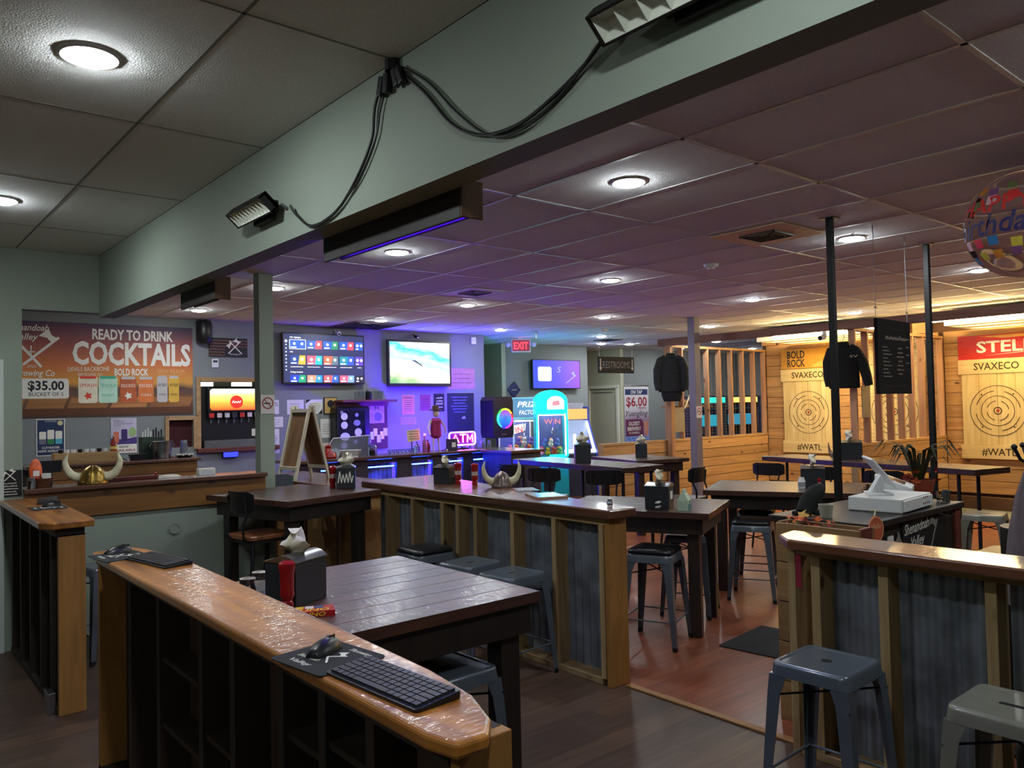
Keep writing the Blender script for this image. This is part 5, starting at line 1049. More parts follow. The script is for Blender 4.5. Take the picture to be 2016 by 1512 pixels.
# neon
PINKN = em('neon_pink', (255, 50, 170), 30.0); BLUEN = em('neon_violet', (75, 20, 255), 650.0)
t = thing('neon_atm_sign', 'glowing pink and violet neon ATM sign standing on the bar', 'neon sign', (7.06, 9.58, 1.07), rad(-8))
MB().box(-0.10, 0.10, -0.03, 0.03, 0, 0.02).build('stand', BLACKPL, t); MB().box(-0.01, 0.01, -0.005, 0.005, 0.02, 0.06).build('stem', BLACKPL, t)
MB().plate(rrect(-0.235, 0.235, 0.05, 0.27, 0.04), -0.008, -0.002).build('backing', pm('neon_back', (60, 30, 90), 0.3), t)
R_ = rrect(-0.22, 0.22, 0.065, 0.255, 0.04, 5); MB().tube([(x, -0.02, z) for x, z in R_] + [(R_[0][0], -0.02, R_[0][1])], 0.008, 8).build('border_tube', em('neon_white_violet', (180, 110, 255), 45.0), t)
for s, pts in (('A', [(-0.17, 0.10), (-0.115, 0.22), (-0.06, 0.10)]), ('A', [(-0.145, 0.15), (-0.085, 0.15)]), ('T', [(-0.04, 0.22), (0.06, 0.22)]), ('T', [(0.01, 0.22), (0.01, 0.10)]), ('M', [(0.085, 0.10), (0.09, 0.22), (0.13, 0.14), (0.17, 0.22), (0.175, 0.10)])):
    MB().tube([(x, -0.02, z) for x, z in pts], 0.010, 8).build('letter_tube', PINKN, t)
MB().box(-0.2, 0.2, 0.0, 0.012, 0.10, 0.22).build('rear_glow_tube', BLUEN, t)
# bits on the bar
def bottle(name, label, x, y, z, h, r, m, cap=BLACKPL, grp=None, cat='bottle'):
    t = thing(name, label, cat, (x, y, z), 0, grp); MB().lathe([(r, 0), (r*1.03, h*0.03), (r*1.03, h*0.55), (r*0.36, h*0.75), (r*0.33, h*0.93)], n=14).build('glass', m, t, smooth=True); MB().lathe([(r*0.40, h*0.92), (r*0.40, h), (0.002, h)], n=10).build('cap', cap, t); return t
PINKG = pm('pink_glass', (200, 120, 170), 0.1, trans=0.6)
bottle('liqueur_bottle', 'tall clear bottle with pink neck beside the yellow note', 6.34, 9.5, 1.07, 0.26, 0.033, PINKG, PINKN); bottle('liqueur_bottle', 'short red liqueur bottle left of the skeleton figure', 6.43, 9.56, 1.07, 0.17, 0.038, pm('red_glass', (150, 50, 60), 0.1, trans=0.5)); bottle('liqueur_bottle', 'clear squat bottle beside the shot glasses', 6.24, 9.55, 1.07, 0.15, 0.04, GLASS)
for k in range(7):
    o = thing('shot_glass', 'shot glass in the row before the pin board, number %s from left' % ('one', 'two', 'three', 'four', 'five', 'six', 'seven')[k], 'glass', (5.78+k*0.065, 9.55, 1.07), 0, 'shot glasses on the bar'); MB().lathe([(0.018, 0), (0.025, 0.06), (0.023, 0.06), (0.016, 0.012)], n=12).build('glass', GLASS, o, smooth=True)
for k in range(6):
    o = thing('plastic_cup', 'upturned plastic cup right of the neon sign, number %s from left' % ('one', 'two', 'three', 'four', 'five', 'six')[k], 'cup', (7.20+k*0.075, 9.62-0.05*(k % 2), 1.07), 0, 'cups beside the neon sign'); MB().lathe([(0.034, 0), (0.026, 0.11), (0.024, 0.11), (0.032, 0.004)], n=14).build('cup', CLEARPL, o, smooth=True)
for k in range(9):
    rr = random.Random(k); o = thing('garnish_pick', 'small trinket on the bar left of the neon sign, number %s' % ('one', 'two', 'three', 'four', 'five', 'six', 'seven', 'eight', 'nine')[k], 'trinket', (6.68+k*0.03, 9.50+rr.uniform(-0.05, 0.05), 1.07), rr.uniform(0, 3), 'trinkets on the bar'); MB().prism(rrect(-0.018, 0.018, -0.011, 0.011, 0.006), 0, 0.016+0.006*(k % 3)).build('trinket', WHITE if k % 2 else PINKG, o, bevel=0.002)
t = thing('note_card', 'pale yellow note taped in front of the pin board', 'note', (6.20, 9.62, 1.07)); MB().box(-0.01, 0.01, 0, 0.01, 0, 0.18).build('stick', STEEL, t); MB().at((0.02, -0.012, 0.24), 0, rad(-6), 0).box(-0.11, 0.11, -0.002, 0.002, -0.085, 0.085).build('card', CREAM, t)
for k in range(4): scrib(t, 0.02, 0.29-k*0.035, 0.0165, 0.16, 0.014, PRT, seed=k+40)
t = thing('skeleton_figure', 'skeleton pirate figure in a magenta shirt standing on the bar', 'figurine', (6.62, 9.62, 1.07))
BONE = pm('bone', (196, 186, 176), 0.6, var=0.15); MAG = pm('magenta_cloth', (140, 40, 96), 0.9, var=0.25, scale=20)
MB().lathe([(0.05, 0.18), (0.085, 0.22), (0.075, 0.38), (0.09, 0.44), (0.05, 0.48)], n=14).build('shirt', MAG, t, smooth=True); MB().ball((0, -0.01, 0.55), (0.05, 0.055, 0.06)).build('skull', BONE, t, smooth=True); MB().lathe([(0.09, 0.59), (0.10, 0.60), (0.05, 0.615), (0.045, 0.66), (0.01, 0.67)], n=16).build('hat', BROWNL, t, smooth=True)
for sx in (-1, 1):
    MB().tube([(sx*0.085, 0, 0.44), (sx*0.15, -0.02, 0.35), (sx*0.14, -0.06, 0.24)], [0.022, 0.016, 0.012], 8).build('arm', BONE, t, smooth=True); MB().tube([(sx*0.04, 0, 0.2), (sx*0.05, 0, 0.1), (sx*0.05, -0.01, 0.0)], [0.022, 0.014, 0.014], 8).build('leg', BONE, t, smooth=True)
t = thing('tip_box', 'dark box with a blank white square on the bar below the figure', 'box', (6.78, 9.45, 1.07)); MB().box(-0.07, 0.07, -0.05, 0.05, 0, 0.17).build('box', pm('violet_box', (52, 44, 70), 0.6), t, bevel=0.004); MB().box(-0.035, 0.035, -0.0512, -0.05, 0.05, 0.12).build('white_square', WHITE, t)
# till area left end of the bar
t = thing('pos_terminal', 'white tablet register glowing on the left end of the bar', 'register', (5.10, 9.42, 1.07), rad(-20)); MB().box(-0.10, 0.10, -0.06, 0.06, 0, 0.012).build('base', WHITE, t, bevel=0.004); MB().at((0, 0.0, 0.02), rad(-38), 0, 0).box(-0.14, 0.14, -0.09, 0.10, 0.02, 0.032).build('tablet', WHITE, t, bevel=0.004); MB().at((0, 0.0, 0.02), rad(-38), 0, 0).box(-0.125, 0.125, -0.075, 0.085, 0.032, 0.0335).build('screen', em('pos_white', (235, 250, 255), 1.6), t); MB().box(-0.02, 0.02, -0.01, 0.03, 0.012, 0.06).build('stand', WHITE, t)
t = thing('clear_shield', 'clear acrylic shield with bright edge behind the register', 'shield', (5.2, 9.66, 1.07)); MB().plate([(-0.34, 0), (0.34, 0), (0.34, 0.27), (-0.22, 0.25), (-0.34, 0.08)], -0.004, 0.004).build('sheet', CLEARPL, t); MB().tube([(-0.34, 0, 0.08), (-0.22, 0, 0.25), (0.34, 0, 0.27)], 0.006, 6).build('edge', pm('bright_edge', (225, 215, 235), 0.3), t); MB().box(-0.30, 0.30, -0.03, 0.03, 0, 0.01).build('foot', CLEARPL, t)
t = thing('red_toy_phone', 'red novelty item with white card at the left of the register', 'ornament', (4.80, 9.45, 1.07)); MB().lathe([(0.10, 0), (0.11, 0.02), (0.10, 0.07), (0.05, 0.09), (0.035, 0.13), (0.045, 0.16), (0.01, 0.18)], n=18).build('body', RED, t, smooth=True); MB().box(-0.09, 0.03, 0.05, 0.056, 0.02, 0.20).build('card', PAPER, t)
t = thing('tip_jar', 'glass tip jar right of the register', 'jar', (5.42, 9.40, 1.07)); MB().lathe([(0.06, 0), (0.065, 0.01), (0.065, 0.12), (0.05, 0.14), (0.05, 0.15), (0.045, 0.14), (0.058, 0.115), (0.058, 0.012)], n=18).build('jar', GLASS, t, smooth=True); MB().box(-0.03, 0.03, -0.02, 0.02, 0.012, 0.08).build('notes', PAPER, t)
# ---------------------------------------------------------------- ceiling fittings
def vent(label, x, y, s, frame, open_):
    t = thing('ceiling_vent', label, 'vent', (x, y, HC), 0)
    MB().box(-s, s, -s, s, -0.012, -0.004).build('frame', frame, t, bevel=0.003)
    k = open_
    MB().box(-k, k, -k, k, -0.013, -0.012).build('opening', pm('vent_dark', (22, 22, 24), 0.8), t)
    for i in range(4):
        r = k*(1-i*0.24)
        b = MB()
        for (x0, x1, y0, y1) in ((-r, r, -r, -r+0.012), (-r, r, r-0.012, r), (-r, -r+0.012, -r, r), (r-0.012, r, -r, r)): b.box(x0, x1, y0, y1, -0.024+0.002*i, -0.013)
        b.build('louvre', pm('vent_louvre', (74, 74, 78), 0.5), t)
    return t
vent('square ceiling vent with tan frame left of the first black pole', 5.27, 3.25, 0.30, pm('tan_vent', (240, 218, 176), 0.6), 0.145)
vent('square ceiling vent with pale violet frame over the bar', 5.20, 6.77, 0.26, TRIM, 0.13)
vent('flat ceiling vent far back near the restroom recess', 11.2, 10.4, 0.28, TRIM, 0.2)
vent('brown stained ceiling vent above the two televisions', 5.9, 10.3, 0.42, pm('stained_vent', (110, 80, 96), 0.7), 0.36)
def smoke(label, x, y):
    t = thing('smoke_detector', label, 'smoke detector', (x, y, HC)); MB().lathe([(0.065, 0), (0.068, -0.006), (0.055, -0.028), (0.035, -0.034), (0.03, -0.046), (0.002, -0.048)], n=22).build('case', WHITE, t, smooth=True); MB().lathe([(0.056, -0.014), (0.058, -0.018), (0.054, -0.022)], n=22).build('slot_ring', DARKGREY, t)
smoke('white smoke detector below the tan framed vent', 5.99, 4.27); smoke('pinkish smoke detector near the far downlights', 9.6, 9.0); 
t = thing('sprinkler_head', 'small sprinkler hanging above the exit sign', 'sprinkler', (8.95, 9.95, HC)); MB().cyl((0, 0, 0), (0, 0, -0.10), 0.008, n=8).build('pipe', STEEL, t); MB().lathe([(0.03, -0.10), (0.03, -0.105)], n=14).build('deflector', STEEL, t); MB().lathe([(0.035, 0), (0.035, -0.008)], n=14).build('collar', STEEL, t)
# exit sign
t = thing('exit_sign', 'lit red EXIT sign with two lamp heads on the ceiling', 'exit sign', (9.48, 10.98, 2.69), rad(-30))
MB().box(-0.18, 0.18, -0.03, 0.03, 0, 0.24).build('housing', WHITE, t, bevel=0.006); flat(t, 'face', em('exit_pink', (190, 60, 90), 0.35), rc(-0.165, 0.165, 0.015, 0.225), 0.0305); text(t, 'EXIT', 0, 0.055, 0.032, 0.13, em('exit_red', (255, 40, 50), 4.0), width=0.27, bold=0.02)
MB().box(-0.05, 0.05, -0.03, 0.03, 0.24, 0.26).build('canopy', WHITE, t)
for sx in (-1, 1): MB().ball((sx*0.24, -0.01, 0.14), (0.05, 0.045, 0.05), 12, 8).build('lamp_head', pm('frosted_lamp', (200, 196, 214), 0.2), t, smooth=True); MB().cyl((sx*0.18, 0, 0.14), (sx*0.2, 0, 0.14), 0.015, n=8).build('arm', WHITE, t)
# restroom sign
t = thing('restroom_sign', 'black hanging sign with hand lettered RESTROOMS and two arrows', 'sign', (10.43, 9.5, 2.245), rad(-4)); MB().box(-0.43, 0.43, -0.012, 0.012, 0, 0.29).build('board', SLATE, t, bevel=0.003)
text(t, 'RESTROOMS', 0, 0.09, 0.0125, 0.12, pm('grey_chalk', (128, 128, 132), 0.9), width=0.66, depth=0.0008)
for sx in (-0.385, 0.385): flat(t, 'arrow', CHALK, [(sx-0.012, 0.25), (sx-0.012, 0.10), (sx-0.035, 0.10), (sx, 0.04), (sx+0.035, 0.10), (sx+0.012, 0.10), (sx+0.012, 0.25)], 0.0125)
for x in (-0.4, 0.4): MB().cyl((x, 0, 0.29), (x, 0, HC-2.245), 0.0025, n=5).build('wire', STEEL, t)
# things on the games wall
t = thing('diamond_sign', 'dark blue diamond shaped sign left of the purple television', 'sign', (10.14, 11.985, 1.86)); MB().plate([(0, 0), (0.17, 0.16), (0.02, 0.33), (-0.17, 0.17)], -0.012, 0).build('panel', pm('navy_sign', (26, 38, 92), 0.5), t); scrib(t, 0.0, 0.15, 0.0125, 0.12, 0.03, CHALK, seed=6)
notice('pale wide notice right of the cyan claw machine', 11.6, 12.1, 1.56, 1.74, pm('lilac_paper', (170, 168, 186), 0.7), 2, y=12.0, seed=21)
notice('small framed notice on the hall corner behind the speaker', 9.60, 9.78, 1.30, 1.75, PAPER, 3, frame=PRT, y=13.0, seed=22) if False else None
t = thing('black_sign', 'black sign with white lettering at the corner of the hall', 'sign', (8.49, 11.0, 1.83), PI/2); MB().box(-0.14, 0.14, -0.02, 0, 0, 0.44).build('panel', INK, t, bevel=0.004)
t.rotation_euler = (0, 0, 0); t.location = (8.62, 11.2, 1.83); MB().box(-0.155, -0.14, 0.0, 0.01, 0.1, 0.34).build('bracket', BLACK, t)
text(t, 'TASTE', 0.0, 0.13, 0.0205, 0.06, WPRINT, width=0.24, bold=0.02); text(t, 'CALORIES', 0.0, 0.04, 0.0205, 0.06, WPRINT, width=0.25, bold=0.02)
# party speaker on a stand
t = thing('party_speaker', 'black loudspeaker with glowing rainbow ring on a stand', 'speaker', (8.29, 10.25, 0)); MB().plate([(-0.20, 1.18), (0.20, 1.18), (0.22, 1.25), (0.22, 1.80), (0.18, 1.86), (-0.18, 1.86), (-0.22, 1.80), (-0.22, 1.25)], -0.17, 0.17).build('cabinet', BLACKPL, t, bevel=0.01)
MB().cyl((0, 0, 0.05), (0, 0, 1.18), 0.018, n=10).build('stand_pole', BLACK, t)
for k in range(3): a = k*2*PI/3; MB().tube([(0, 0, 0.35), (0.3*math.cos(a), 0.3*math.sin(a), 0.01)], 0.012, 6).build('stand_leg', BLACK, t)
for k in range(12):
    h_ = k/12; c = [abs(((h_*6+o_) % 6)-3)-1 for o_ in (0, 4, 2)]; c = tuple(int(255*min(1, max(0.1, v))) for v in c)
    MB().ring((0.03, 1.50), 0.155, 0.022, -0.185, -0.172, 4, 2*PI*k/12, 2*PI*(k+1)/12).build('ring_light', em('ring_%d_%d_%d' % c, c, 5.0), t)
MB().disc((0.03, 1.50), 0.135, -0.178, -0.17, 24).build('cone', gradient('cone_glow', [(0, (40, 60, 220)), (0.5, (30, 130, 190)), (1, (160, 40, 190))], 1.36, 1.64, es=0.8), t); MB().ball((0.03, -0.175, 1.50), (0.05, 0.02, 0.05), 14, 8).build('dust_cap', em('cone_blue', (60, 110, 230), 0.8), t, smooth=True); MB().box(-0.05, 0.05, -0.174, -0.17, 1.23, 1.245).build('badge', STEEL, t)
# claw machines
CYAN = em('cyan_glow', (0, 235, 245), 4.0); CYANB = pm('cyan_body', (30, 170, 190), 0.35)
PL = [pm('plush_%d' % i, c, 0.95, var=0.2, scale=30) for i, c in enumerate(((236, 190, 60), (220, 90, 70), (236, 230, 220), (120, 100, 190), (226, 130, 170), (110, 180, 120), (90, 120, 190), (240, 150, 80)))]
ORD = ('leftmost', 'second', 'third', 'fourth', 'fifth', 'sixth', 'seventh', 'eighth', 'ninth', 'tenth', 'eleventh', 'twelfth', 'thirteenth', 'fourteenth', 'fifteenth', 'sixteenth', 'seventeenth', 'eighteenth', 'nineteenth', 'twentieth', 'twenty-first', 'twenty-second')
def plush(nx, ny, c, rz, hw, hd, z0, grp, where):
    rr = random.Random(nx*7+len(where)); spots = []
    for L_ in range(2):
        for i in range(nx-L_):
            for j in range(ny):
                u = -hw+2*hw*(i+0.5+0.5*L_)/nx; v = -hd+2*hd*(j+0.5)/ny
                spots.append((u+rr.uniform(-0.01, 0.01), v, z0+L_*0.155+0.01*j, L_))
    spots.sort(key=lambda s_: s_[0])
    for k, (u, v, z, L_) in enumerate(spots):
        s = min(0.058, hw/nx*0.98); x = c[0]+u*math.cos(rz)-v*math.sin(rz); y = c[1]+u*math.sin(rz)+v*math.cos(rz); q_ = (k*5+nx) % 8; m = PL[q_]; col_ = ('yellow', 'coral', 'white', 'violet', 'pink', 'green', 'blue', 'orange')[q_]
        o = thing('plush_toy', '%s plush toy, %s from the left in the %s' % (col_, ORD[k], where), 'plush toy', (x, y, z), rr.uniform(-0.5, 0.5), grp)
        MB().ball((0, 0, s*0.8), (s*0.95, s*0.8, s*0.8), 12, 7).build('body', m, o, smooth=True); MB().ball((0, -s*0.2, s*1.95), (s*0.7, s*0.65, s*0.65), 12, 7).build('head', m, o, smooth=True)
        for sx in (-1, 1): MB().ball((sx*s*0.5, -s*0.15, s*2.45), s*0.25, 8, 5).build('ear', m, o, smooth=True)
def claw(name, label, loc, rz, W, D, H, body, glow, where, marquee, n):
    t = thing(name, label, 'claw machine', loc, rz); z0, z1 = 0.80, H-0.42; h = W/2; d = D/2
    MB().box(-h, h, -d, d, 0, z0).build('base_cabinet', body, t, bevel=0.01)
    MB().box(-h*0.2, h*0.75, -d-0.06, -d, z0-0.10, z0+0.03).build('control_panel', glow or body, t, bevel=0.008); MB().box(-h*0.6, h*0.0, -d-0.012, -d, 0.2, 0.5).build('prize_door', pm('dark_flap', (30, 30, 40), 0.4), t)
    for sx in (-1, 1):
        for sy in (-1, 1): MB().box(sx*h-0.03 if sx > 0 else -h, sx*h if sx > 0 else -h+0.03, sy*d-0.03 if sy > 0 else -d, sy*d if sy > 0 else -d+0.03, z0, z1).build('corner_post', glow if (glow and sy < 0) else (WHITE if not glow else CYANB), t)
    if glow: MB().plate([(-h, z1)]+[(-h+W*(0.5-0.5*math.cos(PI*k/12)), z1+0.22+0.20*math.sin(PI*k/12)) for k in range(13)]+[(h, z1)], -d, d).build('arched_top', glow, t, bevel=0.01)
    else: MB().box(-h, h, -d, d, z1, H).build('top_box', body, t, bevel=0.01)
    marquee(t, h, d, z1, H)
    MB().box(-h+0.03, h-0.03, d-0.025, d-0.015, z0, z1).build('back_panel', pm('claw_back', (86, 96, 150), 0.5), t)
    for x in (-h+0.035, h-0.045): MB().box(x, x+0.01, -d+0.035, -d+0.05, z0+0.02, z1-0.02).build('inner_light', em('claw_light', (255, 250, 240), 7.0), t)
    MB().box(-h+0.05, h-0.05, -d+0.03, d-0.04, z1-0.03, z1-0.02).build('ceiling_light', em('claw_light2', (240, 245, 255), 3.0), t)
    for a in ((-h+0.03, h-0.03, -d+0.004, -d+0.010),): MB().box(a[0], a[1], a[2], a[3], z0, z1).build('front_glass', pm('claw_glass', (255, 255, 255), 0.02, trans=1.0, var=0.0, ior=1.05), t)
    MB().cyl((0.05, 0, z1-0.03), (0.05, 0, z1-0.25), 0.008, n=8).build('claw_cable', CHROME, t)
    for k in range(3): a = k*2.1; MB().tube([(0.05, 0, z1-0.25), (0.05+0.06*math.cos(a), 0.06*math.sin(a), z1-0.30), (0.05+0.03*math.cos(a), 0.03*math.sin(a), z1-0.36)], 0.006, 6).build('claw_finger', CHROME, t)
    return t
def mq1(t, h, d, z1, H):
    flat(t, 'marquee', pm('marquee_grey', (96, 100, 130), 0.5, emit=(110, 120, 160), es=0.4), rc(-h+0.02, h-0.02, z1+0.05, H-0.02), d+0.0005); text(t, 'PRIZE', 0, z1+0.24, d+0.002, 0.10, em('marq_white', (230, 235, 250), 1.4), width=W_*0.72, shear=0.25, bold=0.02); text(t, 'FACTORY', 0, z1+0.10, d+0.002, 0.08, MATS['marq_white'], width=W_*0.62, shear=0.25)
    flat(t, 'win_burst', em('win_white', (250, 240, 240), 1.3), [(-0.22, 1.30), (0.24, 1.36), (0.22, 1.22), (-0.18, 1.12)], -d+0.03, 0.002); text(t, 'WIN', 0.0, 1.18, -d+0.032+0.002, 0.11, em('win_red', (230, 50, 60), 1.4), width=0.34, bold=0.03, rot=0.08)
def mq2(t, h, d, z1, H):
    flat(t, 'marquee', em('marq_glow', (255, 236, 236), 3.0), [(-0.08, z1+0.08), (0.22, z1+0.08), (0.22, z1+0.16)]+[(0.07+0.15*math.cos(PI*k/10), z1+0.20+0.11*math.sin(PI*k/10)) for k in range(11)]+[(-0.08, z1+0.16)], d+0.002)
    flat(t, 'marquee_mark', em('marq_red', (255, 110, 120), 1.6), [(0.0, z1+0.14), (0.15, z1+0.15), (0.13, z1+0.24), (0.02, z1+0.22)], d+0.004); text(t, 'WIN', 0.06, 1.36, -d+0.034, 0.09, em('win_pink', (220, 130, 150), 0.9), width=0.30, bold=0.02)
W_ = 0.70
claw('claw_machine', 'white lit claw machine reading PRIZE and WIN left of the cyan one', (9.78, 11.35, 0), rad(-14), 0.70, 0.66, 1.86, pm('claw_white', (190, 192, 205), 0.4), None, 'prize machine', mq1, 9)
plush(4, 2, (9.78, 11.35), rad(-14), 0.27, 0.2, 0.805, 'plush toys in the prize machine', 'white prize claw machine')
claw('claw_machine', 'glowing cyan claw machine with arched top', (9.66, 10.42, 0), rad(-36), 0.56, 0.52, 1.97, CYANB, CYAN, 'cyan machine', mq2, 9)
plush(4, 2, (9.66, 10.42), rad(-36), 0.22, 0.17, 0.805, 'plush toys in the cyan machine', 'cyan claw machine')
# slanted arcade game
t = thing('arcade_cabinet', 'blue and white arcade cabinet with slanted lit sides right of the claw machines', 'arcade machine', (10.72, 10.95, 0), rad(-30)); SIDE = pm('arcade_blue', (60, 76, 200), 0.4)
for sx in (-0.36, 0.33): MB().at((sx, 0, 0), 0, 0, PI/2).plate([(-0.55, 0), (0.40, 0), (0.40, 1.66), (0.10, 1.66), (0.06, 1.40), (-0.45, 0.86), (-0.55, 0.80)], -0.03, 0.0).build('side_panel', SIDE, t)
MB().box(-0.33, 0.33, -0.5, 0.38, 0, 0.78).build('base', pm('arcade_dark', (52, 50, 70), 0.5), t); MB().box(-0.33, 0.33, 0.08, 0.14, 1.42, 1.62).build('marquee', em('arc_marquee', (255, 176, 96), 1.0), t); text(t, 'ARCADE', 0.05, 1.47, -0.078, 0.08, em('arc_txt', (230, 120, 60), 1.2), width=0.4) if False else MB().disc((-0.2, 1.52), 0.06, 0.076, 0.079, 16).build('marquee_mark', em('arc_mark', (250, 230, 60), 1.6), t)
b = MB()
for k in range(2):
    x = -0.33+k*0.62; b.add([(x, -0.44, 0.86), (x+0.05, -0.44, 0.86), (x+0.05, 0.06, 1.38), (x, 0.06, 1.38), (x, -0.42, 0.84), (x+0.05, -0.42, 0.84), (x+0.05, 0.08, 1.36), (x, 0.08, 1.36)], [(0, 1, 2, 3), (4, 7, 6, 5), (0, 4, 5, 1), (1, 5, 6, 2), (2, 6, 7, 3), (3, 7, 4, 0)])
b.box(-0.33, 0.33, -0.47, -0.42, 0.80, 0.86).box(-0.02, 0.02, -0.20, -0.16, 0.84, 1.14); b.build('white_light_frame', em('arc_white', (240, 246, 255), 3.2), t)
MB().box(-0.33, 0.33, 0.05, 0.07, 0.80, 1.40).build('screen', pm('arc_screen', (120, 130, 160), 0.3, emit=(150, 160, 190), es=0.6), t)
# banner on the far wall
t = thing('beer_banner', 'tall beer banner reading ON TAP and OLDEST BREWERY on the far wall', 'banner', (13.92, 12.08, 0.78)); W = 0.84
MB().box(-W/2, W/2, -0.004, 0, 0, 1.33).build('sheet', gradient('banner_print', [(0, (120, 150, 220)), (0.4, (150, 120, 150)), (0.6, (200, 196, 206)), (1, (214, 212, 214))], 0, 1.33), t); MB().cyl((-W/2, -0.01, 1.33), (W/2, -0.01, 1.33), 0.012, n=8).build('top_rail', STEEL, t)
flat(t, 'blue_band', pm('band_navy', (40, 48, 96), 0.6), rc(-W/2+0.03, W/2-0.03, 1.12, 1.25), 0.0045); text(t, 'ON TAP', 0, 1.145, 0.0062, 0.08, WPRINT, width=0.40, shear=0.15, bold=0.02)
text(t, '$6.00', 0.0, 0.86, 0.0046, 0.21, pm('banner_red', (150, 36, 48), 0.6), width=0.72, bold=0.03); text(t, 'PINTS', 0.19, 0.785, 0.0046, 0.055, MATS['banner_red'], width=0.26, bold=0.02); text(t, 'Yuengling', 0.0, 0.63, 0.0046, 0.13, PRT, width=0.76, shear=0.3)
flat(t, 'red_block', pm('banner_plum', (104, 44, 80), 0.6), [(-W/2+0.03, 0.17), (0.22, 0.17), (0.22, 0.46), (0.16, 0.56), (-W/2+0.03, 0.56)], 0.0045)
text(t, 'OLDEST', -0.10, 0.42, 0.0062, 0.085, WPRINT, width=0.38, bold=0.02); text(t, 'BREWERY', -0.10, 0.30, 0.0062, 0.085, WPRINT, width=0.46, bold=0.02); text(t, 'IN AMERICA', -0.10, 0.225, 0.0062, 0.045, WPRINT, width=0.36)
flat(t, 'printed_glass', pm('print_beer', (196, 130, 110), 0.6), [(0.25, 0.17), (0.38, 0.17), (0.40, 0.5), (0.23, 0.5)], 0.0046)
for k in range(5): MB().ring((-0.30+k*0.14, 0.08), 0.045, 0.02, -0.0062, -0.0046, 16, -0.6, 2.6).build('wave_print', pm('wave_blue', (50, 90, 190), 0.6), t)
t = thing('wall_lettering', 'faint dark lettering on the far wall beside the hoodie', 'lettering', (15.0, 12.098, 2.0))
for k in range(5): scrib(t, 0.02*k, 0.36-k*0.09, 0.001, 0.34-0.03*k, 0.05, pm('wall_ink', (72, 74, 80), 0.8), seed=k+60)
# machines seen between the studs
def cabinet(label, loc, rz, c, glow, marq):
    t = thing('arcade_cabinet', label, 'arcade machine', loc, rz); n = '%d_%d_%d' % glow
    MB().at((0, 0, 0), 0, 0, PI/2).plate([(-0.38, 0), (0.38, 0), (0.38, 1.82), (-0.30, 1.82), (-0.34, 1.58), (-0.10, 1.50), (-0.16, 1.05), (-0.42, 0.95), (-0.38, 0.6)], -0.32, 0.32).build('cabinet', pm('arc_body_' + n, c, 0.4), t); MB().at((0, 0.005, 1.27), rad(8), 0, 0).box(-0.28, 0.28, -0.15, -0.13, -0.19, 0.19).build('screen', em('arc_scr_' + n, glow, 0.45), t)
    MB().box(-0.30, 0.30, -0.345, -0.33, 1.68, 1.79).build('marquee', em('arc_mq_' + n, marq, 0.9), t)
    for sx in (-1, 1): MB().box(sx*0.30-0.02, sx*0.30+0.02, -0.40, -0.385, 0.25, 0.9).build('edge_light', em('arc_edge_' + n, glow, 2.5), t)
    MB().box(-0.25, 0.25, -0.42, -0.36, 0.95, 0.98).build('control_deck', BLACKPL, t); return t
cabinet('arcade machine with teal and magenta edge lights behind the far column', (13.3, 9.75, 0), rad(-30), (26, 24, 60), (40, 200, 230), (40, 240, 210)); cabinet('arcade machine with yellow marquee and green frame between the studs', (14.6, 9.85, 0), rad(-30), (24, 30, 40), (60, 180, 220), (250, 230, 120)); cabinet('arcade machine glowing blue low between the right studs', (16.1, 9.9, 0), rad(-30), (20, 20, 60), (50, 60, 250), (60, 80, 200))
t = thing('punching_bag', 'grey punching bag of the boxing game behind the lane studs', 'punching bag', (15.35, 8.75, 0)); MB().lathe([(0.10, 1.0), (0.16, 1.05), (0.19, 1.3), (0.17, 1.6), (0.10, 1.78), (0.03, 1.82)], n=20).build('bag', pm('bag_grey', (176, 164, 138), 0.7), t, smooth=True); MB().cyl((0, 0, 1.8), (0.05, 0.2, 2.1), 0.015, n=8).build('hook', BLACK, t); MB().box(-0.2, 0.2, 0.2, 0.35, 0, 2.1).build('frame', pm('boxer_frame', (60, 70, 60), 0.6), t); MB().box(-0.2, 0.2, -0.2, 0.15, 0.0, 0.95).build('foot_post', DARKGREY, t)
t = thing('vine_garland', 'green vine garland hanging on the far wall behind the studs', 'garland', (15.6, 12.05, 1.6)); pts = [(0.0, 0, 0.9), (0.06, 0, 0.7), (0.2, -0.01, 0.45), (0.25, -0.01, 0.1), (0.3, -0.01, -0.2)]; MB().tube(pts, 0.012, 6).build('stem', pm('vine_stem', (60, 74, 50), 0.8), t, smooth=True); b = MB()
for k in range(26):
    rr = random.Random(k); i = rr.uniform(0, 3.99); p0, p1 = Vector(pts[int(i)]), Vector(pts[int(i)+1]); p = p0.lerp(p1, i-int(i)); a = rr.uniform(0, 6.28); l = 0.07; e = Vector((math.cos(a)*l, -0.03, math.sin(a)*l)); n_ = Vector((-math.sin(a)*0.02, 0, math.cos(a)*0.02)); b.add([tuple(p), tuple(p+e*0.5+n_), tuple(p+e), tuple(p+e*0.5-n_)], [(0, 1, 2, 3)])
b.build('leaves', pm('vine_leaf', (70, 104, 60), 0.7, var=0.3), t, kind='stuff')
t = thing('rustic_shelf', 'small pine shelf with arched wooden blocks on the first lane studs', 'shelf', (10.75, 8.30, 1.62)); MB().box(-0.5, 0.5, -0.08, 0.08, 0, 0.03).build('board', PINE_X, t, bevel=0.003)
for k, x in enumerate((-0.36, 0.0, 0.36)): MB().ring((x, 0.03), 0.075, 0.05, -0.04, 0.04, 14, 0.0, PI).build('arched_block', PINE_X, t)
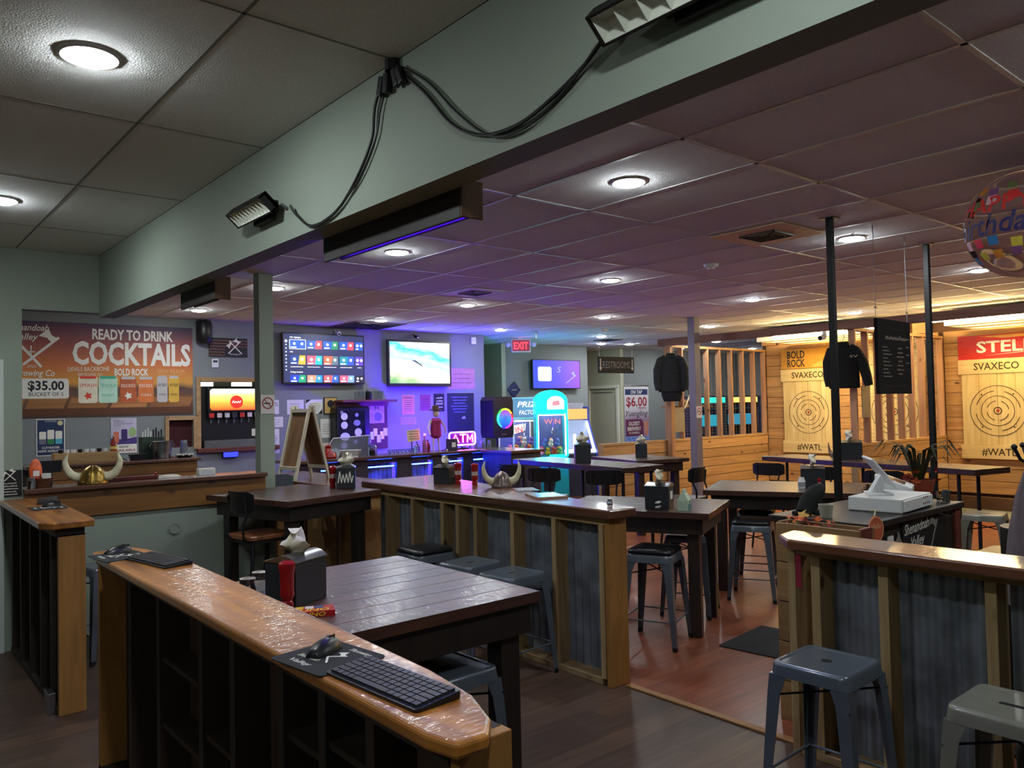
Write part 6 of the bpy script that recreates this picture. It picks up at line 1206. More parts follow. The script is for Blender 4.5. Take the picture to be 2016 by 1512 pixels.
t = thing('wall_pad', 'grey sheet of card fixed between the first lane studs', 'card', (10.36, 8.09, 1.22)); MB().box(-0.14, 0.14, 0.0, 0.012, 0, 0.40).build('sheet', pm('tan_card', (150, 138, 112), 0.8), t); MB().box(-0.01, 0.01, -0.006, 0, 0.37, 0.39).build('clip', STEEL, t)
t = thing('wall_pad', 'grey sheet of card fixed beside the post behind the black jacket', 'card', (10.22, 4.98, 1.45)); t.rotation_euler = (0, 0, 0); MB().box(-0.02, 0.20, -0.012, 0.0, 0, 0.42).build('sheet', MATS['tan_card'], t); MB().box(0.08, 0.10, -0.016, -0.012, 0.39, 0.41).build('clip', STEEL, t)
t = thing('hand_axe', 'throwing axe with wooden handle hung on a stud behind the hoodie', 'axe', (10.62, 8.08, 1.78)); MB().tube([(-0.12, 0, -0.18), (0.0, 0, 0.0), (0.10, 0, 0.16)], 0.013, 8).build('handle', HORN, t, smooth=True); MB().plate([(0.06, 0.14), (0.14, 0.20), (0.20, 0.12), (0.10, 0.08)], -0.012, 0.012).build('blade', STEEL, t)
# ---------------------------------------------------------------- easel sign
t = thing('easel_sign', 'white framed folding easel sign with brown boards on the service counter', 'easel', (3.58, 7.60, 1.0), rad(8)); WF = pm('white_wood_frame', (206, 198, 176), 0.6, var=0.06)
H_ = 0.75
for sgn in (-1, 1):
    def P2(x, z): return (sgn*(0.30*(1-z/H_))+0.0, x, z)     # leaning plane: spread along local x
    for yy in (-0.15, 0.15):
        MB().tube([(sgn*0.20, yy, 0.0), (sgn*0.015, yy, H_)], 0.019, 4).build('leg', WF, t)
    for zz in (0.12, H_-0.05):
        MB().tube([(sgn*(0.20-0.185*zz/H_), -0.15, zz), (sgn*(0.20-0.185*zz/H_), 0.15, zz)], 0.026, 4).build('rail', WF, t)
    a, b = 0.12, H_-0.05; xa = sgn*(0.20-0.185*a/H_); xb = sgn*(0.20-0.185*b/H_); o_ = -sgn*0.006
    MB().add([(xa+o_, -0.135, a), (xa+o_, 0.135, a), (xb+o_, 0.135, b), (xb+o_, -0.135, b), (xa+o_*2, -0.135, a), (xa+o_*2, 0.135, a), (xb+o_*2, 0.135, b), (xb+o_*2, -0.135, b)], [(0, 1, 2, 3), (4, 7, 6, 5), (0, 4, 5, 1), (1, 5, 6, 2), (2, 6, 7, 3), (3, 7, 4, 0)]).build('board', wood('brown_hardboard', (128, 92, 58), (104, 72, 44), 'z', 0.7, 6), t)
MB().box(-0.02, 0.02, -0.16, -0.14, H_-0.02, H_).build('hinge', STEEL, t)
# ---------------------------------------------------------------- keyboards, mice, mats on the oak tops
KEYM = pm('key_cap', (40, 41, 46), 0.45); PADM = pm('mouse_pad_cloth', (32, 34, 38), 0.85, bump=0.1, bscale=400)
def make_keyboard(label, L=0.36, D=0.125):
    t = thing('keyboard', label, 'keyboard', (0, 0, 0), 0, 'compact black keyboards')
    MB().loft([[(x, y, 0.0) for x, y in rrect(-L/2, L/2, -D/2, D/2, 0.012)], [(x, y, 0.008+0.010*(y/D+0.5)) for x, y in rrect(-L/2, L/2, -D/2, D/2, 0.012)]]).build('case', BLACKPL, t, bevel=0.002)
    k0 = None
    for r in range(6):
        n = 15; cw_ = (L-0.022)/n; ch = (D-0.018)/6; x = -L/2+0.011
        c = 0
        while c < n:
            span = 6 if (r == 0 and c == 4) else (2 if (c in (0, 13) and r in (1, 2, 3)) else 1)
            span = min(span, n-c); xc = x+cw_*(c+span/2); yc = -D/2+0.009+ch*(r+0.5); z = 0.008+0.010*(yc/D+0.5)
            MB().at((xc, yc, z), rad(4.5), 0, 0).box(-cw_*span/2+0.0016, cw_*span/2-0.0016, -ch/2+0.0016, ch/2-0.0016, 0, 0.0045).build('key', KEYM, t)
            c += span
    return freeze(t)
def make_pad(label, sx=0.115, sy=0.10):
    t = thing('mouse_mat', label, 'mouse mat', (0, 0, 0), 0, 'printed mouse mats'); MB().prism(rrect(-sx, sx, -sy, sy, 0.018), 0, 0.003).build('mat', PADM, t, bevel=0.001)
    for s, u, v, rr_ in (('Shenandoah', -0.035, -0.06, 0), ('Valley', -0.02, -0.095, 0), ('Throwing', 0.04, 0.045, 0)):
        me = text_mesh(s, 0.017, shear=0.25, width=0.085, depth=0.0004)
        me.transform(Matrix.Translation((u, v+0.02, 0.0033)) @ Matrix.Rotation(-PI/2, 4, 'X')); link('lettering', me, WPRINT, t)
    b = MB(); axe(b, 0.0, 0.0, 0.10, rad(40), 0, 0.0004); axe(b, 0.0, 0.0, 0.10, rad(140), 0.0004, 0.0008); b.v = [(x, z, 0.0032+y) for x, y, z in b.v]; b.build('axe_logo', WPRINT, t)
    return freeze(t)
def make_mouse(label):
    t = thing('computer_mouse', label, 'mouse', (0, 0, 0), 0, 'black computer mice')
    rings = []
    for k in range(9):
        u = k/8; y = -0.055+0.11*u; w_ = 0.033*math.sin(PI*min(0.97, max(0.03, 0.12+0.78*u)))**0.5; hh = 0.036*math.sin(PI*min(0.96, max(0.05, 0.10+0.72*u)))**0.8
        rings.append([(w_*math.cos(PI*i/8), y, max(0.0, hh*math.sin(PI*i/8))) for i in range(9)])
    MB().loft(rings).build('shell', BLACKPL, t, smooth=True, sharp=60); MB().cyl((-0.004, 0.022, 0.031), (0.004, 0.022, 0.031), 0.008, n=12).build('wheel', DARKGREY, t); MB().box(-0.0006, 0.0006, 0.0, 0.05, 0.02, 0.0345).build('button_seam', INK, t)
    return freeze(t)
kb = make_keyboard('black keyboard at the near end of the oak counter'); kb.location = (0.945, 1.575, 1.07); kb.rotation_euler = (0, 0, rad(-86))
dup(kb, (1.01, 3.56, 1.07), rad(-80), 'black keyboard at the far end of the near oak counter'); dup(kb, (1.07, 6.35, 1.10), rad(-100), 'black keyboard on the counter against the left wall')
pd = make_pad('black printed mouse mat beside the near keyboard'); pd.location = (0.935, 1.86, 1.07); pd.rotation_euler = (0, 0, rad(-82))
dup(pd, (0.925, 3.83, 1.07), rad(-84), 'printed mouse mat at the far end of the near oak counter'); dup(pd, (1.0, 5.92, 1.10), rad(-90), 'printed mouse mat on the counter against the left wall')
ms = make_mouse('black mouse on the mat nearest the camera'); ms.location = (0.945, 1.90, 1.073); ms.rotation_euler = (0, 0, rad(-60))
dup(ms, (0.935, 3.90, 1.073), rad(-80), 'black mouse on the mat at the far end of the near counter'); dup(ms, (1.03, 5.97, 1.103), rad(-100), 'black mouse on the mat on the left wall counter')
# ---------------------------------------------------------------- napkin dispensers and table bits
NAP = pm('napkin_tissue', (214, 208, 186), 0.95, var=0.08, scale=30)
def make_dispenser(label, body, side, wide=False):
    t = thing('napkin_dispenser', label, 'napkin dispenser', (0, 0, 0), 0, 'napkin dispensers'); W, D, H = 0.075, 0.095, 0.20
    MB().plate([(-W, 0), (W, 0), (W, H-0.03), (W*0.9, H-0.03), (-W*0.9, H-0.03), (-W, H-0.03)], -D, D).build('body', body, t, bevel=0.003)
    n = 10; top = [(-W-0.004, H-0.034)]+[(-W-0.004+(2*W+0.008)*k/n, H-0.03+0.022*math.sin(PI*k/n)-0.006*math.sin(2*PI*k/n)) for k in range(n+1)]+[(W+0.004, H-0.034)]
    MB().plate(top, -D-0.003, D+0.003).build('lid', STEEL, t, smooth=True, sharp=50)
    for sy in (-1, 1): MB().box(-W+0.008, W-0.008, sy*D-0.002, sy*D+0.002, 0.012, H-0.04).build('side_panel', side, t)
    rings = []
    for k in range(7):
        z = H-0.02+0.10*k/6; a = 0.02+0.05*math.sin(PI*min(1, k/5))*0.9; rings.append([(a*math.cos(v)*(1+0.2*math.sin(3*v+k)), (0.012+0.02*k/6)*math.sin(v)+0.01*math.sin(k*1.7), z+0.012*math.sin(2*v+k)) for v in [i*PI/6 for i in range(12)]])
    MB().loft(rings).build('napkin', NAP, t, smooth=True, sharp=70)
    return freeze(t)
SIDEW = wood('wood_side', (120, 92, 72), (92, 68, 54), 'z', 0.5, 8); DKP = pm('dispenser_dark', (40, 43, 48), 0.45)
d0 = make_dispenser('large napkin dispenser with a tissue pulled up on the near plank table', DKP, DKP); d0.location = (1.43, 3.12, 0.91); d0.rotation_euler = (0, 0, rad(-64)); d0.scale = (1.05, 1.05, 1.05)
MB().box(-0.0765, -0.0755, -0.085, 0.085, 0.01, 0.165).build('wood_panel', SIDEW, d0)
da = dup(d0, (3.27, 6.12, 1.03), rad(-30), 'grey napkin dispenser with swirl lettering on the high table by the service counter', scale=(1.05, 1.05, 1.05)); scrib(da, 0.0, 0.05, 0.0, 0.12, 0.10, WPRINT, name='swirl_lettering', t=0.004, n=9).location = (0, -0.102, 0)
dup(d0, (3.80, 5.40, 1.07), rad(20), 'dark napkin dispenser on the middle counter left of the helmet', scale=(0.8, 0.8, 0.8)); db = dup(d0, (4.68, 3.86, 0.91), rad(22), 'dark napkin dispenser behind the sanitizer carton', scale=(0.95, 0.95, 1.0)); MB().box(-0.03, 0.03, -0.0985, -0.0972, 0.07, 0.13).build('white_square', WHITE, db)
dup(d0, (6.62, 3.70, 0.91), rad(30), 'black napkin dispenser on the shiny table near the black pole'); dup(d0, (8.98, 4.55, 1.0), rad(40), 'black napkin dispenser on the long lane table', scale=(1.3, 1.3, 1.15)); dup(d0, (6.30, 6.28, 1.05), rad(-40), 'black napkin dispenser on the cyan lit table', scale=(1.15, 1.15, 1.2)); dup(d0, (8.28, 7.12, 0.97), rad(-50), 'black napkin dispenser on the small table before the plank wall')
def ketchup(label, loc, s=1.0, rz=0):
    t = thing('ketchup_bottle', label, 'ketchup bottle', loc, rz, 'ketchup bottles')        # stands on its cap
    MB().lathe([(0.024*s, 0), (0.026*s, 0.004), (0.024*s, 0.030*s), (0.020*s, 0.034*s)], n=18).build('cap', RED, t, smooth=True)
    MB().lathe([(0.020*s, 0.033*s), (0.030*s, 0.055*s), (0.026*s, 0.09*s), (0.029*s, 0.14*s), (0.034*s, 0.165*s), (0.033*s, 0.182*s), (0.022*s, 0.19*s), (0.004, 0.191*s)], n=20).build('bottle', RED, t, smooth=True); MB().lathe([(0.0272*s, 0.085*s), (0.0268*s, 0.10*s), (0.0284*s, 0.12*s)], n=18).build('label', pm('ketchup_label', (196, 180, 170), 0.6) if s < 0.99 else RED, t)
    return t
ketchup('red ketchup bottle standing on its cap beside the large napkin dispenser', (1.345, 3.02, 0.91)); ketchup('red ketchup bottle behind the grey napkin dispenser', (3.20, 6.23, 1.03), 0.98); ketchup('red ketchup bottle right of the shakers on the middle counter', (3.88, 5.10, 1.07), 0.9); ketchup('red ketchup bottle close beside the dark dispenser on the middle counter', (3.83, 5.26, 1.07), 0.92); ketchup('red sauce bottle before the black dispenser on the shiny table', (6.55, 3.60, 0.91), 0.5)
def shaker(label, loc, s=1.0, lidm=STEEL):
    t = thing('glass_shaker', label, 'shaker', loc, 0, 'glass shakers'); MB().lathe([(0.03*s, 0), (0.034*s, 0.005), (0.036*s, 0.05*s), (0.026*s, 0.07*s), (0.027*s, 0.078*s), (0.024*s, 0.07*s), (0.032*s, 0.045*s), (0.03*s, 0.006)], n=18).build('jar', GLASS, t, smooth=True); MB().lathe([(0.029*s, 0.072*s), (0.030*s, 0.09*s), (0.002, 0.093*s)], n=18).build('lid', lidm, t, smooth=True); MB().tube([(-0.03*s, 0, 0.02*s), (-0.055*s, 0, 0.03*s), (-0.05*s, 0, 0.06*s), (-0.032*s, 0, 0.06*s)], 0.005*s).build('handle', GLASS, t, smooth=True); return t
shaker('glass shaker jar with steel lid nearest the oak counter edge', (1.27, 3.24, 0.91), 1.1); shaker('second glass shaker jar beside the large napkin dispenser', (1.36, 3.33, 0.91), 1.1); shaker('small jar before the dark dispenser on the middle counter', (3.83, 5.33, 1.07), 0.7); shaker('small clear shaker at the near end of the middle counter', (3.60, 3.36, 1.07), 0.5)
t = thing('white_shaker', 'white labelled shaker bottle beside the black dispenser on the shiny table', 'shaker', (6.50, 3.74, 0.91)); MB().lathe([(0.03, 0), (0.032, 0.004), (0.032, 0.07), (0.024, 0.085), (0.024, 0.10), (0.002, 0.102)], n=18).build('bottle', WHITE, t, smooth=True); MB().lathe([(0.0325, 0.02), (0.0325, 0.06)], n=18).build('label', pm('grey_label', (150, 150, 156), 0.6), t)
t = thing('card_game_box', 'red and yellow UNO card box lying on the near plank table', 'card box', (1.385, 2.86, 0.91), rad(-24)); MB().box(-0.075, 0.075, -0.045, 0.045, 0, 0.022).build('box', pm('uno_red', (176, 30, 34), 0.4), t, bevel=0.001)
for k, c in enumerate(((220, 180, 50), (224, 214, 196), (60, 80, 120), (200, 60, 40))): MB().box(-0.072+k*0.036, -0.040+k*0.036, 0.005, 0.043, 0.022, 0.0226).build('card_print', pm('uno_p%d' % k, c, 0.5), t)
me = text_mesh('UNO', 0.034, shear=0.15, width=0.11, bold=0.03, depth=0.0005); me.transform(Matrix.Translation((0, -0.036, 0.0228)) @ Matrix.Rotation(-PI/2, 4, 'X')); link('lettering', me, pm('uno_yellow', (236, 204, 60), 0.4), t)
me = text_mesh('UNO', 0.015, shear=0.15, width=0.08, bold=0.03, depth=0.0005); me.transform(Matrix.Translation((0, -0.0455, 0.004))); link('lettering', me, MATS['uno_yellow'], t)
t = thing('sanitizer_carton', 'pale green gable carton beside the dispenser on the opening table', 'carton', (4.72, 3.66, 0.91), rad(24)); MB().loft([[(x*0.05, y*0.04, 0) for x, y in ((-1, -1), (1, -1), (1, 1), (-1, 1))], [(x*0.05, y*0.04, 0.07) for x, y in ((-1, -1), (1, -1), (1, 1), (-1, 1))], [(x*0.04, y*0.012, 0.125) for x, y in ((-1, -1), (1, -1), (1, 1), (-1, 1))], [(x*0.034, y*0.008, 0.15) for x, y in ((-1, -1), (1, -1), (1, 1), (-1, 1))]]).build('carton', pm('mint_carton', (178, 196, 176), 0.6), t)
MB().box(-0.05, 0.05, -0.0412, -0.040, 0.0, 0.045).build('teal_band', pm('teal_band', (84, 128, 134), 0.6), t); MB().box(-0.014, 0.014, -0.0414, -0.040, 0.052, 0.07).build('leaf_mark', pm('leaf_green', (70, 104, 70), 0.6), t)
t = thing('card_holder', 'small white striped card stack before the napkin dispenser', 'cards', (4.58, 3.79, 0.91), rad(22))
for k in range(4): MB().box(-0.035, 0.035, -0.012, 0.012, 0.004+k*0.016, 0.014+k*0.016).build('card', PAPER if k % 2 else DARKGREY, t)
t = thing('menu_card', 'laminated menu lying on the middle counter right of the helmet', 'menu', (3.70, 4.05, 1.07), rad(-24)); MB().box(-0.11, 0.11, -0.14, 0.14, 0, 0.012).build('folder', pm('menu_edge', (150, 120, 96), 0.5), t, bevel=0.001); MB().box(-0.10, 0.10, -0.13, 0.13, 0.012, 0.0125).build('print', pm('menu_print', (196, 190, 184), 0.3, var=0.5, scale=18, coat=0.8), t)
t = thing('menu_card', 'thin laminated menu lying behind the pewter helmet', 'menu', (3.90, 4.50, 1.07), rad(-30)); MB().box(-0.08, 0.08, -0.11, 0.11, 0, 0.004).build('folder', pm('menu_lilac', (170, 160, 190), 0.3, var=0.4, scale=16, coat=0.8), t); MB().box(-0.07, 0.07, -0.10, 0.10, 0.004, 0.0044).build('print', MATS['menu_print'], t)
t = thing('napkin_fan', 'fanned pale paper napkin on the opening table beside the counter end', 'napkin', (4.30, 4.05, 0.91), rad(40)); MB().prism([(-0.12, -0.05), (0.10, -0.07), (0.15, 0.0), (0.08, 0.08), (-0.10, 0.05)], 0, 0.006).build('sheet', PAPER, t); MB().at((0, 0, 0.006), 0, rad(-8), 0.3).prism([(-0.10, -0.05), (0.10, -0.05), (0.12, 0.03), (-0.05, 0.05)], 0.008, 0.012).build('sheet', PAPER, t)
for nm, lb, loc in (('wooden_crate', 'reddish wooden caddy behind the dispenser on the opening table', (4.95, 4.12, 0.91)),):
    t = thing(nm, lb, 'crate', loc, rad(25)); MB().box(-0.11, 0.11, -0.06, -0.048, 0, 0.12).box(-0.11, 0.11, 0.048, 0.06, 0, 0.12).box(-0.11, -0.098, -0.048, 0.048, 0, 0.15).box(0.098, 0.11, -0.048, 0.048, 0, 0.15).box(-0.1, 0.1, -0.048, 0.048, 0, 0.012).build('box', REDWOOD, t, bevel=0.002); MB().cyl((-0.1, 0, 0.14), (0.1, 0, 0.14), 0.008, n=8).build('handle', REDWOOD, t)
t = thing('small_horn', 'dark drinking horn on the long lane table', 'drinking horn', (8.95, 4.75, 1.0), rad(40)); MB().tube([(-0.16, 0, 0.04), (-0.05, 0, 0.035), (0.06, 0, 0.06), (0.14, 0, 0.11), (0.17, 0, 0.18)], [0.036, 0.032, 0.024, 0.012, 0.004], 10).build('horn', BROWNL, t, smooth=True); MB().cyl((-0.163, 0, 0.04), (-0.15, 0, 0.04), 0.038, n=14).build('rim', STEEL, t)
# ---------------------------------------------------------------- host stand
DKW = wood('host_dark', (44, 36, 32), (28, 23, 21), 'x', 0.5, 10)
t = thing('host_stand', 'dark host stand with white lettered front behind the right counter', 'host stand', (4.62, 2.22, 0))
MB().box(4.02, 5.22, 1.97, 2.48, 0, 1.02).build('body', DKW, t, world=True, bevel=0.003); MB().box(3.99, 5.25, 1.94, 2.51, 1.02, 1.055).build('top', DKW, t, world=True, bevel=0.005); MB().box(5.14, 5.225, 1.955, 1.972, 0, 1.02).build('corner_board', REDWOOD, t, world=True); MB().box(4.44, 5.02, 1.962, 1.972, 0.45, 1.012).build('sign_panel', INK, t, world=True)
for s, u, v, h_, w_ in (('Shenandoah', 4.62, 0.945, 0.06, 0.32), ('Valley', 4.63, 0.865, 0.06, 0.17)):
    me = text_mesh(s, h_, shear=0.3, width=w_, depth=0.001); me.transform(Matrix.Translation((u-4.62, 1.961-2.22, v)) @ Matrix.Rotation(-0.06, 4, 'Y')); link('lettering', me, WPRINT, t)
b = MB(); axe(b, -0.17, 0.86, 0.26, rad(125), -0.2605, -0.2595); b.build('axe_logo', pm('logo_grey', (128, 126, 120), 0.7), t); b = MB(); axe(b, 0.20, 0.87, 0.28, rad(58), -0.2605, -0.2595); b.build('axe_logo', MATS['logo_grey'], t)
t = thing('wooden_planter', 'rough wooden crate at the near end of the host stand', 'crate', (3.90, 2.12, 0), 0); BOXW = wood('crate_oak', (136, 104, 66), (104, 76, 46), 'y', 0.7, 12)
for k in range(5):
    MB().box(3.82, 3.84, 1.90, 2.36, 0.0+k*0.21, 0.205+k*0.21).build('slat', BOXW, t, world=True, bevel=0.003); MB().box(3.96, 3.98, 1.90, 2.36, 0.0+k*0.21, 0.205+k*0.21).build('slat', BOXW, t, world=True, bevel=0.003)
MB().box(3.84, 3.96, 1.90, 1.92, 0, 1.05).build('end_board', REDWOOD, t, world=True, bevel=0.003); MB().box(3.84, 3.96, 2.34, 2.36, 0, 1.05).build('end_board', BOXW, t, world=True, bevel=0.003); MB().box(3.84, 3.96, 1.92, 2.34, 0.97, 1.01).build('inner_shelf', BOXW, t, world=True)
LEAF = [pm('leaf_red', (150, 44, 36), 0.7, var=0.25), pm('leaf_orange', (196, 92, 44), 0.7, var=0.25), pm('leaf_gold', (188, 150, 70), 0.7, var=0.25)]
def maple(b, p, s, a, tilt):
    pts = []; rr = (1.0, 0.45, 0.85, 0.35, 0.7, 0.3, 0.5, 0.3, 0.7, 0.35, 0.85, 0.45)
    m = Matrix.Translation(p) @ Matrix.Rotation(a, 4, 'Z') @ Matrix.Rotation(tilt, 4, 'X')
    v = [tuple(m @ Vector((s*r*math.sin(2*PI*i/12), s*r*math.cos(2*PI*i/12), 0.006*math.sin(i*1.9)))) for i, r in enumerate(rr)]
    b.add(v + [tuple(m @ Vector((0, 0, 0)))], [(i, (i+1) % 12, 12) for i in range(12)])
t = thing('autumn_garland', 'garland of red and gold autumn leaves on the wooden crate', 'garland', (3.90, 2.18, 1.01))
for k in range(14):
    rr = random.Random(k); b = MB(); maple(b, Vector((rr.uniform(-0.06, 0.06), rr.uniform(-0.14, 0.16), 0.02+rr.uniform(0, 0.06))), rr.uniform(0.035, 0.055), rr.uniform(0, 6), rr.uniform(-0.8, 0.8)); b.build('leaf', LEAF[k % 3 if k % 4 else 0], t)
MB().tube([(0, -0.15, 0.02), (0.01, 0, 0.03), (0, 0.16, 0.02)], 0.006, 6).build('stem', BROWNL, t)
t = thing('cash_drawer', 'white cash drawer with small printed symbols on the host stand', 'cash drawer', (4.70, 2.15, 1.055), rad(4)); MB().box(-0.24, 0.22, -0.16, 0.14, 0, 0.08).build('case', WHITE, t, bevel=0.006); MB().box(-0.23, 0.21, -0.1725, -0.16, 0.010, 0.070).build('drawer_front', WHITE, t, bevel=0.001)
for k in range(7): MB().disc((0.06+0.03*(k % 4), 0.03+0.035*(k//4)), 0.007, -0.1735, -0.1725, 8).build('printed_mark', pm('dot_%d' % (k % 2), ((150, 60, 70), (60, 56, 60))[k % 2], 0.6), t)
t = thing('tablet_register', 'white tablet register seen from behind on the cash drawer', 'register', (4.66, 2.18, 1.135), rad(35)); MB().at((0, 0, 0.13), rad(52), 0, 0).box(-0.16, 0.16, -0.11, 0.11, -0.008, 0.008).build('tablet', WHITE, t, bevel=0.006); MB().loft([[(x, y, 0.0) for x, y in ((-0.05, -0.01), (0.05, -0.01), (0.05, 0.07), (-0.05, 0.07))], [(x, y, 0.12) for x, y in ((-0.04, -0.02), (0.04, -0.02), (0.04, 0.0), (-0.04, 0.0))]]).build('stand', WHITE, t, bevel=0.004); MB().box(-0.08, 0.08, -0.06, 0.08, 0, 0.012).build('base', WHITE, t, bevel=0.003)
t = thing('card_terminal', 'white customer screen tilted on the host stand', 'card terminal', (5.06, 2.28, 1.055), rad(20)); MB().loft([[(x, y, 0.0) for x, y in ((-0.11, -0.10), (0.11, -0.10), (0.11, 0.10), (-0.11, 0.10))], [(-0.12, -0.11, 0.09), (0.12, -0.11, 0.09), (0.12, 0.10, 0.17), (-0.12, 0.10, 0.17)]]).build('case', WHITE, t, bevel=0.006); MB().at((0, 0, 0.131), rad(20.8), 0, 0).box(-0.085, 0.085, -0.07, 0.085, -0.001, 0.002).build('screen', pm('screen_dark', (44, 38, 34), 0.2), t)
t = thing('hello_tag', 'orange pumpkin shaped hello tag hanging on the host stand', 'tag', (4.04, 1.925, 0.955), rad(-6)); MB().disc((0, 0.07), 0.072, -0.006, 0, 20, 0.85).build('tag', pm('pumpkin_orange', (190, 92, 60), 0.7), t); MB().ring((0, 0.07), 0.066, 0.006, -0.0072, -0.006, 24).build('border', pm('pale_orange', (226, 170, 130), 0.7), t); text(t, 'Hello', 0, 0.075, 0.0072, 0.028, MATS['pale_orange'], width=0.09, shear=0.2); MB().tube([(0, 0, 0.14), (0.01, 0.0, 0.17), (0.0, 0.02, 0.165)], 0.005).build('loop', HORN, t)
t = thing('gnome_card', 'white paper teardrop tag hanging on the host stand front', 'tag', (4.27, 1.955, 0.76)); MB().plate([(-0.055, 0), (0.055, 0), (0.03, 0.20), (-0.03, 0.20)], -0.006, 0).build('card', PAPER, t); MB().disc((0, 0.08), 0.03, -0.0075, -0.006, 16, 0.8).build('drop_print', pm('pale_grey_print', (170, 168, 164), 0.8), t)
t = thing('black_hat', 'black felt shape and dark tool leaning by the black pole on the stand', 'hat', (4.2, 2.36, 1.055)); MB().tube([(-0.08, 0, 0.0), (-0.03, 0, 0.06), (0.05, 0, 0.11), (0.14, 0.02, 0.13)], [0.05, 0.055, 0.05, 0.03], 12).build('felt', pm('black_felt', (20, 19, 20), 0.95), t, smooth=True); MB().box(-0.13, 0.05, -0.05, 0.05, 0, 0.02).build('brim', MATS['black_felt'], t, bevel=0.006)
t = thing('small_pot', 'small pale pot behind the orange tag', 'pot', (4.10, 2.22, 1.055)); MB().lathe([(0.03, 0), (0.04, 0.07), (0.036, 0.07), (0.027, 0.005)], n=16).build('pot', pm('pale_pot', (176, 176, 160), 0.6), t, smooth=True); MB().lathe([(0.001, 0.06), (0.037, 0.06), (0.037, 0.062), (0.001, 0.062)], n=14).build('soil', BROWNL, t)
t = thing('brown_pinecone', 'brown pine cone ornament between the white screens', 'ornament', (4.80, 2.32, 1.055)); b = MB()
for k in range(8):
    z = 0.012+k*0.013; r = 0.045*math.sin(PI*(k+1.5)/10)
    for i in range(8): a = i*PI/4+k*0.4; b.add([(r*0.4*math.cos(a-0.3), r*0.4*math.sin(a-0.3), z), (r*math.cos(a), r*math.sin(a), z+0.012), (r*0.4*math.cos(a+0.3), r*0.4*math.sin(a+0.3), z), (0, 0, z+0.01)], [(0, 1, 2), (0, 3, 1), (1, 3, 2), (0, 2, 3)])
b.build('scales', wood('cone_brown', (110, 84, 62), (66, 48, 36), 'z', 0.8, 30), t, kind='stuff'); MB().lathe([(0.012, 0), (0.018, 0.05), (0.004, 0.12)], n=8).build('core', BROWNL, t)
for k, (x, lb) in enumerate(((5.10, 'small clear votive glass left at the edge of the host stand'), (5.19, 'small steel shaker at the right edge of the host stand'))):
    t = thing('votive_glass', lb, 'glass', (x, 2.02, 1.055)); MB().lathe([(0.02, 0), (0.024, 0.07), (0.022, 0.07), (0.018, 0.006)], n=14).build('glass', GLASS if k == 0 else STEEL, t, smooth=True); MB().lathe([(0.001, 0.02), (0.02, 0.02), (0.02, 0.03), (0.001, 0.03)], n=12).build('filling', pm('candle_wax', (222, 190, 140), 0.6), t)
t = thing('potted_plant', 'autumn plant with dark strap leaves and orange foliage on the host stand', 'plant', (5.62, 2.36, 0.0)); MB().box(-0.10, 0.10, -0.10, 0.10, 0, 1.0).build('pedestal', DKW, t, bevel=0.004); MB().lathe([(0.07, 1.0), (0.10, 1.14), (0.095, 1.14), (0.06, 1.01)], n=18).build('pot', pm('terracotta', (150, 70, 46), 0.7), t, smooth=True)
LG = pm('strap_leaf', (52, 56, 34), 0.6, var=0.3)
for k in range(22):
    rr = random.Random(k+5); a = rr.uniform(0, 2*PI); L_ = rr.uniform(0.18, 0.34); d = Vector((math.cos(a), math.sin(a), 0)); n_ = Vector((-math.sin(a), math.cos(a), 0)); pts = [Vector((0, 0, 1.12))+d*0.02, Vector((0, 0, 1.12))+d*L_*0.35+Vector((0, 0, L_*0.75)), Vector((0, 0, 1.12))+d*L_*0.75+Vector((0, 0, L_*0.85)), Vector((0, 0, 1.12))+d*L_+Vector((0, 0, L_*0.55))]; ws = (0.007, 0.013, 0.010, 0.001); v = []
    for p, w_ in zip(pts, ws): v += [tuple(p-n_*w_), tuple(p+n_*w_)]
    MB().add(v, [(0, 1, 3, 2), (2, 3, 5, 4), (4, 5, 7, 6)]).build('leaf', LG, t)
for k in range(14):
    rr = random.Random(k+80); b = MB(); a = rr.uniform(0, 2*PI); maple(b, Vector((0.10*math.cos(a), 0.10*math.sin(a)-0.02, 1.04+rr.uniform(0, 0.18))), rr.uniform(0.04, 0.06), rr.uniform(0, 6), rr.uniform(0.4, 1.6)); b.build('autumn_leaf', LEAF[k % 2], t)
t = thing('wire_easel', 'thin wire stand below the cash drawer', 'wire stand', (4.98, 1.945, 0.99)); MB().tube([(-0.10, 0.0, 0.03), (0.04, -0.01, 0.0), (0.08, -0.01, 0.01), (0.05, 0.0, 0.06)], 0.003, 5).build('wire', STEEL, t)
t = thing('storage_bin', 'black plastic bin below the olive stool beyond the right counter', 'bin', (5.55, 1.75, 0)); MB().loft([[(x, y, 0) for x, y in rrect(-0.20, 0.20, -0.16, 0.16, 0.03)], [(x, y, 0.62) for x, y in rrect(-0.23, 0.23, -0.19, 0.19, 0.03)], [(x, y, 0.60) for x, y in rrect(-0.21, 0.21, -0.17, 0.17, 0.03)]]).build('tub', BLACKPL, t); MB().prism(rrect(-0.245, 0.245, -0.205, 0.205, 0.035), 0.605, 0.63).build('lid', BLACKPL, t, bevel=0.004)
t = thing('storage_bin', 'second black tub stacked behind the bin', 'bin', (6.2, 2.0, 0)); MB().loft([[(x, y, 0) for x, y in rrect(-0.22, 0.22, -0.16, 0.16, 0.03)], [(x, y, 0.58) for x, y in rrect(-0.26, 0.26, -0.19, 0.19, 0.03)]]).build('tub', BLACKPL, t); MB().prism(rrect(-0.27, 0.27, -0.205, 0.205, 0.035), 0.58, 0.60).build('lid', BLACKPL, t, bevel=0.004)
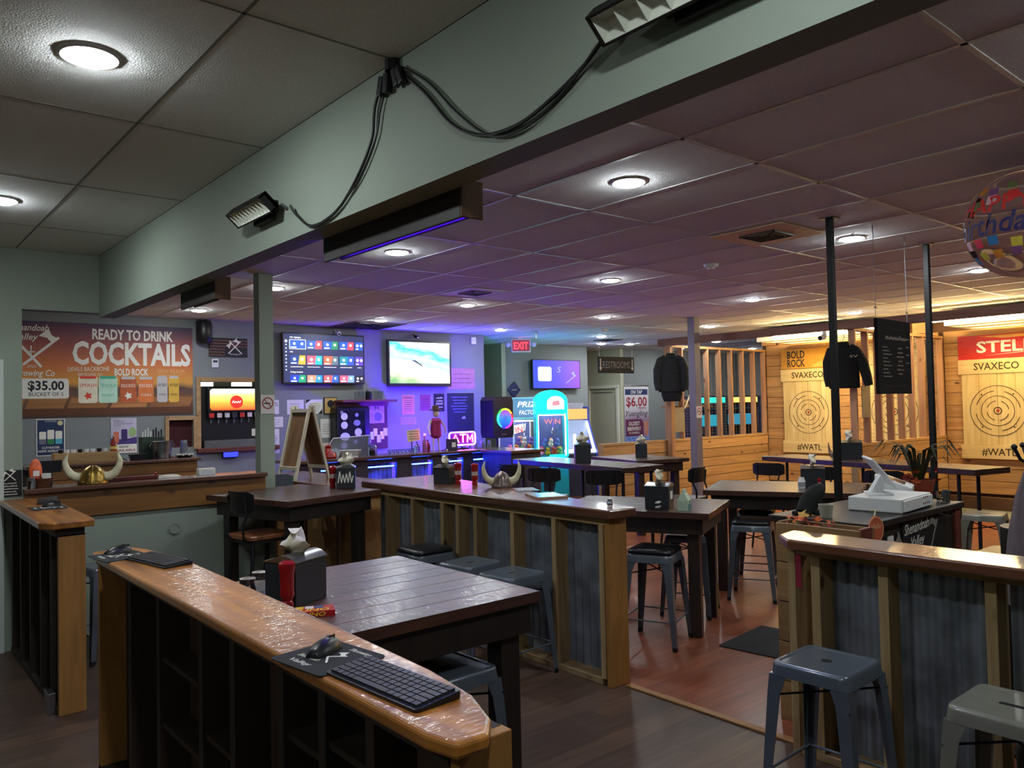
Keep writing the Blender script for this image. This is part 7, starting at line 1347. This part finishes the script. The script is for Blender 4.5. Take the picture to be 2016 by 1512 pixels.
o = MB().prism(rrect(-0.32, 0.32, -0.45, 0.45, 0.02), 0, 0.008).build('floor_mat', pm('charcoal_mat', (40, 38, 38), 0.95, bump=0.2), None); tag(o, 'dark charcoal floor mat on the red floor beside the right counter', 'mat', None, (5.0, 2.92, 0), rad(6))
# coat rack at the right edge
t = thing('coat_rack', 'dark iron coat rack with curled hook at the right edge', 'coat rack', (4.28, 1.24, 0)); MB().cyl((0, 0, 0.02), (0, 0, 1.62), 0.017, n=12).build('pole', BLACK, t); MB().lathe([(0.16, 0), (0.16, 0.015), (0.03, 0.03)], n=24).build('base', BLACK, t)
for a in (2.45, 0.9, -0.8, -2.3): ca, sa = math.cos(a), math.sin(a); MB().tube([(0, 0, 1.36), (0.05*ca, 0.05*sa, 1.37), (0.10*ca, 0.10*sa, 1.40), (0.125*ca, 0.125*sa, 1.45)], 0.008, 8).build('hook', BLACK, t, smooth=True); MB().ball((0.127*ca, 0.127*sa, 1.458), 0.014, 10, 6).build('hook_ball', BLACK, t, smooth=True)
t = thing('grey_coat', 'mauve grey coat hanging on the rack at the right edge', 'coat', (4.27, 1.26, 0)); CO = pm('mauve_cloth', (104, 92, 98), 0.95, var=0.18, scale=14)
def ell(z, a, b_, ph): return [(a*math.cos(v)*(1+0.10*math.sin(5*v+ph)), b_*math.sin(v)*(1+0.10*math.cos(4*v+ph)), z) for v in [i*2*PI/24 for i in range(24)]]
MB().loft([ell(0.72, 0.17, 0.15, 0), ell(0.85, 0.16, 0.14, 0.4), ell(1.05, 0.13, 0.12, 0.8), ell(1.22, 0.10, 0.09, 1.1), ell(1.33, 0.06, 0.055, 1.3), ell(1.38, 0.04, 0.04, 1.4)]).build('body', CO, t, smooth=True, sharp=80); MB().tube([(0.02, -0.12, 1.28), (0.03, -0.17, 1.05), (0.02, -0.18, 0.82)], [0.05, 0.05, 0.045], 10).build('sleeve', CO, t, smooth=True); MB().disc((0.0, 1.0), 0.012, -0.135, -0.125, 10).build('button', BLACKPL, t)
# balloon
t = thing('birthday_balloon', 'clear round balloon printed with Happy birthday at the upper right', 'balloon', (4.67, 1.39, 2.585), rad(-104)); RB = 0.275
MB().ball((0, 0, 0), RB, 40, 24).build('bubble', pm('balloon_film', (245, 245, 250), 0.03, trans=1.0, var=0.0, ior=1.02, spec=1.0), t, smooth=True)
def patch(name, m, lo0, lo1, la0, la1, r):
    v = []; 
    for i in range(5):
        for j in range(5):
            a = lo0+(lo1-lo0)*i/4; b_ = la0+(la1-la0)*j/4; v.append((r*math.sin(a)*math.cos(b_), -r*math.cos(a)*math.cos(b_), r*math.sin(b_)))
    MB().add(v, [(i*5+j, (i+1)*5+j, (i+1)*5+j+1, i*5+j+1) for i in range(4) for j in range(4)]).build(name, m, t, smooth=True)
BC = [pm('conf_%d' % k, c, 0.5) for k, c in enumerate(((226, 60, 60), (60, 130, 190), (226, 206, 80), (232, 150, 60), (140, 90, 140), (120, 130, 80), (232, 180, 190)))]
for k in range(34):
    rr = random.Random(k+3); lo_ = -1.5+3.0*(k % 9)/8+rr.uniform(-0.06, 0.06); la = (0.62, 0.40, -0.42, -0.66)[(k//9) % 4]+rr.uniform(-0.06, 0.06); patch('confetti_print', BC[k % 7], lo_-0.10, lo_+0.10, la-0.09, la+0.09, RB+0.0015)
for s, la, m, hh in (('HAPPY', 0.16, BC[0], 0.085), ('birthday', -0.24, pm('navy_script', (50, 48, 110), 0.5), 0.10)):
    me = text_mesh(s, hh, shear=0.0 if s == 'HAPPY' else 0.3, width=0.40 if s == 'HAPPY' else 0.48, bold=0.02, depth=0.0008)
    for v in me.vertices:
        x, y, z = v.co; a = x/RB; b_ = la+z/RB; r = RB+0.003-y; v.co = (r*math.sin(a)*math.cos(b_), -r*math.cos(a)*math.cos(b_), r*math.sin(b_))
    link('lettering', me, m, t)
MB().lathe([(0.012, -RB-0.03), (0.006, -RB-0.005), (0.012, -RB+0.004)], n=10).build('neck', WHITE, t); MB().tube([(0, 0, -RB-0.02), (0.02, 0.0, -0.7), (-0.01, 0.0, -1.1), (0.0, 0.0, 1.08-2.585)], 0.0018, 5).build('ribbon', WHITE, t)
o = thing('balloon_weight', 'small weight holding the balloon ribbon beyond the right edge', 'weight', (4.67, 1.39, 0)); MB().cyl((0, 0, 0), (0, 0, 1.02), 0.16, 0.16, 20).build('pedestal', DKW, o); MB().lathe([(0.03, 1.02), (0.03, 1.06), (0.005, 1.08)], n=14).build('weight', BC[1], o)
